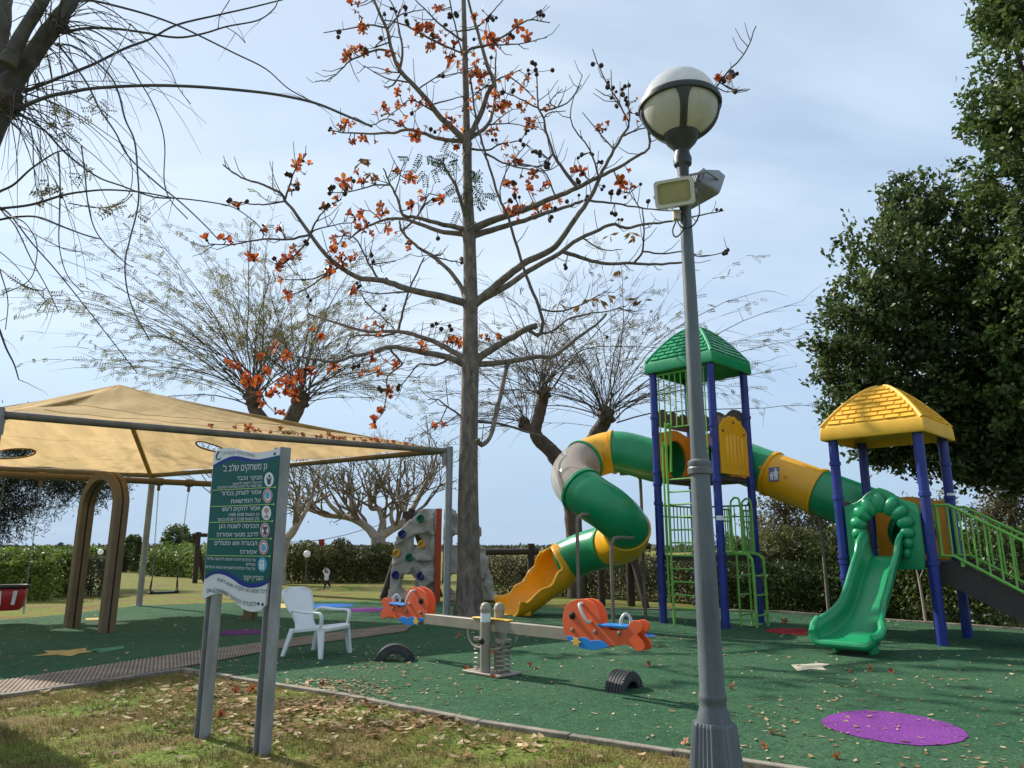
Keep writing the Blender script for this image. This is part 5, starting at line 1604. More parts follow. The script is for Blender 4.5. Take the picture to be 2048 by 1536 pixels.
for s in (-1, 1):
    # arm sweeping from the back to the front leg
    a0 = bkv[7 * (nv + 1) + (0 if s < 0 else nv)]
    arm = catmull([a0, CH(-.22, .29 * s, .60), CH(0, .315 * s, .585), CH(.20, .32 * s, .585), CH(.265, .315 * s, .56), CH(.275, .305 * s, .48), CH(.25, .295 * s, .37)], 5)
    b = MB(); n_ = len(arm); vs2 = []
    for i, p in enumerate(arm):
        t = (arm[min(i + 1, n_ - 1)] - arm[max(0, i - 1)]).normalized()
        sd2 = cs; up = t.cross(cs).normalized()
        wv_ = .030 if i > 4 else .02
        vs2 += [p + sd2 * (wv_ * x) + up * (.014 * y) for x, y in ((-1, -1), (1, -1), (1, 1), (-1, 1))]
    b.add(vs2, [(i * 4 + j, i * 4 + (j + 1) % 4, i * 4 + 4 + (j + 1) % 4, i * 4 + 4 + j) for i in range(n_ - 1) for j in range(4)] + [(0, 1, 2, 3), (4 * n_ - 4, 4 * n_ - 3, 4 * n_ - 2, 4 * n_ - 1)])
    b.build('armrest', m_chair, chair, smooth=50, bevel=.008)
    for f0, f1, wtop in ((.25, .305, .055), (-.23, -.335, .04)):
        b = MB(); vs2 = []
        for k in range(6):
            t = k / 5; z = (.40 if f0 > 0 else .36) * (1 - t)
            wq_ = wtop * (1 - t) + .026 * t
            c_ = CH(f0 + (f1 - f0) * t, (.275 + .045 * t) * s, z)
            vs2 += [c_ + cf * (wq_ * x) + cs * (.022 * y) for x, y in ((-1, -1), (1, -1), (1, 1), (-1, 1))]
        b.add(vs2, [(i * 4 + j, i * 4 + (j + 1) % 4, i * 4 + 4 + (j + 1) % 4, i * 4 + 4 + j) for i in range(5) for j in range(4)] + [(0, 1, 2, 3), (20, 21, 22, 23)])
        b.build('leg', m_chair, chair, smooth=40, bevel=.007)
    b = MB(); b.box(CH(.0, .268 * s, .355), (.50, .03, .05), Matrix.Rotation(cyaw, 3, 'Z') @ Matrix.Rotation(R(-7), 3, 'Y')); b.build('side_apron', m_chair, chair, bevel=.008)
b = MB(); b.box(CH(.315, 0, .365), (.03, .52, .05), Matrix.Rotation(cyaw, 3, 'Z')); b.build('front_apron', m_chair, chair, bevel=.01)

# ================================================================== CLIMBING ROCK
m_rock = mat('grey_climbing_resin', (0.36, 0.34, 0.30), 0.8, 0.25, 2.2, bump=0.35, bscale=9, spec=0.25)
m_post_or = mat('orange_red_post', (0.42, 0.055, 0.012), 0.5, 0.12, 4)
YR = 20.3
rock = thing('climbing_rock', (P(880, 1210, YR).x, YR, 0), 'grey moulded climbing rock wall with coloured holds behind the tree', 'climbing wall')
def facet(x, z, seeds):
    d = sorted(((x - a) ** 2 + (z - c) ** 2, h_) for a, c, h_ in seeds)
    d0, d1 = math.sqrt(d[0][0]), math.sqrt(d[1][0])
    rid = max(0, 1 - (d1 - d0) / .16)
    return d[0][1] * (1 - d0 * .6) + rid * .09
def rock_panel(outline, holes, th, seed, Y0, lean):
    rr = random.Random(seed)
    o3 = [(P(u, v, Y0).x, P(u, v, Y0).z) for u, v in outline]
    o3 = [(x, max(0.0, z)) for x, z in o3]
    h3 = [(P(u, v, Y0).x, P(u, v, Y0).z, ru * mpp((0, Y0, 1.5)), rv * mpp((0, Y0, 1.5))) for u, v, ru, rv in holes]
    xs = [p[0] for p in o3]; zs = [p[1] for p in o3]
    x0, x1, z0, z1 = min(xs), max(xs), min(zs), max(zs)
    seeds = [(rr.uniform(x0, x1), rr.uniform(z0, z1), rr.uniform(.0, .30)) for _ in range(34)]
    step = .042; nx = int((x1 - x0) / step) + 2; nz_ = int((z1 - z0) / step) + 2
    gx_ = np.array([[x0 + i * step for i in range(nx)] for k in range(nz_)]).ravel(); gz_ = np.array([[z0 + k * step for i in range(nx)] for k in range(nz_)]).ravel()
    ins = in_poly(gx_ + 1e-5, gz_ + 1e-5, o3)
    for hx, hz_, rx, rz in h3: ins &= ((gx_ - hx) / rx) ** 2 + ((gz_ - hz_) / rz) ** 2 > 1
    ok = set()
    V = {}
    b = MB()
    def vid(i, k):
        if (i, k) not in V:
            x, z = x0 + i * step, z0 + k * step
            jx, jz = rr.uniform(-.012, .012), rr.uniform(-.012, .012)
            d = facet(x, z, seeds)
            for hx, hz_, rx, rz in h3:
                q = math.sqrt(((x - hx) / rx) ** 2 + ((z - hz_) / rz) ** 2)
                if q < 1.5: d += .10 * (1.5 - q) / .5
            V[(i, k)] = (Vector((x + jx, Y0 - d * .8 + lean * z, max(0, z + jz))), Vector((x + jx, Y0 + th, max(0, z + jz))))
        return (i, k)
    cells = [(i, k) for k in range(nz_ - 1) for i in range(nx - 1) if all(ins[(k + dk) * nx + i + di] for dk in (0, 1) for di in (0, 1))]
    cs_ = set(cells); idx = {}; vs = []; fs = []
    def g(i, k, w):
        key = (i, k, w)
        if key not in idx: vid(i, k); idx[key] = len(vs); vs.append(V[(i, k)][w])
        return idx[key]
    for i, k in cells:
        fs.append((g(i, k, 0), g(i + 1, k, 0), g(i + 1, k + 1, 0), g(i, k + 1, 0)))
        fs.append((g(i, k, 1), g(i, k + 1, 1), g(i + 1, k + 1, 1), g(i + 1, k, 1)))
        for (a, c_), (d, e) in (((i, k), (i + 1, k)), ((i + 1, k), (i + 1, k + 1)), ((i + 1, k + 1), (i, k + 1)), ((i, k + 1), (i, k))):
            nb = {((i, k), (i + 1, k)): (i, k - 1), ((i + 1, k), (i + 1, k + 1)): (i + 1, k), ((i + 1, k + 1), (i, k + 1)): (i, k + 1), ((i, k + 1), (i, k)): (i - 1, k)}[((a, c_), (d, e))]
            if nb not in cs_: fs.append((g(a, c_, 0), g(a, c_, 1), g(d, e, 1), g(d, e, 0)))
    b.add(vs, fs)
    ob = b.build('rock_panel', m_rock, rock, smooth=45)
    md = ob.modifiers.new('relax', 'SMOOTH'); md.factor = .5; md.iterations = 3
    return ob, seeds
rock_panel([(772, 1204), (778, 1165), (782, 1120), (790, 1075), (798, 1058), (812, 1042), (826, 1032), (842, 1016), (860, 1013), (873, 1016), (873, 1206)], [(833, 1083, 6, 12), (815, 1165, 13, 14)], .35, 3, YR - .2, .05)
rock_panel([(884, 1206), (884, 1016), (900, 1012), (912, 1020), (922, 1040), (950, 1048), (964, 1052), (966, 1070), (958, 1082), (972, 1096), (972, 1110), (980, 1112), (980, 1140), (990, 1156), (986, 1158), (990, 1185), (1000, 1190), (1000, 1212), (900, 1212)], [(912, 1082, 6, 12), (910, 1165, 11, 14)], .4, 8, YR, .05)
b = MB(); pz = P(873, 1017, YR - .1)
for u, r_, m in ((875, .05, m_post_or),):
    p = P(u, 1200, YR - .22)
    b = MB(); b.box((p.x, YR - .30, P(u, 1017, YR - .3).z / 2), (.15, .10, P(u, 1017, YR - .3).z)); b.build('centre_post', m, rock, bevel=.01)
m_h = {'g': mat('hold_green', (0.0, .13, .05), .5, .1, 6), 'b': mat('hold_blue', (.01, .02, .16), .5, .1, 6), 'y': mat('hold_yellow', (.62, .33, .03), .5, .1, 6)}
for u, v, k in ((841, 1037, 'g'), (898, 1031, 'g'), (804, 1068, 'b'), (843, 1089, 'y'), (793, 1107, 'y'), (818, 1115, 'g'), (841, 1152, 'b'), (791, 1150, 'b'), (895, 1119, 'y'), (895, 1072, 'g')):
    b = MB(); c_ = P(u, v, YR - .38)
    ring_ = [c_ + Vector((.075 * math.cos(t), -.02 + .03 * math.sin(t * 2), .085 * math.sin(t))) for t in (2 * math.pi * q / 12 for q in range(13))]
    b.tube(ring_, .032, 7); b.box(c_ + Vector((0, .08, 0)), (.10, .16, .10)); b.build('climbing_hold', m_h[k], rock, smooth=50)
# ================================================================== FLOWERING COTTON TREE
m_bark = mat('grey_kapok_bark', (0.17, 0.138, 0.11), 0.85, 0.5, 5, bump=0.5, bscale=22, spec=0.2, stretch=(2.2, 2.2, .8))
m_twig = mat('grey_twig_bark', (0.13, 0.105, 0.09), 0.85, 0.25, 6, bump=0.2, bscale=30, spec=0.2)
YK = 15.7
kb = G(940, 1240)
YK = kb.y
kap = thing('cotton_tree', (kb.x, kb.y, 0), 'tall grey tree with orange flowers on bare whorled branches', 'tree', None)
trunk_px = [(941, 1242, 39), (939, 1225, 32), (938, 1190, 27), (937, 1120, 23), (936, 1020, 21), (937, 900, 18.5), (940, 780, 17), (941, 728, 18), (941, 700, 15.5), (941, 625, 14.4), (941, 604, 16.5), (941, 580, 14), (939, 490, 12.6), (938, 465, 14.5), (937, 440, 12), (935, 350, 9), (934, 288, 9.6), (933, 262, 7.4), (932, 200, 6.6), (930, 120, 5.8), (927, 0, 4.6), (924, -120, 4.5), (920, -260, 3)]
tp_ = [P(u, v, YK) for u, v, r in trunk_px]; tp_[0].z = -.05
tr_ = [r * mpp(p) for (u, v, r), p in zip(trunk_px, tp_)]
pts = catmull(tp_, 6); rad = []
for i in range(len(tp_) - 1):
    for s in range(6): rad.append(tr_[i] + (tr_[i + 1] - tr_[i]) * s / 6)
rad.append(tr_[-1])
b = MB(); b.tube(pts, rad, 22)
for i in range(len(b.v)):
    p = b.v[i]; h = p.z
    a = math.atan2(p.y - YK, p.x - kb.x)
    k = 1 + .05 * math.sin(a * 5 + h * .8) * max(.2, 1 - h / 3) + (.10 * math.sin(a * 4 + 1) * max(0, 1 - h / .7))
    c_ = Vector((pts[min(len(pts) - 1, i // 22)].x, pts[min(len(pts) - 1, i // 22)].y, p.z))
    b.v[i] = c_ + (p - c_) * k
b.build('trunk', m_bark, kap, smooth=70)
BR = []       # stored polylines: (pixels, 3D points, radii)
skel = [[(u, v, r) for u, v, r in trunk_px]]
skel3 = [tp_]
def nearest_on(u, v):
    best = None
    for px, p3 in zip(skel, skel3):
        for i in range(len(px) - 1):
            ax, ay, bx_, by_ = px[i][0], px[i][1], px[i + 1][0], px[i + 1][1]
            L2 = (bx_ - ax) ** 2 + (by_ - ay) ** 2 + 1e-6
            t = max(0, min(1, ((u - ax) * (bx_ - ax) + (v - ay) * (by_ - ay)) / L2))
            e = (ax + t * (bx_ - ax) - u) ** 2 + (ay + t * (by_ - ay) - v) ** 2
            if best is None or e < best[0]: best = (e, p3[i].lerp(p3[i + 1], t), px[i][2] + t * (px[i + 1][2] - px[i][2]))
    return best
bark_twigs = MB()
def limb(px, r0, r1, dslope=None, name='branch'):
    e, q, pr = nearest_on(*px[0])
    Y = q.y
    L = 0.0; out = []
    ds = rnd.uniform(-.75, .75) if dslope is None else dslope
    n = len(px); pts3 = []; rr = []; tot = sum(math.dist(px[i], px[i + 1]) for i in range(n - 1))
    acc = 0
    for i, (u, v) in enumerate(px):
        if i: acc += math.dist(px[i - 1], px[i])
        y = Y + ds * acc * q.y / FPX
        pts3.append(P(u, v, y)); rr.append(r0 + (r1 - r0) * (acc / max(1, tot)) ** .8)
    if e < 400: pts3[0] = q.copy()
    rr = [min(r_, pr * 1.02) if i == 0 else r_ for i, r_ in enumerate(rr)]
    skel.append([(u, v, r_) for (u, v), r_ in zip(px, rr)]); skel3.append(pts3)
    per = 4
    c3 = catmull(pts3, per); rad = []
    for i in range(n - 1):
        for s in range(per): rad.append(rr[i] + (rr[i + 1] - rr[i]) * s / per)
    rad.append(rr[-1])
    if n < 3: c3 = pts3; rad = rr
    rad = [max(.7, r_ * .9) * mpp(p) for r_, p in zip(rad, c3)]
    # knobbly
    c3 = [p + Vector((rnd.uniform(-1, 1), rnd.uniform(-1, 1), rnd.uniform(-1, 1))) * (.010 if 0 < i < len(c3) - 1 else 0) for i, p in enumerate(c3)]
    b = MB(); b.tube(c3, rad, 10 if r0 > 5 else 7)
    o = b.build(name, m_bark if r0 > 4.5 else m_twig, kap, smooth=70)
    return c3
Z3 = lambda L: [(380 + x * .36454, 300 + y * .36454) for x, y in L]
Z4 = lambda L: [(900 + x * .390625, 300 + y * .390625) for x, y in L]
Z2_ = lambda L: [(600 + x * .3125, y * .3125) for x, y in L]
# --- whorl near v=725
limb(Z3([(1530, 1190), (1400, 1135), (1250, 1105), (1100, 1080), (1000, 1110), (900, 1130), (800, 1160), (700, 1150), (600, 1135)]), 8.5, 2.2, -.35)
limb(Z3([(1530, 1165), (1400, 1080), (1300, 1035), (1140, 995), (1000, 998), (850, 965), (650, 900)]), 7, 1.8, .5)
limb(Z3([(1140, 995), (1165, 900), (1205, 760), (1285, 590)]), 3.2, 1.6, .2)
limb(Z3([(600, 1135), (590, 1190), (480, 1260), (350, 1350)]), 2, 1.2)
limb(Z3([(1140, 1000), (1060, 1020), (960, 1015), (880, 1030), (860, 1090), (900, 1120)]), 3, 1.2)
limb(Z3([(1090, 1085), (1130, 1130), (1160, 1180), (1085, 1240), (1080, 1330), (1060, 1440)]), 2.6, 1.1)
limb(Z3([(1420, 1145), (1350, 1180), (1260, 1175), (1200, 1240), (1150, 1300)]), 2.8, 1.1)
limb(Z4([(110, 1110), (180, 1040), (300, 970), (400, 915), (445, 898)]), 9, 6.5, -.3)
limb(Z4([(400, 915), (450, 950), (475, 900), (455, 800), (400, 670), (360, 550), (300, 350), (250, 240), (200, 80), (175, 0)]) + Z2_([(1130, 780), (1105, 600), (1075, 450), (1035, 330), (1000, 190), (955, 0), (940, -120)]), 4.2, 1.5, -.12)
limb(Z4([(440, 945), (520, 930), (600, 870), (700, 840), (800, 825), (900, 800)]), 3, 1.1)
limb(Z4([(465, 815), (550, 825), (650, 800), (750, 750), (800, 720)]), 2.6, 1.1)
limb(Z4([(125, 1105), (300, 1085), (430, 1060), (540, 1050), (640, 970), (740, 900), (800, 840)]), 7.5, 2.6, .5)
limb(Z4([(300, 1090), (270, 1200), (240, 1340), (205, 1470), (160, 1510), (140, 1480)]), 5, 5.5, -.6)
limb(Z4([(540, 1050), (560, 1110), (620, 1135), (680, 1090)]), 2, 1)
limb(Z3([(1490, 1490), (1430, 1420), (1360, 1370), (1305, 1370)]), 3, 1)
limb(Z4([(140, 1390), (250, 1400), (380, 1440), (480, 1465)]), 4, 1.6)
# --- whorl near v=605
limb(Z3([(1540, 845), (1400, 810), (1200, 765), (1100, 730), (1030, 712), (920, 700), (820, 640), (750, 580), (660, 465), (580, 350), (520, 275), (500, 240), (400, 190), (280, 150), (180, 80)]), 9.5, 1.5, -.25)
limb(Z3([(520, 275), (545, 200), (575, 110), (640, 20)]), 2.5, 1.2)
limb(Z3([(520, 285), (420, 300), (330, 295), (200, 280)]), 2.2, 1.1)
limb(Z3([(655, 468), (540, 490), (400, 490), (300, 505), (220, 520), (100, 515)]), 3, 1.2)
limb(Z3([(520, 490), (500, 430), (490, 410)]), 1.6, 1)
limb(Z3([(660, 460), (700, 380), (740, 330), (800, 290), (830, 270)]), 2.5, 1.2)
limb(Z3([(662, 458), (700, 435), (800, 410), (860, 400)]), 2, 1)
limb(Z3([(660, 470), (620, 530), (560, 590), (480, 640)]), 2.4, 1.2)
limb(Z3([(825, 635), (720, 690), (640, 710), (520, 710)]), 2.4, 1.1)
limb(Z3([(790, 640), (700, 720), (600, 780), (500, 815)]), 2.4, 1.1)
limb(Z3([(1040, 715), (990, 640), (940, 540), (900, 480), (840, 470)]), 3, 1.3)
limb(Z3([(980, 630), (1050, 620), (1130, 610)]), 1.6, .9)
limb(Z3([(1195, 775), (1100, 785), (990, 785), (930, 770)]), 2.2, 1.1)
limb(Z3([(930, 770), (980, 850), (1060, 920), (1130, 990)]), 1.8, 1.2)
limb(Z3([(1525, 830), (1480, 740), (1420, 660), (1340, 590), (1270, 545), (1200, 490), (1160, 440), (1150, 390)]), 6, 2.4, .5)
limb(Z3([(1165, 445), (1240, 370), (1310, 280), (1400, 260)]), 2.6, 1.2)
limb(Z3([(1270, 545), (1340, 575), (1390, 570)]), 2, 1)
limb(Z3([(1300, 580), (1400, 600), (1500, 615), (1560, 600)]), 2, 1)
limb(Z4([(115, 800), (200, 730), (300, 640), (400, 570), (520, 510), (580, 440), (650, 340), (720, 240), (780, 110), (840, 0), (880, -70), (915, -120)]), 10.5, 2.6, -.3)
limb(Z4([(880, -70), (950, -100), (1025, -120)]), 2.4, 1.2)
limb(Z4([(915, -120), (920, -190), (900, -250), (880, -300)]), 2.2, 1.1)
limb(Z4([(130, 790), (300, 690), (400, 620), (560, 530), (650, 460), (740, 420), (830, 380), (900, 400), (1000, 380), (1100, 370), (1250, 340), (1400, 310)]), 8, 1.2, .45)
limb(Z4([(580, 525), (700, 560), (800, 580), (940, 580), (1050, 585), (1190, 575), (1250, 570)]), 5, 2.2, .1)
limb(Z4([(940, 580), (985, 520), (992, 420), (985, 310), (960, 290)]), 2.8, 1.3)
limb(Z4([(985, 520), (1100, 530), (1200, 520), (1290, 545), (1430, 518)]), 2.2, 1)
limb(Z4([(720, 265), (850, 275), (970, 295), (1100, 310), (1180, 310)]), 2.8, 1.1)
limb(Z4([(970, 292), (940, 250), (920, 220)]), 1.5, .9)
limb(Z4([(690, 480), (780, 510), (880, 510)]), 1.8, .9)
# --- whorl near v=465
limb(Z4([(100, 410), (280, 340), (420, 290), (540, 240), (650, 195), (760, 140), (880, 80), (960, 30), (1020, -10), (1020, -90), (1015, -110)]), 9, 2.2, -.4)
limb(Z4([(110, 445), (250, 400), (380, 360), (500, 320), (600, 290), (680, 260)]), 8, 3, .5)
limb(Z4([(650, 190), (580, 100), (530, 20), (490, -100)]) + Z2_([(1560, 760), (1525, 690), (1520, 600), (1510, 450), (1495, 395)]), 4.5, 1.2, .1)
limb(Z2_([(1525, 690), (1400, 630), (1300, 590), (1260, 590)]), 2, 1)
limb(Z2_([(1530, 705), (1600, 700), (1664, 680), (1720, 650), (1800, 540)]), 2.4, 1.1)
limb(Z2_([(1640, 690), (1600, 650), (1680, 570)]), 1.6, .9)
limb(Z2_([(1560, 760), (1600, 720), (1700, 710)]), 1.6, .9)
limb(Z2_([(1620, 980), (1560, 1060), (1400, 1060), (1320, 1060)]), 2, 1)
limb(Z3([(1525, 440), (1350, 400), (1240, 370), (1170, 355), (1145, 280), (1100, 190), (1060, 100)]), 6.5, 1.5, -.4)
limb(Z3([(1100, 190), (1000, 195), (900, 225), (780, 235)]), 2.2, 1)
limb(Z3([(1120, 240), (1160, 110), (1180, 60)]), 1.6, .9)
limb(Z3([(1525, 470), (1350, 440), (1250, 400), (1150, 375), (1050, 390), (950, 430), (870, 490)]), 6.5, 1.6, .3)
limb(Z3([(1050, 385), (1000, 340), (960, 330)]), 1.6, .9)
limb(Z3([(1530, 440), (1500, 330), (1460, 200), (1400, 100), (1390, 40)]), 6, 2, -.2)
limb(Z3([(1240, 330), (1300, 260), (1320, 240), (1400, 270)]), 1.8, 1)
# --- whorl near v=285 and the top
limb(Z2_([(1050, 910), (900, 750), (780, 600), (640, 450), (590, 330), (560, 200), (500, 60), (460, -40), (440, -140)]), 7.5, 2.4, -.3)
limb(Z2_([(650, 440), (655, 330), (640, 220), (610, 80), (560, -30)]), 3.5, 1.3)
limb(Z2_([(1050, 920), (900, 890), (780, 850), (680, 830), (600, 850), (450, 855), (290, 850), (180, 830)]), 5.5, 1.1, .4)
limb(Z2_([(700, 840), (560, 760), (460, 800), (350, 750)]), 2, .9)
limb(Z2_([(840, 760), (720, 640), (640, 690), (560, 750)]), 2.2, .9)
limb(Z2_([(1070, 905), (1150, 740), (1200, 600), (1240, 530), (1200, 420), (1150, 250), (1100, 80), (1060, -50), (1040, -140)]), 7, 2, -.2)
limb(Z2_([(1080, 900), (1200, 800), (1245, 650), (1250, 450), (1255, 320)]), 5.5, 1.2, .4)
limb(Z2_([(1050, 950), (1200, 960), (1290, 920), (1400, 900), (1450, 850)]), 3, 1)
limb(Z2_([(1190, 980), (1300, 1040), (1440, 1080), (1580, 1090), (1664, 1050)]), 2.6, 1)
limb(Z2_([(1250, 520), (1330, 480), (1420, 445)]), 2.2, 1)
limb(Z2_([(1330, 490), (1430, 560), (1510, 640)]), 2, 1)
limb(Z2_([(1045, 360), (1100, 310), (1200, 290), (1320, 220), (1460, 130), (1600, 145)]), 3.6, 1.1)
limb(Z2_([(1190, 300), (1400, 280), (1580, 240)]), 2, .9)
limb(Z2_([(1035, 340), (900, 280), (780, 220), (650, 150), (540, 130)]), 3.6, 1.4)
limb(Z2_([(1040, 270), (940, 190), (860, 120), (730, -10)]), 3, 1.2)
limb(Z2_([(1010, 200), (1080, 190), (1140, 170), (1220, 90), (1300, 0)]), 2.2, 1.1)
limb(Z2_([(570, 170), (450, 160), (300, 185), (150, 210)]), 2.2, 1)
limb(Z2_([(585, 330), (500, 320), (420, 345), (320, 390), (250, 460), (180, 510), (100, 520)]), 2.8, 1)
limb(Z2_([(570, 270), (480, 300), (560, 240), (640, 240)]), 1.8, 1)
limb(Z2_([(700, 540), (550, 500), (410, 420)]), 2.2, .9)
limb(Z2_([(640, 480), (590, 460), (480, 430)]), 1.8, .9)
limb(Z2_([(630, 490), (600, 540), (540, 560)]), 1.8, .9)
limb(Z2_([(570, 190), (620, 110), (700, 80), (800, 60)]), 2, 1)
limb(Z2_([(780, 550), (860, 500), (940, 445)]), 1.8, .9)
limb(Z2_([(850, 660), (950, 640), (1050, 615)]), 2, 1)
limb(Z2_([(870, 510), (1000, 470), (1080, 455)]), 1.8, .9)
limb(Z2_([(1230, 540), (1180, 560), (1100, 620), (1040, 690)]), 2, .9)
limb(Z2_([(1200, 800), (1330, 790), (1460, 810)]), 1.8, .9)
limb(Z2_([(1230, 790), (1300, 740), (1360, 700)]), 1.6, .9)
# right end over the lamp head
limb([(1298, 268), (1330, 262), (1370, 215), (1420, 185), (1455, 145), (1490, 105), (1512, 52)], 3.4, 1.2)
limb([(1440, 165), (1470, 182), (1500, 178)], 1.6, 1); limb([(1435, 178), (1455, 184), (1474, 180)], 1.4, 1)
limb([(1258, 245), (1235, 200), (1205, 150), (1185, 98)], 2.2, 1); limb([(1240, 215), (1225, 190), (1222, 140)], 1.6, .9)
limb([(1228, 300), (1190, 255), (1165, 225)], 2, .9)
limb([(1198, 355), (1180, 300), (1140, 235), (1165, 150)], 2.2, .9)
limb([(1112, 395), (1085, 340), (1030, 325)], 2, .9)
limb([(1010, 433), (1000, 380), (1020, 330), (1060, 280)], 2.2, .9)
tips = []
# random short twigs from the finer limbs
tw = MB()
cand = [(px, p3) for px, p3 in zip(skel[1:], skel3[1:])]
for px, p3 in cand:
    for i in range(len(p3) - 1):
        seg = (p3[i + 1] - p3[i]); L = seg.length
        if px[i][2] > 6.0 or L < .05: continue
        for _ in range(rnd.choice((0, 1, 1, 2, 2))):
            t = rnd.random(); st_ = p3[i].lerp(p3[i + 1], t)
            d = (seg.normalized() * .7 + Vector((rnd.uniform(-1, 1), rnd.uniform(-1, 1), rnd.uniform(-.5, 1)))).normalized()
            ln_ = rnd.uniform(.18, .65); r_ = max(.006, min(.011, px[i][2] * mpp(st_) * .6))
            mid = st_ + d * ln_ * .55 + Vector((0, 0, -.04)); en = st_ + d * ln_ + Vector((0, 0, rnd.uniform(0, .12)))
            tw.tube([st_, mid, en], [r_, r_ * .8, r_ * .6], 5)
            tips.append(en)
    tips.append(p3[-1])
tw.build('twigs', m_twig, kap)['kind'] = 'stuff'
# flowers: five recurved petals round a dark throat, several shapes shared by all
m_petal = leafmat('orange_petals', [(0.46, 0.075, 0.02), (0.62, 0.17, 0.02), (0.72, 0.33, 0.035), (0.52, 0.10, 0.02), (0.26, 0.045, 0.025), (0.60, 0.14, 0.02)], 0.5, 0.35, 0.35)
m_calyx = mat('dark_calyx', (0.035, 0.018, 0.014), 0.6, 0.3, 9)
def flower_mesh(seed):
    rr = random.Random(seed); b = MB()
    opn = rr.uniform(.35, 1.0)
    for k in range(5):
        a = 2 * math.pi * k / 5 + rr.uniform(-.2, .2)
        c, s = math.cos(a), math.sin(a)
        rows = []
        for j, (t, w) in enumerate(((0, .10), (.3, .22), (.6, .30), (.85, .24), (1.05, .05))):
            rad_ = .12 + t * (.75 * opn + .15); z = .1 + t * (1.0 - .55 * opn) - .35 * opn * t * t * rr.uniform(.5, 1.4)
            mid = Vector((c * rad_, s * rad_, z)); sd = Vector((-s, c, 0)) * w
            rows += [mid - sd + Vector((0, 0, .05)), mid + sd + Vector((0, 0, .05))]
        b.add(rows, [(2 * i, 2 * i + 1, 2 * i + 3, 2 * i + 2) for i in range(4)], 0)
    b.lathe([(.06, -.22), (.17, -.12), (.19, .03), (.12, .12)], n=8, mi=1)
    for k in range(6):
        a = rr.uniform(0, 6.28); b.tube([(0, 0, .05), (.12 * math.cos(a), .12 * math.sin(a), .5)], [.03, .015], 4, mi=1)
    me = bpy.data.meshes.new('flower'); me.from_pydata([tuple(p) for p in b.v], [], b.f)
    me.materials.append(m_petal); me.materials.append(m_calyx)
    me.polygons.foreach_set('material_index', b.mi); me.polygons.foreach_set('use_smooth', [True] * len(me.polygons))
    return me
FL = [flower_mesh(s) for s in range(7)]
fl_px = [(x, y) for x, y in Z3([(620, 60), (572, 90), (575, 190), (265, 320), (390, 440), (92, 495), (185, 490), (495, 430), (350, 605), (560, 580), (535, 600), (470, 645), (505, 640), (505, 710), (540, 780), (575, 545), (715, 320), (810, 275), (790, 490), (845, 465), (810, 515), (780, 545), (830, 590), (850, 600), (770, 635), (765, 685), (905, 380), (940, 360), (910, 425), (930, 440), (980, 400), (1030, 340), (1060, 345), (1075, 430), (920, 130), (840, 175), (950, 180), (1015, 165), (1115, 115), (1210, 155), (1200, 320), (1290, 260), (1385, 275), (1185, 515), (915, 765), (1040, 970), (710, 1020), (475, 1085), (530, 1125), (355, 1130), (200, 1180), (250, 1190), (400, 1225), (320, 1275), (395, 1350), (430, 1345), (450, 1330), (665, 1230), (550, 1290), (590, 1330), (610, 1240), (795, 1190), (990, 1160), (1030, 1215), (960, 1215), (1130, 1170), (1270, 1080), (1410, 1060), (1440, 1055), (1100, 1320), (1035, 1430), (1010, 1490), (470, 1445), (1330, 1520), (1385, 1510), (520, 1320)])]
fl_px += Z2_([(330, 30), (370, 40), (405, 180), (400, 200), (310, 350), (420, 340), (550, 355), (640, 610), (770, 650), (535, 690), (260, 830), (290, 800), (645, 800), (740, 870), (900, 840), (325, 915), (350, 920), (420, 905), (1015, 945), (985, 780), (1040, 710), (905, 60), (760, 190), (810, 185), (830, 280), (900, 250), (985, 300), (970, 370), (950, 390), (1120, 420), (1130, 470), (1160, 480), (1150, 570), (1255, 610), (1200, 690), (1265, 680), (1410, 670), (1460, 520), (1465, 790), (1225, 855), (1330, 930), (1230, 260), (1250, 270), (1390, 170), (1455, 235), (1120, 110), (1580, 670), (1330, 515), (1395, 1030)])
fl_px += Z4([(345, 50), (430, 125), (475, 185), (490, 195), (395, 200), (330, 195), (290, 180), (340, 300), (320, 320), (365, 295), (300, 335), (450, 315), (500, 300), (520, 295), (645, 110), (865, 160), (925, 195), (15, 985), (185, 965), (260, 950)])
fl_px += [(1442, 160), (1200, 255), (1205, 262), (1262, 225), (1250, 380), (1240, 365)]
stalks = MB()
for u, v in fl_px:
    e, q, pr = nearest_on(u, v)
    c_ = P(u, v, q.y + rnd.uniform(-.15, .1)); sz = rnd.uniform(.11, .19)
    qd = Vector((rnd.uniform(-1, 1), rnd.uniform(-1.2, .4), rnd.uniform(-.5, 1))).normalized().to_track_quat('Z', 'Y')
    Mx = Matrix.Translation(c_) @ qd.to_matrix().to_4x4() @ Matrix.Rotation(rnd.uniform(0, 6), 4, 'Z') @ Matrix.Scale(sz, 4)
    place(FL[rnd.randrange(7)], 'flower', kap, Mx)
    if rnd.random() < .62:
        Mx2 = Matrix.Translation(c_ + Vector((rnd.uniform(-.13, .13), rnd.uniform(-.13, .13), rnd.uniform(-.12, .12)))) @ Vector((rnd.uniform(-1, 1), rnd.uniform(-1, 1), rnd.uniform(-1, 1))).to_track_quat('Z', 'Y').to_matrix().to_4x4() @ Matrix.Scale(sz * .9, 4)
        place(FL[rnd.randrange(7)], 'flower', kap, Mx2)
    if e > 36:
        md3 = c_.lerp(q, .5) + Vector((rnd.uniform(-.05, .05), 0, rnd.uniform(-.10, .02)))
        stalks.tube([q, md3, c_], [.014, .011, .008], 5)
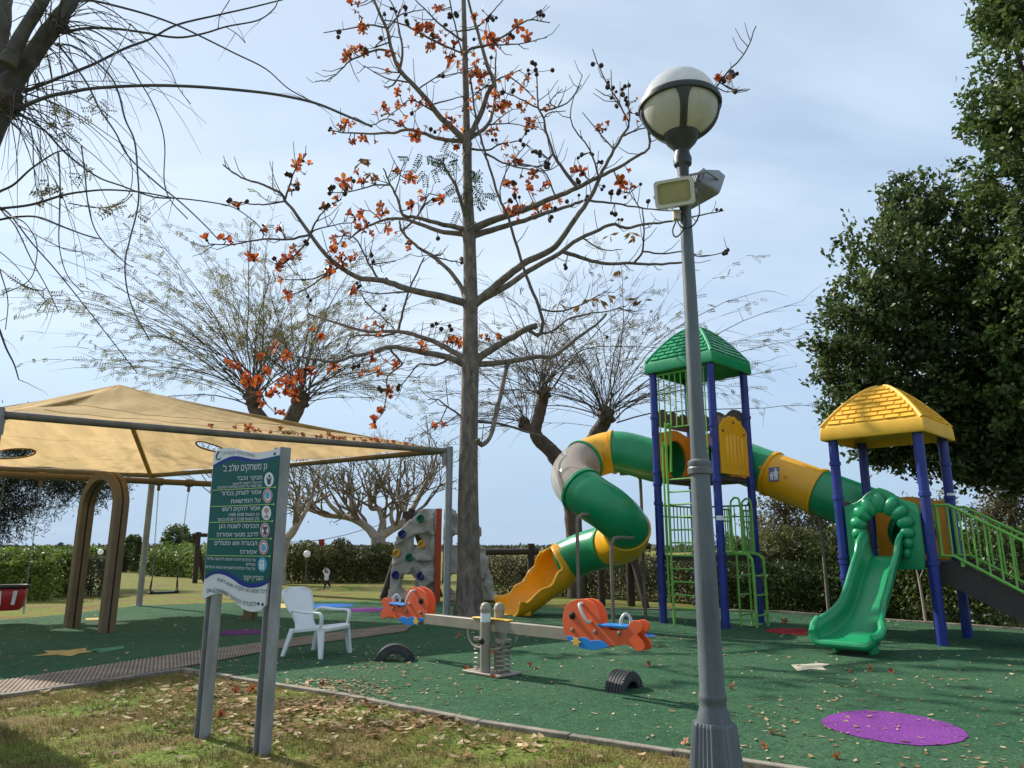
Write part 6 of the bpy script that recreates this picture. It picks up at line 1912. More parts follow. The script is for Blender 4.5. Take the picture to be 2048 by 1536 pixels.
# smaller half-open blossoms crowding round the big ones
xv, xf, xm = [], [], []
for k in range(260):
    u, v = fl_px[rnd.randrange(len(fl_px))]
    if k > 120: u, v = rnd.choice([p_ for p_ in fl_px if p_[1] < 330])
    u += rnd.gauss(0, 14); v += rnd.gauss(0, 12)
    e, q, pr = nearest_on(u, v)
    if e > 500: continue
    c_ = P(u, v, q.y + rnd.uniform(-.12, .12)); me = FL[rnd.randrange(7)]; sz = rnd.uniform(.06, .11); o0 = len(xv)
    Mx = Matrix.Translation(c_) @ Vector((rnd.uniform(-1, 1), rnd.uniform(-1, .5), rnd.uniform(-.6, 1))).to_track_quat('Z', 'Y').to_matrix().to_4x4() @ Matrix.Scale(sz, 4)
    xv += [Mx @ w_.co for w_ in me.vertices]; xf += [tuple(i + o0 for i in p_.vertices) for p_ in me.polygons]; xm += [p_.material_index for p_ in me.polygons]
    if e > 16: stalks.tube([q, c_], [.010, .007], 4)
b = MB(); b.v = xv; b.f = xf; b.mi = xm; b.build('small_blossoms', [m_petal, m_calyx], kap, fixn=False)['kind'] = 'stuff'
stalks.build('flower_stalks', m_twig, kap)['kind'] = 'stuff'
buds = MB()
bud_px = Z2_([(545, 100), (600, 70), (660, 60), (690, 150), (670, 110), (235, 220), (500, 250), (970, 105), (1000, 100), (860, 240), (880, 490), (910, 495), (920, 155), (1520, 100), (1545, 90), (1335, 240), (1355, 240), (1110, 255), (1240, 370), (1500, 400), (1470, 460), (1500, 465), (1610, 455), (1295, 585), (1360, 580), (1300, 650), (1345, 660), (720, 740), (850, 825), (1450, 840), (1250, 900), (1420, 915), (1500, 970), (1550, 985), (1590, 1060), (1360, 1170), (1385, 1265), (190, 830), (300, 350), (400, 320), (1210, 120), (1240, 110), (210, 1215), (295, 1220), (325, 1150)])
bud_px += Z3([(600, 55), (545, 125), (320, 268), (222, 272), (598, 205), (740, 300), (770, 305), (645, 515), (470, 605), (885, 585), (985, 575), (1015, 600), (1090, 715), (930, 735), (1070, 870), (1370, 970), (1425, 980), (1335, 965), (640, 1190), (910, 1195), (1050, 1310), (1155, 1300), (1345, 500), (1500, 605), (780, 220), (855, 220), (1350, 255), (660, 810)])
bud_px += Z4([(440, 10), (470, 20), (505, 80), (320, 165), (340, 245), (660, 150), (690, 110), (790, 190), (830, 215), (870, 210), (900, 235), (970, 175), (765, 65), (650, 245), (600, 255), (700, 245), (660, 30), (720, 30), (320, 270), (525, 290), (1015, 260), (870, 360), (840, 320), (1405, 520), (1435, 518), (590, 595), (940, 380), (1380, 295), (800, 960), (435, 900), (510, 350)])
bud_px += [(1188, 128), (1200, 130), (1217, 175), (1222, 160), (1230, 180), (1240, 178), (1252, 172), (1250, 196), (1235, 212), (1258, 205), (1278, 225), (1452, 158), (1470, 152), (1462, 150), (1472, 180), (1240, 190), (1222, 200)]
for u, v in bud_px:
    e, q, pr = nearest_on(u, v)
    for _ in range(rnd.choice((1, 2, 2, 3))):
        c_ = P(u + rnd.uniform(-6, 6), v + rnd.uniform(-6, 6), q.y + rnd.uniform(-.06, .06)); r_ = rnd.uniform(.036, .06)
        buds.lathe([(.2 * r_, -r_ * 1.1), (.8 * r_, -.6 * r_), (r_, 0), (.75 * r_, .65 * r_), (.2 * r_, r_)], c_, 7)
        if e > 9: buds.tube([c_, c_.lerp(q, .999)], .008, 4)
buds.build('buds', m_calyx, kap)['kind'] = 'stuff'
# a few leaves left on the tree
m_kleaf = leafmat('old_kapok_leaves', [(0.05, 0.075, 0.018), (0.10, 0.11, 0.02), (0.24, 0.12, 0.03), (0.30, 0.15, 0.04)], .6, .4)
C_, D_, N_, L_, W_ = [], [], [], [], []
for u, v, k in [(720, 325, 5), (745, 345, 5), (735, 318, 4), (1200, 600, 3), (1215, 590, 3), (1262, 465, 4), (1270, 472, 3), (1220, 470, 3), (1185, 600, 3), (1118, 605, 2), (1160, 610, 2), (1285, 600, 3), (1275, 598, 3), (1240, 540, 3), (760, 232, 3)]:
    e, q, pr = nearest_on(u, v); c_ = P(u, v, q.y)
    for _ in range(k):
        d = Vector((rnd.uniform(-1, 1), rnd.uniform(-.6, .6), rnd.uniform(-1.2, .2))).normalized()
        C_.append(c_ + d * .13); D_.append(d); N_.append(Vector((rnd.uniform(-1, 1), -1, rnd.uniform(-1, 1)))); L_.append(rnd.uniform(.2, .3)); W_.append(rnd.uniform(.06, .10))
V, Fc = leaf_quads(C_, D_, N_, np.array(L_), np.array(W_), .25)
npobj('leaves', V, Fc, 4, leafmat('dry_leaves_on_tree', [(0.10, 0.10, 0.02), (0.26, 0.12, 0.03), (0.34, 0.17, 0.05)], .6, .4), kap)['kind'] = 'stuff'
# dark pinnate sprays hanging by the trunk
C_, D_, N_ = [], [], []
spr = MB()
for k in range(46):
    u, v = (rnd.gauss(880, 38), rnd.gauss(315, 22)) if k < 22 else (rnd.gauss(925, 22), rnd.gauss(370, 30))
    y0 = YK - .5 + rnd.uniform(-.4, .3); st_ = P(u, v, y0)
    d = Vector((rnd.uniform(-1, 1), rnd.uniform(-.5, .5), rnd.uniform(-1, .15))).normalized(); side = d.cross(Vector((0, 1, 0))).normalized()
    spr.tube([st_, st_ + d * .35], [.004, .002], 4)
    for j in range(6):
        for s in (-1, 1):
            dd = (d * .5 + side * s).normalized()
            C_.append(st_ + d * (.07 + j * .05) + dd * .045); D_.append(dd); N_.append((rnd.uniform(-.5, .5), -1, rnd.uniform(-.5, .5)))
V, Fc = leaf_quads(C_, D_, N_, np.full(len(C_), .085), np.full(len(C_), .036), .2)
spr.build('spray_stalks', m_twig, kap)['kind'] = 'stuff'
npobj('pinnate_leaves', V, Fc, 4, leafmat('dark_pinnate_leaves', [(0.022, 0.04, 0.012), (0.04, 0.06, 0.016), (0.06, 0.075, 0.02)], .5, .3), kap)['kind'] = 'stuff'
# ================================================================== OTHER TREES
m_dbark = mat('dark_pollard_bark', (0.11, 0.082, 0.062), 0.9, 0.4, 3, bump=0.9, bscale=12, spec=0.15, stretch=(1.5, 1.5, .6))
m_whip = mat('thin_whip_bark', (0.11, 0.088, 0.068), 0.8, 0.3, 4, spec=0.2)
m_pale = mat('pale_plane_bark', (0.40, 0.33, 0.25), 0.85, 0.35, 3, bump=0.4, bscale=10, spec=0.2)
m_nbark = mat('near_tree_bark', (0.10, 0.088, 0.072), 0.85, 0.35, 5, bump=0.5, bscale=14, spec=0.2)
def chain3(px, Y):
    pts = [P(u, v, Y if not hasattr(Y, '__len__') else Y[i]) for i, (u, v, r) in enumerate(px)]
    rad = [r * mpp(p) for (u, v, r), p in zip(px, pts)]
    c = catmull(pts, 5); rr = []
    for i in range(len(pts) - 1):
        for s in range(5): rr.append(rad[i] + (rad[i + 1] - rad[i]) * s / 5)
    rr.append(rad[-1])
    return c, rr
def bole(px, Y, m, root, name='trunk', n=12, knob=.04):
    c, rr = chain3(px, Y)
    b = MB(); b.tube(c, [r_ * rnd.uniform(1 - knob * 2, 1 + knob * 2) for r_ in rr], n)
    return b.build(name, m, root, smooth=80)
def whip(mb, p, d, L, r0, droop, n=9, wob=.05, bend=None):
    pts = [p.copy()]; q = p.copy(); dd = d.normalized()
    for i in range(n):
        dd = (dd + Vector((rnd.gauss(0, wob), rnd.gauss(0, wob), rnd.gauss(0, wob) - droop / n))).normalized()
        if bend is not None: dd = (dd + bend / n).normalized()
        q = q + dd * (L / n); pts.append(q.copy())
    mb.tube(pts, [r0 * (1 - .78 * i / n) for i in range(n + 1)], 4, caps=False)
    return pts
def pinnate(A, p, d, L, npairs, ll, lw):
    """one pinnate leaf as pairs of leaflets"""
    d = d.normalized(); side = d.cross(Vector((rnd.uniform(-.4, .4), 1, rnd.uniform(-.4, .4)))).normalized()
    for j in range(npairs):
        c = p + d * (L * (j + 1) / npairs)
        for s in (-1, 1):
            dd = d * .55 + side * s
            A[0].append(c + dd.normalized() * ll * .5); A[1].append(dd); A[2].append((rnd.uniform(-.6, .6), -1, rnd.uniform(-.2, 1))); A[3].append(ll * rnd.uniform(.8, 1.15)); A[4].append(lw)
def leaves_from(A, name, m, root, fold=.2):
    V, Fc = leaf_quads(A[0], A[1], A[2], np.array(A[3]), np.array(A[4]), fold)
    o = npobj(name, V, Fc, 4, m, root); o['kind'] = 'stuff'; return o
def pollard(root, heads, Y, leafc, scale):
    """heads: (u, v, a0, a1, n, Lmin, Lmax px, head radius px, leafiness)"""
    A = [[], [], [], [], []]
    k = mpp(P(600, 800, Y))
    for hi, (u, v, a0, a1, n, L0, L1, hr, leafy) in enumerate(heads):
        c = P(u, v, Y + rnd.uniform(-.4, .4))
        b = MB()
        bm = bmesh.new(); bmesh.ops.create_icosphere(bm, subdivisions=3, radius=1.0)
        vs = []
        for w in bm.verts:
            q = w.co.copy(); f = 1 + .28 * math.sin(q.x * 5 + hi) * math.cos(q.z * 6) + .18 * math.sin(q.y * 9 + q.z * 4)
            vs.append(c + q * hr * k * f)
        b.add(vs, [tuple(x.index for x in f.verts) for f in bm.faces]); bm.free()
        b.build('pollard_head', m_dbark, root, smooth=180)
        wb = MB()
        for i in range(n):
            a = R(rnd.uniform(a0, a1)); dep = rnd.uniform(-.75, .75)
            d = Vector((math.cos(a) * .75, dep, math.sin(a) + .35))
            L = rnd.uniform(L0, L1) * k * (.62 + .38 * abs(math.cos(a)))
            st = c + (d.normalized() * .5 + Vector((rnd.gauss(0, .6), rnd.gauss(0, .6), rnd.gauss(0, .55)))) * hr * k * 1.1
            pts = whip(wb, st, d + Vector((rnd.gauss(0, .22), 0, rnd.gauss(0, .18))), L, rnd.choice((.55, .7, .8, 1.0, 1.5)) * k, .25 * rnd.uniform(.3, 1.4), 11, .075, Vector((math.cos(a) * 1.0, 0, -.35 * abs(math.cos(a)))))
            for j in range(3, 12):
                dd = (pts[j] - pts[j - 1]).normalized()
                if rnd.random() < .75:
                    sd = Vector((rnd.gauss(0, 1), rnd.gauss(0, 1), rnd.gauss(0, .6)))
                    tl = rnd.uniform(.35, .9) * (scale)
                    tp2 = whip(wb, pts[j], dd + sd * .5, tl, .5 * k, .4, 3, .08)
                    if rnd.random() < leafy * (j / 9):
                        for q in tp2[1:]:
                            for _ in range(1): pinnate(A, q, (dd + Vector((rnd.gauss(0, .6), rnd.gauss(0, .6), -.3 + rnd.gauss(0, .4)))), .26 * scale * rnd.uniform(.5, 1.2), rnd.choice((5, 6, 7)), .055 * scale, .021 * scale)
                if j > 4 and rnd.random() < leafy * 1.25:
                    for _ in range(rnd.choice((1, 1, 2))):
                        pinnate(A, pts[j].lerp(pts[j - 1], rnd.random()), dd * .9 + Vector((rnd.gauss(0, .6), rnd.gauss(0, .6), -.25 + rnd.gauss(0, .35))), .34 * scale * rnd.uniform(.5, 1.2), rnd.choice((6, 7, 8)), .058 * scale, .022 * scale)
        wb.build('whips', m_whip, root, fixn=False)['kind'] = 'stuff'
    if A[0]: leaves_from(A, 'leaves', leafc, root)
m_feath = leafmat('feathery_olive_leaves', [(0.12, 0.12, 0.045), (0.19, 0.20, 0.05), (0.26, 0.25, 0.08), (0.20, 0.15, 0.07), (0.15, 0.14, 0.06)], .6, .5)
YP1 = 24.0
pol1 = thing('pollarded_tree', tuple(Vector((P(528, 1180, YP1).x, YP1, 0))), 'pollarded tree with feathery arching branches rising behind the tan canopy', 'tree', 'pollarded trees')
bole([(528, 1196, 24), (536, 1100, 20), (550, 1000, 19), (560, 930, 18), (565, 880, 17), (600, 805, 14)], YP1, m_dbark, pol1)
bole([(564, 900, 15), (540, 860, 14), (515, 830, 14), (505, 795, 13)], YP1, m_dbark, pol1, 'limb')
pollard(pol1, [(505, 795, 46, 176, 84, 200, 560, 15, .5), (600, 800, 6, 134, 74, 140, 430, 16, .34)], YP1, m_feath, 1.35)
YP2 = 22.0
pol2 = thing('pollarded_tree', tuple(Vector((P(1152, 1195, YP2).x, YP2, 0))), 'dark pollarded tree with fans of bare whips behind the spiral slide', 'tree', 'pollarded trees')
bole([(1155, 1205, 22), (1150, 1090, 17), (1143, 1010, 16), (1132, 950, 18), (1105, 905, 16), (1072, 870, 12), (1078, 830, 12), (1088, 790, 11)], YP2, m_dbark, pol2)
bole([(1136, 960, 15), (1160, 915, 13), (1192, 870, 14), (1212, 840, 13)], YP2, m_dbark, pol2, 'limb')
bole([(1085, 885, 9), (1065, 862, 8), (1048, 850, 9)], YP2, m_dbark, pol2, 'limb')
pollard(pol2, [(1088, 785, 40, 155, 54, 110, 390, 13, .12), (1213, 832, 8, 164, 74, 130, 490, 15, .24), (1048, 846, 85, 200, 22, 70, 230, 11, .1)], YP2, leafmat('brown_olive_leaves', [(0.11, 0.085, 0.06), (0.18, 0.13, 0.08), (0.15, 0.15, 0.05), (0.22, 0.15, 0.08)], .6, .45), 1.15)

# ---- near pollard at the upper left, its head inside the frame
YN = 7.6
nt = thing('pollarded_tree', tuple(Vector((P(-118, 1000, YN).x, YN, 0))), 'near tree at the left edge with long drooping whip branches overhead', 'tree', 'pollarded trees')
base_u = -120
nb0 = Vector((P(-118, 1000, YN).x, YN, -.05))
c, rr = chain3([(-110, 760, 36), (-94, 560, 35), (-72, 400, 34), (-46, 300, 33), (-14, 215, 34), (4, 165, 26)], YN)
b = MB(); b.tube([nb0, nb0 + Vector((.02, 0, .8))] + c, [.28, .22] + rr, 16); b.build('trunk', m_nbark, nt, smooth=80)
bole([(8, 185, 25), (50, 130, 18), (90, 75, 17), (130, 20, 14), (165, -40, 14), (200, -110, 11)], YN, m_nbark, nt, 'limb', 14)
bole([(-6, 190, 25), (-4, 100, 17), (6, 30, 15), (10, -60, 13), (5, -160, 12)], YN, m_nbark, nt, 'limb', 14)
bole([(14, 130, 16), (48, 62, 13), (85, 0, 12), (110, -80, 9)], YN - .25, m_nbark, nt, 'limb', 14)
for u, v, r_ in ((10, 200, 31), (118, 48, 17)):
    c = P(u, v, YN); k = mpp(c); bm = bmesh.new(); bmesh.ops.create_icosphere(bm, subdivisions=3, radius=1.0); b = MB()
    b.add([c + w.co * r_ * k * (1 + .22 * math.sin(w.co.x * 6 + u) * math.cos(w.co.z * 7) + .12 * math.sin(w.co.y * 11)) for w in bm.verts], [tuple(x.index for x in f.verts) for f in bm.faces]); bm.free()
    b.build('pollard_head', m_dbark, nt, smooth=180)
Z1_ = lambda L: [(x * .3125, y * .3125) for x, y in L]
Z5_ = lambda L: [(x * .3125, 400 + y * .3125) for x, y in L]
W = [(Z1_([(150, 590), (300, 530), (400, 490), (600, 410), (800, 310), (960, 250), (1130, 160), (1400, 95), (1600, 50), (1800, 0), (1950, -40)]), 3.6),
     (Z1_([(130, 690), (300, 620), (450, 590), (600, 565), (900, 548), (1150, 550), (1400, 565), (1700, 595), (1900, 630), (2048, 670), (2220, 742), (2380, 810)]), 3.8),
     (Z1_([(480, 10), (590, 5), (750, 40), (950, 95), (1130, 160), (1300, 240), (1500, 340), (1700, 440), (1850, 570), (2048, 675)]), 2.6),
     (Z1_([(400, 210), (560, 180), (740, 185), (900, 205), (1130, 240), (1300, 215), (1450, 170), (1650, 130), (1750, 60), (1780, 0)]), 3.0),
     (Z1_([(1395, 180), (1410, 100), (1470, 0)]), 1.2), (Z1_([(1450, 175), (1520, 220), (1570, 275)]), 1.0),
     (Z1_([(450, 190), (570, 190), (680, 250), (800, 370), (900, 530), (970, 650), (1030, 800), (1055, 940), (1050, 1150), (1090, 1280), (1200, 1400)]), 1.6),
     (Z1_([(360, 290), (450, 290), (560, 350), (700, 480), (760, 600), (800, 760), (860, 900), (880, 1100), (885, 1300), (830, 1536), (800, 1680), (815, 1860), (870, 2020), (960, 2180)]), 2.0),
     (Z1_([(370, 280), (470, 410), (560, 540), (640, 700), (740, 850), (820, 1000), (1000, 1170), (1150, 1290), (1300, 1430), (1400, 1536)]), 2.2),
     (Z1_([(120, 720), (280, 830), (400, 960), (520, 1060), (640, 1140), (780, 1190), (980, 1260), (1150, 1270), (1350, 1295), (1500, 1330), (1640, 1430), (1700, 1510)]), 2.3),
     (Z1_([(-80, 1350), (0, 1335), (200, 1310), (400, 1250), (550, 1225), (700, 1215), (900, 1230), (1100, 1265)]), 3.2),
     (Z1_([(-80, 1420), (0, 1405), (130, 1385), (250, 1390), (400, 1450), (550, 1505), (650, 1530)]), 3.0),
     (Z1_([(-60, 1260), (0, 1225), (90, 1180), (200, 1080), (350, 980), (440, 960)]), 2.8),
     (Z1_([(100, 720), (180, 780), (210, 900), (215, 1050), (250, 1250), (380, 1340)]), 1.6),
     (Z5_([(0, 45), (20, 80), (100, 170), (200, 380), (300, 560), (375, 720)]), 1.7),
     (Z5_([(-30, 60), (50, 80), (200, 270), (350, 440), (520, 650), (700, 880), (880, 1110)]), 1.8),
     (Z5_([(375, -300), (385, -100), (380, 100), (380, 300), (430, 480), (540, 605)]), 1.5),
     (Z5_([(520, -350), (545, -150), (560, 0), (600, 170), (680, 290), (800, 400), (850, 430)]), 1.5),
     (Z5_([(0, 450), (50, 640), (35, 830)]), 1.4), (Z5_([(-20, 800), (0, 840), (40, 950), (90, 1050), (120, 1150)]), 2.6),
     (Z5_([(0, 440), (120, 530), (250, 580), (300, 560)]), 1.6), (Z5_([(30, 100), (150, 140), (230, 260), (230, 400), (180, 520), (0, 610)]), 1.3),
     (Z5_([(100, 150), (300, 260), (430, 320), (520, 330)]), 1.2), (Z5_([(-40, 300), (100, 420), (300, 650), (400, 690)]), 1.1),
     (Z1_([(600, 10), (720, 70), (820, 150), (820, 190), (700, 420), (660, 520)]), 1.3), (Z1_([(830, 150), (940, 260), (1080, 430), (1140, 560), (1220, 665)]), 1.3),
     (Z1_([(560, 40), (700, 160), (800, 240), (870, 270)]), 1.0), (Z1_([(850, 1240), (800, 1290), (740, 1310)]), 1.1), (Z1_([(440, 1300), (620, 1330), (740, 1310), (830, 1230), (840, 1050), (740, 850)]), 1.3)]
wmb = MB(); ends = []
for px, r_ in W:
    y0 = YN + rnd.uniform(-.5, .5); sl = rnd.uniform(-.5, .5)
    L = 0; pts = []
    for i, (u, v) in enumerate(px):
        if i: L += math.dist(px[i - 1], px[i])
        pts.append(P(u, v, y0 * (1 if i else .0) + (YN if i == 0 else 0) + sl * L * YN / FPX))
    c = catmull(pts, 5); k = mpp(pts[0])
    wmb.tube(c, [max(.9, r_ * (1 - .62 * i / len(c))) * k for i in range(len(c))], 6, caps=False); ends.append(c)
for k_ in range(105):
    u0, v0 = rnd.choice([(20, 210), (30, 180), (5, 230), (118, 60), (125, 40), (90, 90), (60, 130)])
    st = P(u0, v0, YN + rnd.uniform(-.2, .2))
    d = Vector((rnd.uniform(-.35, 1.0), rnd.uniform(-.8, .8), rnd.uniform(-.5, .6)))
    c = whip(wmb, st, d, rnd.uniform(.9, 2.6), rnd.uniform(.005, .010), rnd.uniform(.9, 2.2), 10, .06)
    if k_ < 26: ends.append(c)
for c in list(ends):
    for _ in range(2):
        p = c[rnd.randrange(len(c) // 3, len(c))]
        whip(wmb, p, Vector((rnd.gauss(0, 1), rnd.gauss(0, 1), rnd.gauss(-.3, .6))), rnd.uniform(.15, .5), .004, .3, 4, .1)
wmb.build('whips', mat('near_whip_bark', (0.07, 0.062, 0.055), .7, .25, 6, spec=.25), nt, fixn=False)['kind'] = 'stuff'
A = [[], [], [], [], []]
for u, v, n_ in ((132, 175, 3), (120, 215, 8), (150, 235, 8), (195, 195, 4), (200, 222, 5), (105, 120, 4), (100, 372, 7), (80, 385, 5), (120, 380, 5), (210, 410, 5), (225, 415, 4), (275, 425, 4), (165, 345, 4), (180, 335, 3), (85, 410, 3), (110, 250, 4), (35, 560, 3), (100, 590, 3), (140, 260, 5)):
    for _ in range(n_):
        p = P(u + rnd.uniform(-10, 10), v + rnd.uniform(-10, 10), YN + rnd.uniform(-.3, .3))
        pinnate(A, p, Vector((rnd.uniform(-1, 1), rnd.uniform(-.5, .5), rnd.uniform(-.9, .3))), rnd.uniform(.07, .16), 5, .042, .018)
leaves_from(A, 'leaves', leafmat('near_pinnate_leaves', [(0.05, 0.065, 0.015), (0.09, 0.10, 0.02), (0.16, 0.13, 0.03), (0.08, 0.055, 0.03)], .6, .4), nt)

# ---- plane trees with pale trunks
def grow(mb, p, d, L, r, depth, tips, up=.35, n=3):
    pts = [p.copy()]; q = p.copy(); dd = d.normalized()
    for i in range(3):
        dd = (dd + Vector((rnd.gauss(0, .14), rnd.gauss(0, .14), rnd.gauss(0, .10) + up * .12))).normalized(); q = q + dd * L / 3; pts.append(q.copy())
    mb.tube(pts, [r, r * .86, r * .74, r * .62], 6 if r > .03 else 4, caps=False)
    if depth == 0: tips.append((pts[-1], dd)); return
    for k in range(n if depth > 1 else n + 1):
        at = pts[rnd.choice((2, 3, 3))]
        nd = (dd + Vector((rnd.gauss(0, .55), rnd.gauss(0, .55), rnd.gauss(.1, .4)))).normalized()
        grow(mb, at, nd, L * rnd.uniform(.62, .85), r * .56, depth - 1, tips, up, n)
m_bud = leafmat('young_spring_leaves', [(0.15, 0.16, 0.05), (0.10, 0.12, 0.035), (0.19, 0.17, 0.07), (0.12, 0.10, 0.05)], .6, .4)
def plane_tree(Y, base_u, trunk, limbs, label, depth, L, leafn):
    rt = thing('plane_tree', tuple(Vector((P(base_u, 1130, Y).x, Y, 0))), label, 'tree', 'pale plane trees')
    b0 = Vector((P(base_u, 1130, Y).x, Y, -.05))
    c, rr = chain3(trunk, Y)
    b = MB(); b.tube([b0] + c, [rr[0] * 1.25] + rr, 12); b.build('trunk', m_pale, rt, smooth=80)
    mb = MB(); tips = []
    for px in limbs:
        dsl = rnd.uniform(-.5, .5)
        ys = [Y + dsl * i * .6 for i in range(len(px))]
        c, rr = chain3(px, ys); lb = MB(); lb.tube(c, rr, 9); lb.build('limb', m_pale, rt, smooth=80)
        for j in range(6, len(c), 3):
            dd = (c[j] - c[j - 1]).normalized()
            for _ in range(2): grow(mb, c[j], dd * .4 + Vector((rnd.gauss(0, .5), rnd.gauss(0, .6), rnd.uniform(.2, 1.0))), L * rnd.uniform(.7, 1.1), rr[j] * .5, depth, tips)
    mb.build('twigs', mat('plane_twig_bark', (0.22, 0.17, 0.125), .85, .3, 4, spec=.2), rt, fixn=False)['kind'] = 'stuff'
    A = [[], [], [], [], []]
    for p, d in tips:
        for _ in range(leafn):
            A[0].append(p + Vector((rnd.gauss(0, .16), rnd.gauss(0, .16), rnd.gauss(0, .16)))); A[1].append((rnd.gauss(0, 1), rnd.gauss(0, 1), rnd.gauss(0, 1))); A[2].append((rnd.gauss(0, 1), -1, rnd.gauss(0, 1))); A[3].append(rnd.uniform(.07, .13)); A[4].append(.05)
    leaves_from(A, 'leaves', m_bud, rt)
plane_tree(33.0, 752, [(752, 1150, 14), (754, 1105, 13), (757, 1075, 15)],
    [[(755, 1080, 10), (738, 1058, 8), (715, 1042, 7), (690, 1034, 6), (650, 1030, 5), (622, 1018, 3)], [(705, 1038, 5), (702, 1000, 4), (705, 965, 3)], [(690, 1034, 5), (662, 1012, 4), (640, 980, 3)],
     [(757, 1078, 10), (766, 1048, 7), (758, 1018, 6), (741, 1014, 5), (739, 975, 3)], [(762, 1072, 10), (785, 1058, 8), (806, 1045, 7), (830, 1010, 5), (850, 970, 4), (870, 930, 3)], [(790, 1056, 5), (782, 1030, 4), (790, 985, 3)], [(815, 1035, 5), (800, 1000, 4), (795, 960, 3)]],
    'pale-trunked bare plane tree spreading behind the climbing rock', 2, 1.35, 3)
plane_tree(29.0, 556, [(556, 1160, 15), (560, 1110, 14), (568, 1078, 14)],
    [[(568, 1080, 10), (586, 1062, 8), (596, 1040, 6), (594, 1005, 5), (600, 970, 3)], [(590, 1058, 6), (612, 1020, 4), (625, 985, 3)], [(565, 1085, 8), (545, 1050, 6), (535, 1010, 4), (520, 960, 3)], [(540, 1035, 5), (500, 1010, 4), (460, 1000, 3), (420, 985, 2)]],
    'pale-trunked bare plane tree half hidden behind the sign', 2, 1.2, 2)

# ---- dense evergreen crowns
def crown_cloud(blobs, n, L, W, inner=.35, jag=.28, clump=26):
    """leaf clumps over and inside a set of ellipsoids: (u, v, Y, ru px, rv px, depth factor)"""
    B = []
    for u, v, Y, ru, rv in blobs:
        c = P(u, v, Y); k = mpp(c); B.append((np.array(c), np.array((ru * k, (ru + rv) / 2 * k * .9, rv * k))))
    wts = np.array([b[1][0] * b[1][2] for b in B]); wts = wts / wts.sum()
    nc = n // clump
    idx = npr.choice(len(B), nc, p=wts)
    d = rvec(nc)
    rad = np.where(npr.random(nc) < inner, npr.uniform(.25, .85, nc), npr.uniform(.85, 1.0 + jag, nc) )
    C0 = np.stack([B[i][0] for i in idx]) + d * np.stack([B[i][1] for i in idx]) * rad[:, None]
    gd = d * .5 + rvec(nc) * .55 + np.array([0, 0, .25])            # growing direction of the sprig
    C = np.repeat(C0, clump, 0); Dg = np.repeat(gd, clump, 0); m = len(C)
    t = npr.uniform(-1, 1.2, m)
    C = C + Dg * (t * L * 1.6)[:, None] + npr.normal(size=(m, 3)) * L * .55
    D = Dg + rvec(m) * .95
    N = rvec(m) + np.array([0, -.2, .9])
    return leaf_quads(C, D, N, npr.uniform(.7, 1.25, m) * L, npr.uniform(.8, 1.2, m) * W, .22)
def dense_tree(name, label, blobs, n, L, W, m, trunk, Y, inner=.35, jag=.28, group=None, bark=None):
    rt = thing(name, tuple(Vector((P(trunk[0], 1150, Y).x, Y, 0))), label, 'tree', group)
    b0 = Vector((P(trunk[0], 1150, Y).x, Y, -.05)); tp3 = P(trunk[1], trunk[2], Y)
    b = MB(); b.tube(catmull([b0, b0.lerp(tp3, .35) + Vector((.1, 0, 0)), b0.lerp(tp3, .7) + Vector((-.08, .1, 0)), tp3], 4), [trunk[3] * (1.25 - .6 * i / 12) for i in range(13)], 10); b.build('trunk', bark or m_dbark, rt, smooth=80)
    for u, v, Yb, ru, rv in blobs[::2]:
        b = MB(); e = P(u, v, Yb); s_ = b0.lerp(tp3, rnd.uniform(.55, 1)); b.tube([s_, s_.lerp(e, .5) + Vector((0, 0, .2)), e], [trunk[3] * .4, trunk[3] * .25, trunk[3] * .1], 6); b.build('limb', bark or m_dbark, rt)
    V, Fc = crown_cloud(blobs, n, L, W, inner, jag)
    npobj('crown', V, Fc, 4, m, rt)
    return rt
m_carob = leafmat('carob_leaves', [(0.035, 0.062, 0.02), (0.055, 0.09, 0.026), (0.08, 0.12, 0.034), (0.12, 0.155, 0.055), (0.06, 0.095, 0.028)], .45, .38, .35)
m_ever = leafmat('evergreen_leaves', [(0.05, 0.085, 0.024), (0.08, 0.125, 0.034), (0.115, 0.165, 0.046), (0.065, 0.105, 0.03)], .45, .38, .35)
dense_tree('carob_tree', 'dense dark green carob tree behind the yellow-roofed tower', [(1900, 520, 16.5, 130, 130), (1800, 580, 16.5, 115, 125), (1730, 660, 16.5, 85, 90), (1700, 770, 16.5, 62, 75), (1790, 790, 16.8, 120, 120), (1900, 700, 17, 150, 170), (2010, 640, 17, 130, 190), (1850, 420, 16.8, 70, 70), (1790, 420, 16.8, 30, 55), (1830, 880, 17, 110, 48), (1930, 880, 17, 120, 70), (2030, 880, 17, 110, 80), (2080, 780, 17, 110, 130), (1660, 620, 16.4, 30, 28), (1650, 700, 16.4, 28, 26), (1735, 880, 16.6, 50, 40), (2000, 920, 16.6, 90, 45), (2060, 900, 16.4, 80, 70), (1880, 915, 16.6, 80, 36), (1790, 905, 16.6, 60, 35), (1985, 800, 16.2, 120, 120), (2070, 690, 16, 90, 140), (1960, 940, 16.4, 70, 26), (2050, 950, 16.2, 70, 40)], 74000, .155, .085, m_carob, (2150, 2040, 720, .26), 17.2)
dense_tree('evergreen_tree', 'tall dense evergreen tree cut off by the right edge', [(2090, 60, 14, 110, 120), (2060, 200, 14, 105, 105), (2080, 330, 14, 120, 110), (2075, 470, 14.2, 105, 110), (2110, 620, 14.2, 110, 140), (2100, 780, 14.4, 90, 110), (2010, 40, 14, 40, 50), (1990, 240, 14, 55, 50), (2140, -80, 14.2, 130, 140)], 34000, .15, .082, m_ever, (2210, 2160, 400, .25), 14.4)
m_pine = leafmat('pine_needles', [(0.012, 0.020, 0.010), (0.022, 0.034, 0.014), (0.035, 0.048, 0.02), (0.05, 0.055, 0.03)], .6, .12, .3)
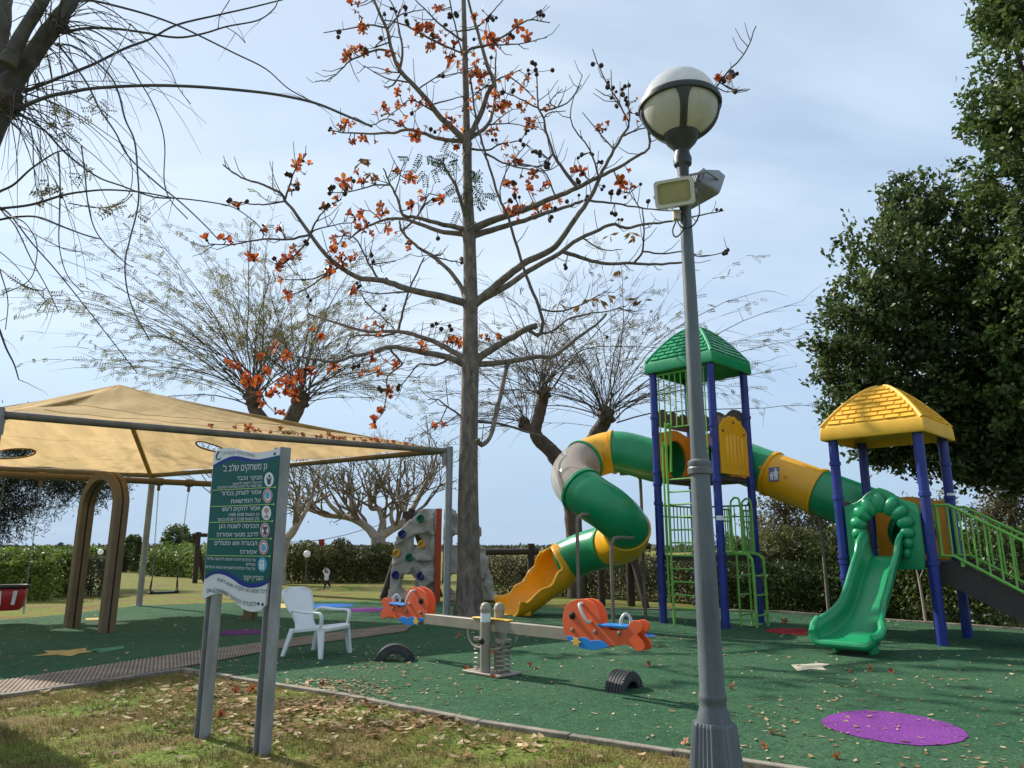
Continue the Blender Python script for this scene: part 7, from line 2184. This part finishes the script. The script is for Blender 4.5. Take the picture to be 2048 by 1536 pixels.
dense_tree('pine_tree', 'dark pine with low spreading boughs behind the swings', [(90, 965, 27, 120, 55), (190, 972, 27, 55, 38), (10, 1010, 27, 85, 60), (-90, 960, 27, 130, 90), (-20, 1055, 27, 60, 36), (150, 930, 28, 90, 45), (40, 905, 28, 110, 60)], 30000, .26, .03, m_pine, (-110, -90, 880, .3), 28.0, .5, .22)
m_olive = leafmat('olive_grey_leaves', [(0.07, 0.075, 0.03), (0.11, 0.105, 0.04), (0.15, 0.13, 0.05), (0.10, 0.08, 0.045), (0.16, 0.15, 0.10)], .6, .3)
dense_tree('acacia_tree', 'sparse yellowish-olive tree between the two towers', [(1560, 1010, 25, 48, 50), (1600, 1060, 25, 55, 55), (1540, 1075, 25, 55, 48), (1650, 1040, 25.5, 48, 55), (1585, 970, 25.5, 30, 30)], 8000, .15, .05, m_olive, (1580, 1575, 1000, .10), 25.0, .6, .4, 'sparse olive trees')
dense_tree('acacia_tree', 'sparse grey-olive tree beyond the stair railing', [(2010, 1010, 21, 55, 45), (2060, 980, 21, 55, 60), (1990, 1060, 21, 60, 40), (2070, 1060, 21, 60, 60), (1900, 1030, 22, 40, 40), (1850, 1050, 22, 45, 40)], 9000, .15, .05, m_olive, (2040, 2030, 1000, .12), 21.0, .6, .4, 'sparse olive trees')
# ================================================================== HEDGES AND SHRUBS
def hedge(name, label, path, depth, h, n, L, W, m, group, cat='hedge', round_=.35, uneven=.10, core=True, stem=True):
    """clipped hedge along a ground path: leafy shell with stems inside"""
    path = [Vector(p) for p in path]; mid = path[len(path) // 2]
    rt = thing(name, (mid.x, mid.y, 0), label, cat, group)
    rp = resample(path, 60)
    tot = sum((a - c).length for a, c in zip(rp, rp[1:]))
    t = npr.uniform(0, 58.999, n); i = t.astype(int); f = t - i
    arr = np.array([tuple(p) for p in rp]); pos = arr[i] * (1 - f[:, None]) + arr[i + 1] * f[:, None]
    tan = arr[i + 1] - arr[i]; tan /= np.linalg.norm(tan, axis=1, keepdims=True) + 1e-9
    nor = np.stack([-tan[:, 1], tan[:, 0], np.zeros(n)], 1)
    hl = h * (1 + uneven * sin_noise(pos[:, 0] * .9, pos[:, 1] * .9 + h, 1.0) + uneven * .6 * sin_noise(pos[:, 0] * 2.3, pos[:, 1], 1.0))
    a = npr.uniform(0, np.pi, n); r_ = np.where(npr.random(n) < .25, npr.uniform(.3, .9, n), npr.uniform(.88, 1.06, n))
    ex = 2 / (2 / round_ if round_ < .2 else 3.4)
    cx = np.sign(np.cos(a)) * np.abs(np.cos(a)) ** ex * depth / 2 * r_; cz = np.abs(np.sin(a)) ** ex * r_
    low = npr.random(n) < .35                                       # flanks down to the ground
    cz = np.where(low, npr.uniform(0.02, .8, n), cz); cx = np.where(low, np.sign(npr.random(n) - .62) * depth / 2 * r_, cx)
    C = pos + nor * cx[:, None]; C[:, 2] = np.maximum(.02, hl * cz)
    out = nor * (cx / (depth / 2))[:, None]; out[:, 2] = cz
    D = out * .4 + rvec(n); N = rvec(n) + out * .8
    V, Fc = leaf_quads(C, D, N, npr.uniform(.7, 1.3, n) * L, npr.uniform(.8, 1.2, n) * W, .2)
    npobj('foliage', V, Fc, 4, m, rt)
    if stem:
        b = MB()
        for k in range(int(tot / .45) + 3):
            p = rp[rnd.randrange(60)]; q = Vector((p.x + rnd.uniform(-.3, .3), p.y + rnd.uniform(-.3, .3) * depth, 0))
            b.tube([q, q + Vector((rnd.uniform(-.15, .15), rnd.uniform(-.15, .15), h * .45)), q + Vector((rnd.uniform(-.3, .3), rnd.uniform(-.3, .3), h * .85))], [.025, .018, .008], 5)
        b.build('stems', m_dbark, rt)['kind'] = 'stuff'
    return rt
lm = leafmat('lime_hedge_leaves', [(0.08, 0.13, 0.022), (0.13, 0.20, 0.035), (0.19, 0.26, 0.05), (0.10, 0.16, 0.028)], .5, .35)
dm = leafmat('dark_hedge_leaves', [(0.04, 0.065, 0.016), (0.07, 0.105, 0.024), (0.105, 0.145, 0.032), (0.055, 0.08, 0.02)], .45, .3)
bm_ = leafmat('brown_hedge_leaves', [(0.085, 0.07, 0.042), (0.14, 0.105, 0.068), (0.09, 0.115, 0.035), (0.16, 0.13, 0.08), (0.07, 0.10, 0.03)], .6, .3)
om = leafmat('olive_shrub_leaves', [(0.065, 0.08, 0.026), (0.10, 0.115, 0.032), (0.135, 0.135, 0.045), (0.08, 0.085, 0.03)], .6, .3)
gm_ = leafmat('grey_shrub_leaves', [(0.09, 0.10, 0.06), (0.13, 0.14, 0.09), (0.07, 0.08, 0.04)], .6, .2)
def gxy(u, v, dy=0): p = G(u, v); return Vector((p.x, p.y + dy, 0))
hedge('clipped_hedge', 'thick lime-green clipped hedge at the left behind the swings', [gxy(-240, 1204, 1.3), gxy(-80, 1204, 1.3), gxy(80, 1203, 1.4)], 2.6, 1.38, 20000, .11, .055, lm, 'hedges round the park', uneven=.10)
hedge('round_shrub', 'grey-green rounded shrub at the end of the left hedge', [gxy(125, 1197, .8), gxy(140, 1196, 1.3)], 1.3, 1.15, 3500, .10, .04, gm_, 'shrubs on the far lawn', 'shrub')
hedge('clipped_hedge', 'green hedge on the far lawn left of the sign', [gxy(295, 1152, 1.5), gxy(400, 1156, 1.2), gxy(440, 1160, 1)], 2.4, 1.42, 9000, .17, .08, lm, 'hedges round the park', uneven=.2)
hedge('round_shrub', 'tall rounded dark shrub behind the hanging swing seat', [P(335, 1150, 40).xy.to_3d(), P(375, 1150, 40).xy.to_3d()], 2.4, 2.25, 4500, .18, .08, dm, 'shrubs on the far lawn', 'shrub', uneven=.3)
hedge('round_shrub', 'upright dark shrub between canopy post and arched leg', [P(250, 1150, 42).xy.to_3d(), P(268, 1150, 42).xy.to_3d()], 1.6, 2.1, 3000, .18, .08, dm, 'shrubs on the far lawn', 'shrub', uneven=.3)
hedge('round_shrub', 'brownish low shrubs behind the grey canopy post', [P(225, 1150, 45).xy.to_3d(), P(305, 1150, 44).xy.to_3d()], 2.4, 1.35, 4500, .17, .07, bm_, 'shrubs on the far lawn', 'shrub', uneven=.2)
hedge('round_shrub', 'small green shrub seen between the arched swing legs', [P(176, 1150, 40).xy.to_3d(), P(200, 1150, 40).xy.to_3d()], 1.5, 1.25, 2200, .16, .08, lm, 'shrubs on the far lawn', 'shrub', uneven=.2)
hedge('clipped_hedge', 'long olive hedge behind the running child', [gxy(548, 1166, 1.2), gxy(660, 1166, 1.2), gxy(790, 1166, 1.2)], 2.6, 1.42, 15000, .16, .06, om, 'hedges round the park', uneven=.2)
hedge('clipped_hedge', 'brown twiggy hedge behind the spiral slide exit', [gxy(940, 1194, 1.0), gxy(1060, 1192, 1.2), gxy(1200, 1196, 1.0), gxy(1330, 1204, 1.0), gxy(1460, 1212, 1.0)], 1.8, 1.16, 26000, .10, .035, bm_, 'hedges round the park', uneven=.08)
hedge('clipped_hedge', 'low green clipped hedge between the two towers', [gxy(1440, 1214, .9), gxy(1560, 1222, 1.0), gxy(1700, 1230, 1.0), gxy(1830, 1240, 1.0)], 1.8, 1.02, 24000, .085, .045, dm, 'hedges round the park', uneven=.07)
hedge('clipped_hedge', 'tall green hedge behind the stair railing at right', [gxy(1760, 1236, 2.2), gxy(1900, 1246, 1.9), gxy(2048, 1262, 1.9), gxy(2240, 1280, 1.9)], 2.0, 1.75, 26000, .09, .05, dm, 'hedges round the park', uneven=.12)
hedge('clipped_hedge', 'shaggy olive hedge rising behind the low green hedge', [P(1440, 1150, 22).xy.to_3d(), P(1600, 1150, 22).xy.to_3d(), P(1720, 1150, 21).xy.to_3d(), P(1850, 1150, 19.5).xy.to_3d()], 1.8, 1.75, 20000, .12, .05, om, 'hedges round the park', uneven=.22)
# distant belt of trees on the plain
C_ = []
n = 26000
x = npr.uniform(-330, 330, n); y = npr.uniform(150, 420, n)
hh = .7 + .9 * np.clip(sin_noise(x * .09, y * .03, 1.0), -.4, 1) + .8 * np.clip(sin_noise(x * .31, y * .1, 1.0), 0, 1)
z = npr.uniform(0, 1, n) * np.maximum(.4, hh)
V, Fc = leaf_quads(np.stack([x, y, z], 1), rvec(n), rvec(n), np.full(n, 1.5), np.full(n, .9), .2)
tag(npobj('far_trees', V, Fc, 4, leafmat('far_tree_leaves', [(0.05, 0.065, 0.035), (0.08, 0.09, 0.05), (0.10, 0.09, 0.06)], .8, .1)), 'low belt of distant trees on the horizon', 'trees', kind='stuff')
# pale sapling behind the green slide
sp_ = thing('sapling', tuple(G(1852, 1247)), 'thin pale sapling stem behind the green slide', 'sapling')
b = MB(); g0 = G(1852, 1247); b.tube(catmull([g0, P(1845, 1200, g0.y), P(1838, 1160, g0.y), P(1828, 1120, g0.y)], 4), [.028] * 5 + [.024] * 4 + [.016] * 4, 8); b.build('stem', mat('pale_stem', (.42, .34, .25), .8, .15, 5), sp_)
b = MB(); q = P(1838, 1160, g0.y); b.tube([q, P(1848, 1135, g0.y)], [.012, .006], 6); b.build('twig', mat('pale_stem', (.42, .34, .25)), sp_)

# ================================================================== LOG FRAMES
m_log = mat('dark_log_wood', (0.055, 0.036, 0.026), 0.8, 0.3, 4, bump=0.3, bscale=20, stretch=(1, 1, .3))
def log(root, p, q, r, name='log'):
    b = MB(); b.tube([p, q], r, 12); b.build(name, m_log, root)
lf = thing('log_frame', tuple(P(1062, 1190, 22.5).xy.to_3d()), 'dark log frame with a long cross beam behind the slide exit', 'log frame', 'log frames')
log(lf, P(1062, 1195, 22.5).xy.to_3d(), P(1062, 1087, 22.5), .11, 'upright')
log(lf, P(940, 1104, 22.5), P(1078, 1103, 22.5), .095, 'cross_beam')
log(lf, P(968, 1195, 22.7).xy.to_3d(), P(968, 1096, 22.7), .10, 'upright')
lf = thing('log_frame', tuple(P(1262, 1190, 18.9).xy.to_3d()), 'dark log posts with a slanting brace beside the blue tower post', 'log frame', 'log frames')
log(lf, P(1204, 1190, 18.9).xy.to_3d(), P(1200, 1100, 18.9), .085, 'upright')
log(lf, P(1262, 1190, 18.9).xy.to_3d(), P(1258, 1085, 18.9), .10, 'upright')
log(lf, P(1292, 1190, 18.3).xy.to_3d(), P(1262, 1100, 18.85), .085, 'brace')
log(lf, P(1190, 1094, 18.9), P(1300, 1092, 18.9), .08, 'cross_beam')
lf = thing('log_frame', tuple(P(404, 1150, 30).xy.to_3d()), 'dark log swing frame on the far lawn beside the sign', 'log frame', 'log frames')
log(lf, P(391, 1150, 30).xy.to_3d(), P(397, 1064, 30), .10, 'leg'); log(lf, P(412, 1150, 30.6).xy.to_3d(), P(389, 1066, 30.1), .10, 'leg')
log(lf, P(388, 1070, 30), P(500, 1071, 30.5), .08, 'cross_beam')
lf = thing('log_frame', tuple(P(770, 1190, 21.5).xy.to_3d()), 'slanting dark log leg at the left of the climbing rock', 'log frame', 'log frames')
log(lf, P(766, 1194, 21.4).xy.to_3d(), P(824, 1018, 21.6), .10, 'leg'); log(lf, P(880, 1194, 22.4).xy.to_3d(), P(818, 1022, 21.6), .10, 'leg')
log(lf, P(812, 1030, 21.5), P(840, 1026, 24.5), .11, 'cross_beam')

# ================================================================== FAR LAMPS, WIRE, CHILD
def far_lamp(u, v, Y, label):
    c = P(u, v, Y); t = thing('far_lamp', (c.x, c.y, 0), label, 'street lamp', 'white globe lamps on the far lawn')
    b = MB(); b.lathe([(.03, 0), (.025, c.z - .1)], (c.x, c.y, 0), 10); b.build('pole', m_lamp, t)
    b = MB(); r_ = .14; b.lathe([(r_ * math.cos(a), c.z + r_ * math.sin(a)) for a in [R(-80 + 20 * k) for k in range(9)]], (c.x, c.y, 0), 18); b.build('globe', m_opal, t, smooth=180)
far_lamp(614, 1108, 34 - 4.5, 'small white globe lamp by the olive hedge')
far_lamp(201, 1104, 37, 'small white globe lamp between the arched swing legs')
wr = thing('overhead_wire', tuple(P(643, 1150, 36).xy.to_3d()), 'thin overhead wire with a hanging red pennant beyond the hedge', 'wire')
b = MB(); b.tube([P(540, 1083, 36), P(600, 1084, 36), P(643, 1080, 36), P(690, 1070, 36), P(760, 1050, 36)], .018, 5); b.build('wire', m_blackrub, wr)
b = MB(); b.prism([P(637, 1079, 35.9), P(649, 1078, 35.9), P(648, 1090, 35.9), P(643, 1096, 35.9), P(638, 1091, 35.9)], (0, .05, 0)); b.build('red_pennant', mat('red_cloth', (.35, .02, .03), .8, .1, 5), wr, smooth=None)
for u, zt2 in ((540, 1083), (760, 1050)):
    b = MB(); q = P(u, zt2, 36); b.tube([Vector((q.x, 36, 0)), q + Vector((0, 0, .1))], .06, 8); b.build('pole', m_log, wr)
def skin_body(name, joints, edges, m, parent, sub=2):
    org = ORG[parent.name]
    me = bpy.data.meshes.new(name)
    me.from_pydata([tuple(Vector(p) - org) for p, r_ in joints], edges, [])
    o = bpy.data.objects.new(name, me); finish(o, parent)
    md = o.modifiers.new('skin', 'SKIN'); md.use_smooth_shade = True
    for i, (p, r_) in enumerate(joints): me.skin_vertices[0].data[i].radius = (r_ * s_, r_ * s_)
    me.skin_vertices[0].data[0].use_root = True
    md = o.modifiers.new('sub', 'SUBSURF'); md.levels = sub; md.render_levels = sub
    me.materials.append(m)
    return o
cg = G(652, 1181); Yc = cg.y; s_ = P(652, 1135, Yc).z / 1.22
child = thing('person', tuple(cg), 'child in white top and black leggings with arms raised on the far lawn', 'person')
m_skin = mat('skin', (.42, .26, .19), .6, .05, 5)
def J(x, y, z): return cg + Vector((x, y, z)) * s_
body = [(J(0, 0, .55), .095), (J(0, 0, .72), .085), (J(0, 0, .86), .10), (J(0, 0, .93), .05), (J(-.05, 0, .52), .07), (J(-.06, -.02, .30), .05), (J(-.09, 0, .05), .032), (J(-.12, -.06, .02), .028), (J(.05, 0, .52), .07), (J(.13, .02, .34), .05), (J(.24, .06, .16), .034), (J(.28, .03, .13), .028),
        (J(-.11, 0, .86), .045), (J(-.19, -.03, .98), .034), (J(-.12, -.05, 1.16), .026), (J(-.10, -.05, 1.22), .024), (J(.10, 0, .86), .045), (J(.14, -.03, 1.02), .034), (J(-.02, -.05, 1.18), .026), (J(-.04, -.05, 1.24), .024), (J(0, 0, .99), .05), (J(0, -.01, 1.06), .085), (J(0, -.01, 1.14), .07)]
ed = [(0, 1), (1, 2), (2, 3), (0, 4), (4, 5), (5, 6), (6, 7), (0, 8), (8, 9), (9, 10), (10, 11), (2, 12), (12, 13), (13, 14), (14, 15), (2, 16), (16, 17), (17, 18), (18, 19), (3, 20), (20, 21), (21, 22)]
skin_body('body', body, ed, m_skin, child)
skin_body('white_top', [(J(0, 0, .53), .118), (J(0, 0, .62), .112), (J(0, 0, .74), .102), (J(0, 0, .87), .112), (J(-.11, 0, .87), .056), (J(-.19, -.03, .98), .045), (J(-.135, -.045, 1.12), .038), (J(.10, 0, .87), .056), (J(.14, -.03, 1.02), .045), (J(.02, -.045, 1.14), .038)], [(0, 1), (1, 2), (2, 3), (3, 4), (4, 5), (5, 6), (3, 7), (7, 8), (8, 9)], mat('white_cotton', (.75, .75, .78), .8, .05, 6), child)
skin_body('leggings', [(J(0, 0, .56), .104), (J(-.05, 0, .50), .08), (J(-.06, -.02, .30), .06), (J(-.09, 0, .08), .042), (J(.05, 0, .50), .08), (J(.13, .02, .34), .06), (J(.23, .055, .175), .042)], [(0, 1), (1, 2), (2, 3), (0, 4), (4, 5), (5, 6)], mat('black_leggings', (.012, .012, .016), .8, .2, 8), child)
b = MB(); b.lathe([(.02, -.09), (.085, -.06), (.10, .02), (.075, .085), (.02, .11)], J(0, .035, 1.08), 12); b.v = [J(0, .035, 1.08) + (p - J(0, .035, 1.08)) * s_ for p in b.v]
b.build('hair', mat('dark_hair', (.02, .014, .011), .6, .2, 9), child, smooth=180)

# ================================================================== FALLEN LEAVES AND FLOWERS
def litter_curve(n, fx, zoff, Lr, cols, name, label):
    xs, ys = fx(n); n = len(xs)
    az = npr.uniform(0, 2 * np.pi, n); L = npr.uniform(*Lr, n); W = L * npr.uniform(.3, .5, n)
    tl = npr.normal(0, .3, n); curl = npr.uniform(.1, .8, n)
    d = np.stack([np.cos(az), np.sin(az), tl * .35], 1); s = np.stack([-np.sin(az), np.cos(az), npr.normal(0, .25, n)], 1)
    c0 = np.stack([xs, ys, np.full(n, zoff)], 1)
    rows = []
    for t, w in ((-.5, .06), (-.2, .85), (.15, 1.0), (.5, .05)):
        base = c0 + d * (t * L)[:, None]; base[:, 2] += curl * L * (t * t) * 1.1 + .003
        up = (W * .25 * curl * w)
        e1 = base + s * (W * w * .5)[:, None]; e2 = base - s * (W * w * .5)[:, None]
        e1[:, 2] += up; e2[:, 2] += up
        rows += [e1, base, e2]
    V = np.stack(rows, 1)                       # n,12,3
    V[:, :, 2] = np.maximum(V[:, :, 2], zoff + .002)
    quads = np.array([(0, 1, 4, 3), (1, 2, 5, 4), (3, 4, 7, 6), (4, 5, 8, 7), (6, 7, 10, 9), (7, 8, 11, 10)])
    Fc = (np.arange(n)[:, None, None] * 12 + quads[None]).reshape(-1, 4)
    o = npobj(name, V.reshape(-1, 3), Fc, 4, leafmat(name + '_colours', cols, .75, .2, .25), smooth=True)
    return tag(o, label, 'fallen leaves', kind='stuff')
RP = [(p[0], p[1]) for p in RUB]
def on_rubber(n):
    y = 4.6 + npr.random(n) ** 1.3 * 12.5; x = npr.uniform(-.85, .85, n) * y
    k = in_poly(x, y, RP)
    dens = .30 + .5 * np.clip(sin_noise(x * .8, y * .7, 1.0) + .35, 0, 1)
    k &= npr.random(n) < dens
    x, y = x[k], y[k]
    # drifts along the kerb by the sign, under the tree and behind the seesaw
    ex_x, ex_y = [], []
    for (u, v, su, sv, m_) in ((640, 1380, 70, 12, 330), (720, 1385, 50, 10, 160), (760, 1330, 40, 14, 120), (1370, 1275, 50, 5, 60), (1310, 1290, 60, 9, 40), (480, 1335, 60, 9, 50), (960, 1265, 60, 10, 60)):
        for _ in range(m_):
            q = G(u + rnd.gauss(0, su), min(1530, max(1215, v + rnd.gauss(0, sv)))); ex_x.append(q.x); ex_y.append(q.y)
    ex_x, ex_y = np.array(ex_x), np.array(ex_y); kk = in_poly(ex_x, ex_y, RP)
    return np.concatenate([x, ex_x[kk]]), np.concatenate([y, ex_y[kk]])
litter_curve(7000, on_rubber, .016, (.016, .08), [(0.40, 0.30, 0.17), (0.48, 0.38, 0.24), (0.30, 0.20, 0.10), (0.20, 0.10, 0.05), (0.52, 0.44, 0.30), (0.36, 0.26, 0.12), (0.26, 0.08, 0.03)], 'fallen_leaves', 'dry tan leaves scattered over the green rubber')
def on_lawn(n):
    y = npr.uniform(4.0, 9.4, n); x = npr.uniform(-.82, .82, n) * y
    k = in_poly(x, y, [(p[0], p[1]) for p in LAWN_POLY]); k &= npr.random(n) < (.45 + .5 * sin_noise(x * 1.1, y * .9 + 2, 1.0))
    x, y = x[k], y[k]; ex_x, ex_y = [], []
    for (u, v, su, sv, m_) in ((480, 1450, 90, 22, 150), (640, 1420, 90, 14, 300), (850, 1445, 90, 12, 150), (330, 1400, 110, 14, 110), (430, 1385, 60, 10, 110), (560, 1470, 120, 25, 90), (1000, 1490, 90, 12, 90), (200, 1420, 120, 20, 70)):
        for _ in range(m_):
            q = G(u + rnd.gauss(0, su), min(1540, max(1300, v + rnd.gauss(0, sv)))); ex_x.append(q.x); ex_y.append(q.y)
    ex_x, ex_y = np.array(ex_x), np.array(ex_y); kk = in_poly(ex_x, ex_y, [(p[0], p[1]) for p in LAWN_POLY])
    return np.concatenate([x, ex_x[kk]]), np.concatenate([y, ex_y[kk]])
litter_curve(1500, on_lawn, .02, (.03, .12), [(0.28, 0.18, 0.09), (0.46, 0.36, 0.22), (0.20, 0.11, 0.05), (0.13, 0.07, 0.035), (0.52, 0.44, 0.30), (0.24, 0.14, 0.065), (0.17, 0.07, 0.03), (0.34, 0.24, 0.12)], 'lawn_litter', 'dry brown leaves scattered over the near lawn')
# fallen blossoms lying about, each a thing of its own
m_wilt = leafmat('wilted_petals', [(0.42, 0.07, 0.02), (0.30, 0.06, 0.025), (0.50, 0.14, 0.03), (0.20, 0.05, 0.025), (0.30, 0.15, 0.07)], .6, .25)
FW = []
for me in FL[:4]:
    m2 = me.copy(); m2.name = 'blossom'; m2.materials[0] = m_wilt; FW.append(m2)
GB = 'fallen orange blossoms'
def blossom(p, sz, label):
    o = bpy.data.objects.new('fallen_blossom', FW[rnd.randrange(4)]); COL.objects.link(o)
    o.matrix_basis = Matrix.Translation(p + Vector((0, 0, sz * .35))) @ Vector((rnd.uniform(-1, 1), rnd.uniform(-1, 1), rnd.uniform(-.1, 1))).to_track_quat('Z', 'Y').to_matrix().to_4x4() @ Matrix.Diagonal((sz, sz, sz * .7, 1))
    tag(o, label, 'blossom', GB)
GR = [(930, 1342, 9, 'left of the seesaw base plate'), (985, 1362, 9, 'in front of the seesaw base plate'), (1060, 1338, 10, 'right of the seesaw base plate'), (988, 1312, 10, 'beside the seesaw spring'), (918, 1276, 7, 'below the seesaw beam near the trunk'), (1700, 1350, 8, 'leftmost of those right of the cream star patch'), (1740, 1344, 10, 'in the middle of those right of the cream star patch'), (1785, 1348, 8, 'rightmost of those right of the cream star patch'), (1300, 1336, 9, 'between the near tyre and the right whale seat'), (1460, 1382, 8, 'just right of the lamp shaft'), (1570, 1248, 7, 'behind the red patch'), (1530, 1500, 10, 'right of the fluted lamp base'), (1675, 1522, 10, 'below the purple patch'), (1545, 1472, 8, 'between lamp base and purple patch'), (1372, 1492, 10, 'at the kerb left of the lamp base')]
for u, v, s_, w in GR:
    q = G(u, v); blossom(q + Vector((0, 0, .014)), s_ * mpp(q) * 1.15, 'fallen orange blossom ' + w)
LR = [(470, 1390, 11, 'between the sign posts by the kerb'), (505, 1386, 11, 'touching the right sign post by the kerb'), (432, 1352, 9, 'behind the left sign post'), (440, 1436, 11, 'in the leaf litter between the sign posts'), (640, 1374, 10, 'on the kerb drift right of the sign')]
for u, v, s_, w in LR:
    q = G(u, v); blossom(q + Vector((0, 0, .02)), s_ * mpp(q) * 1.15, 'fallen red-orange blossom ' + w)
# blossoms and leaves that fell on the canopy
nu_ = 72
def on_cloth(s, t):
    i, j = min(71, int(s * nu_)), min(35, int(t * 36))
    return cloth_AB[j * (nu_ + 1) + i].lerp(cloth_AB[(j + 1) * (nu_ + 1) + i], t * 36 - j)
for s, t, w in ((.43, .10, 'leftmost of the blossoms on the tan canopy'), (.475, .11, 'second from left of the blossoms on the tan canopy'), (.51, .085, 'third from left of the blossoms on the tan canopy'), (.58, .055, 'fourth from left of the blossoms on the tan canopy'), (.70, .045, 'lying in the middle of the canopy edge drift')):
    blossom(on_cloth(s, t) + Vector((0, 0, .02)), .115, 'fallen orange blossom ' + w)
V_, F_, MI_ = [], [], []
for k in range(60):
    s = .46 + .50 * rnd.random() ** .8; t = rnd.random() ** 2 * (.09 if s > .6 else .03) + .004
    me = FW[rnd.randrange(4)]; sz = rnd.uniform(.035, .07); o0 = len(V_)
    Mx = Matrix.Translation(on_cloth(s, t) + Vector((0, 0, .02))) @ Vector((rnd.uniform(-1, 1), rnd.uniform(-1, 1), rnd.uniform(.1, 1))).to_track_quat('Z', 'Y').to_matrix().to_4x4() @ Matrix.Scale(sz, 4)
    V_ += [Mx @ v.co for v in me.vertices]; F_ += [tuple(i + o0 for i in p.vertices) for p in me.polygons]; MI_ += [p.material_index for p in me.polygons]
b = MB(); b.v = V_; b.f = F_; b.mi = MI_
tag(b.build('canopy_litter', [m_wilt, m_calyx], None, fixn=False), 'drift of withered blossoms along the front edge of the canopy', 'fallen blossoms', kind='stuff')
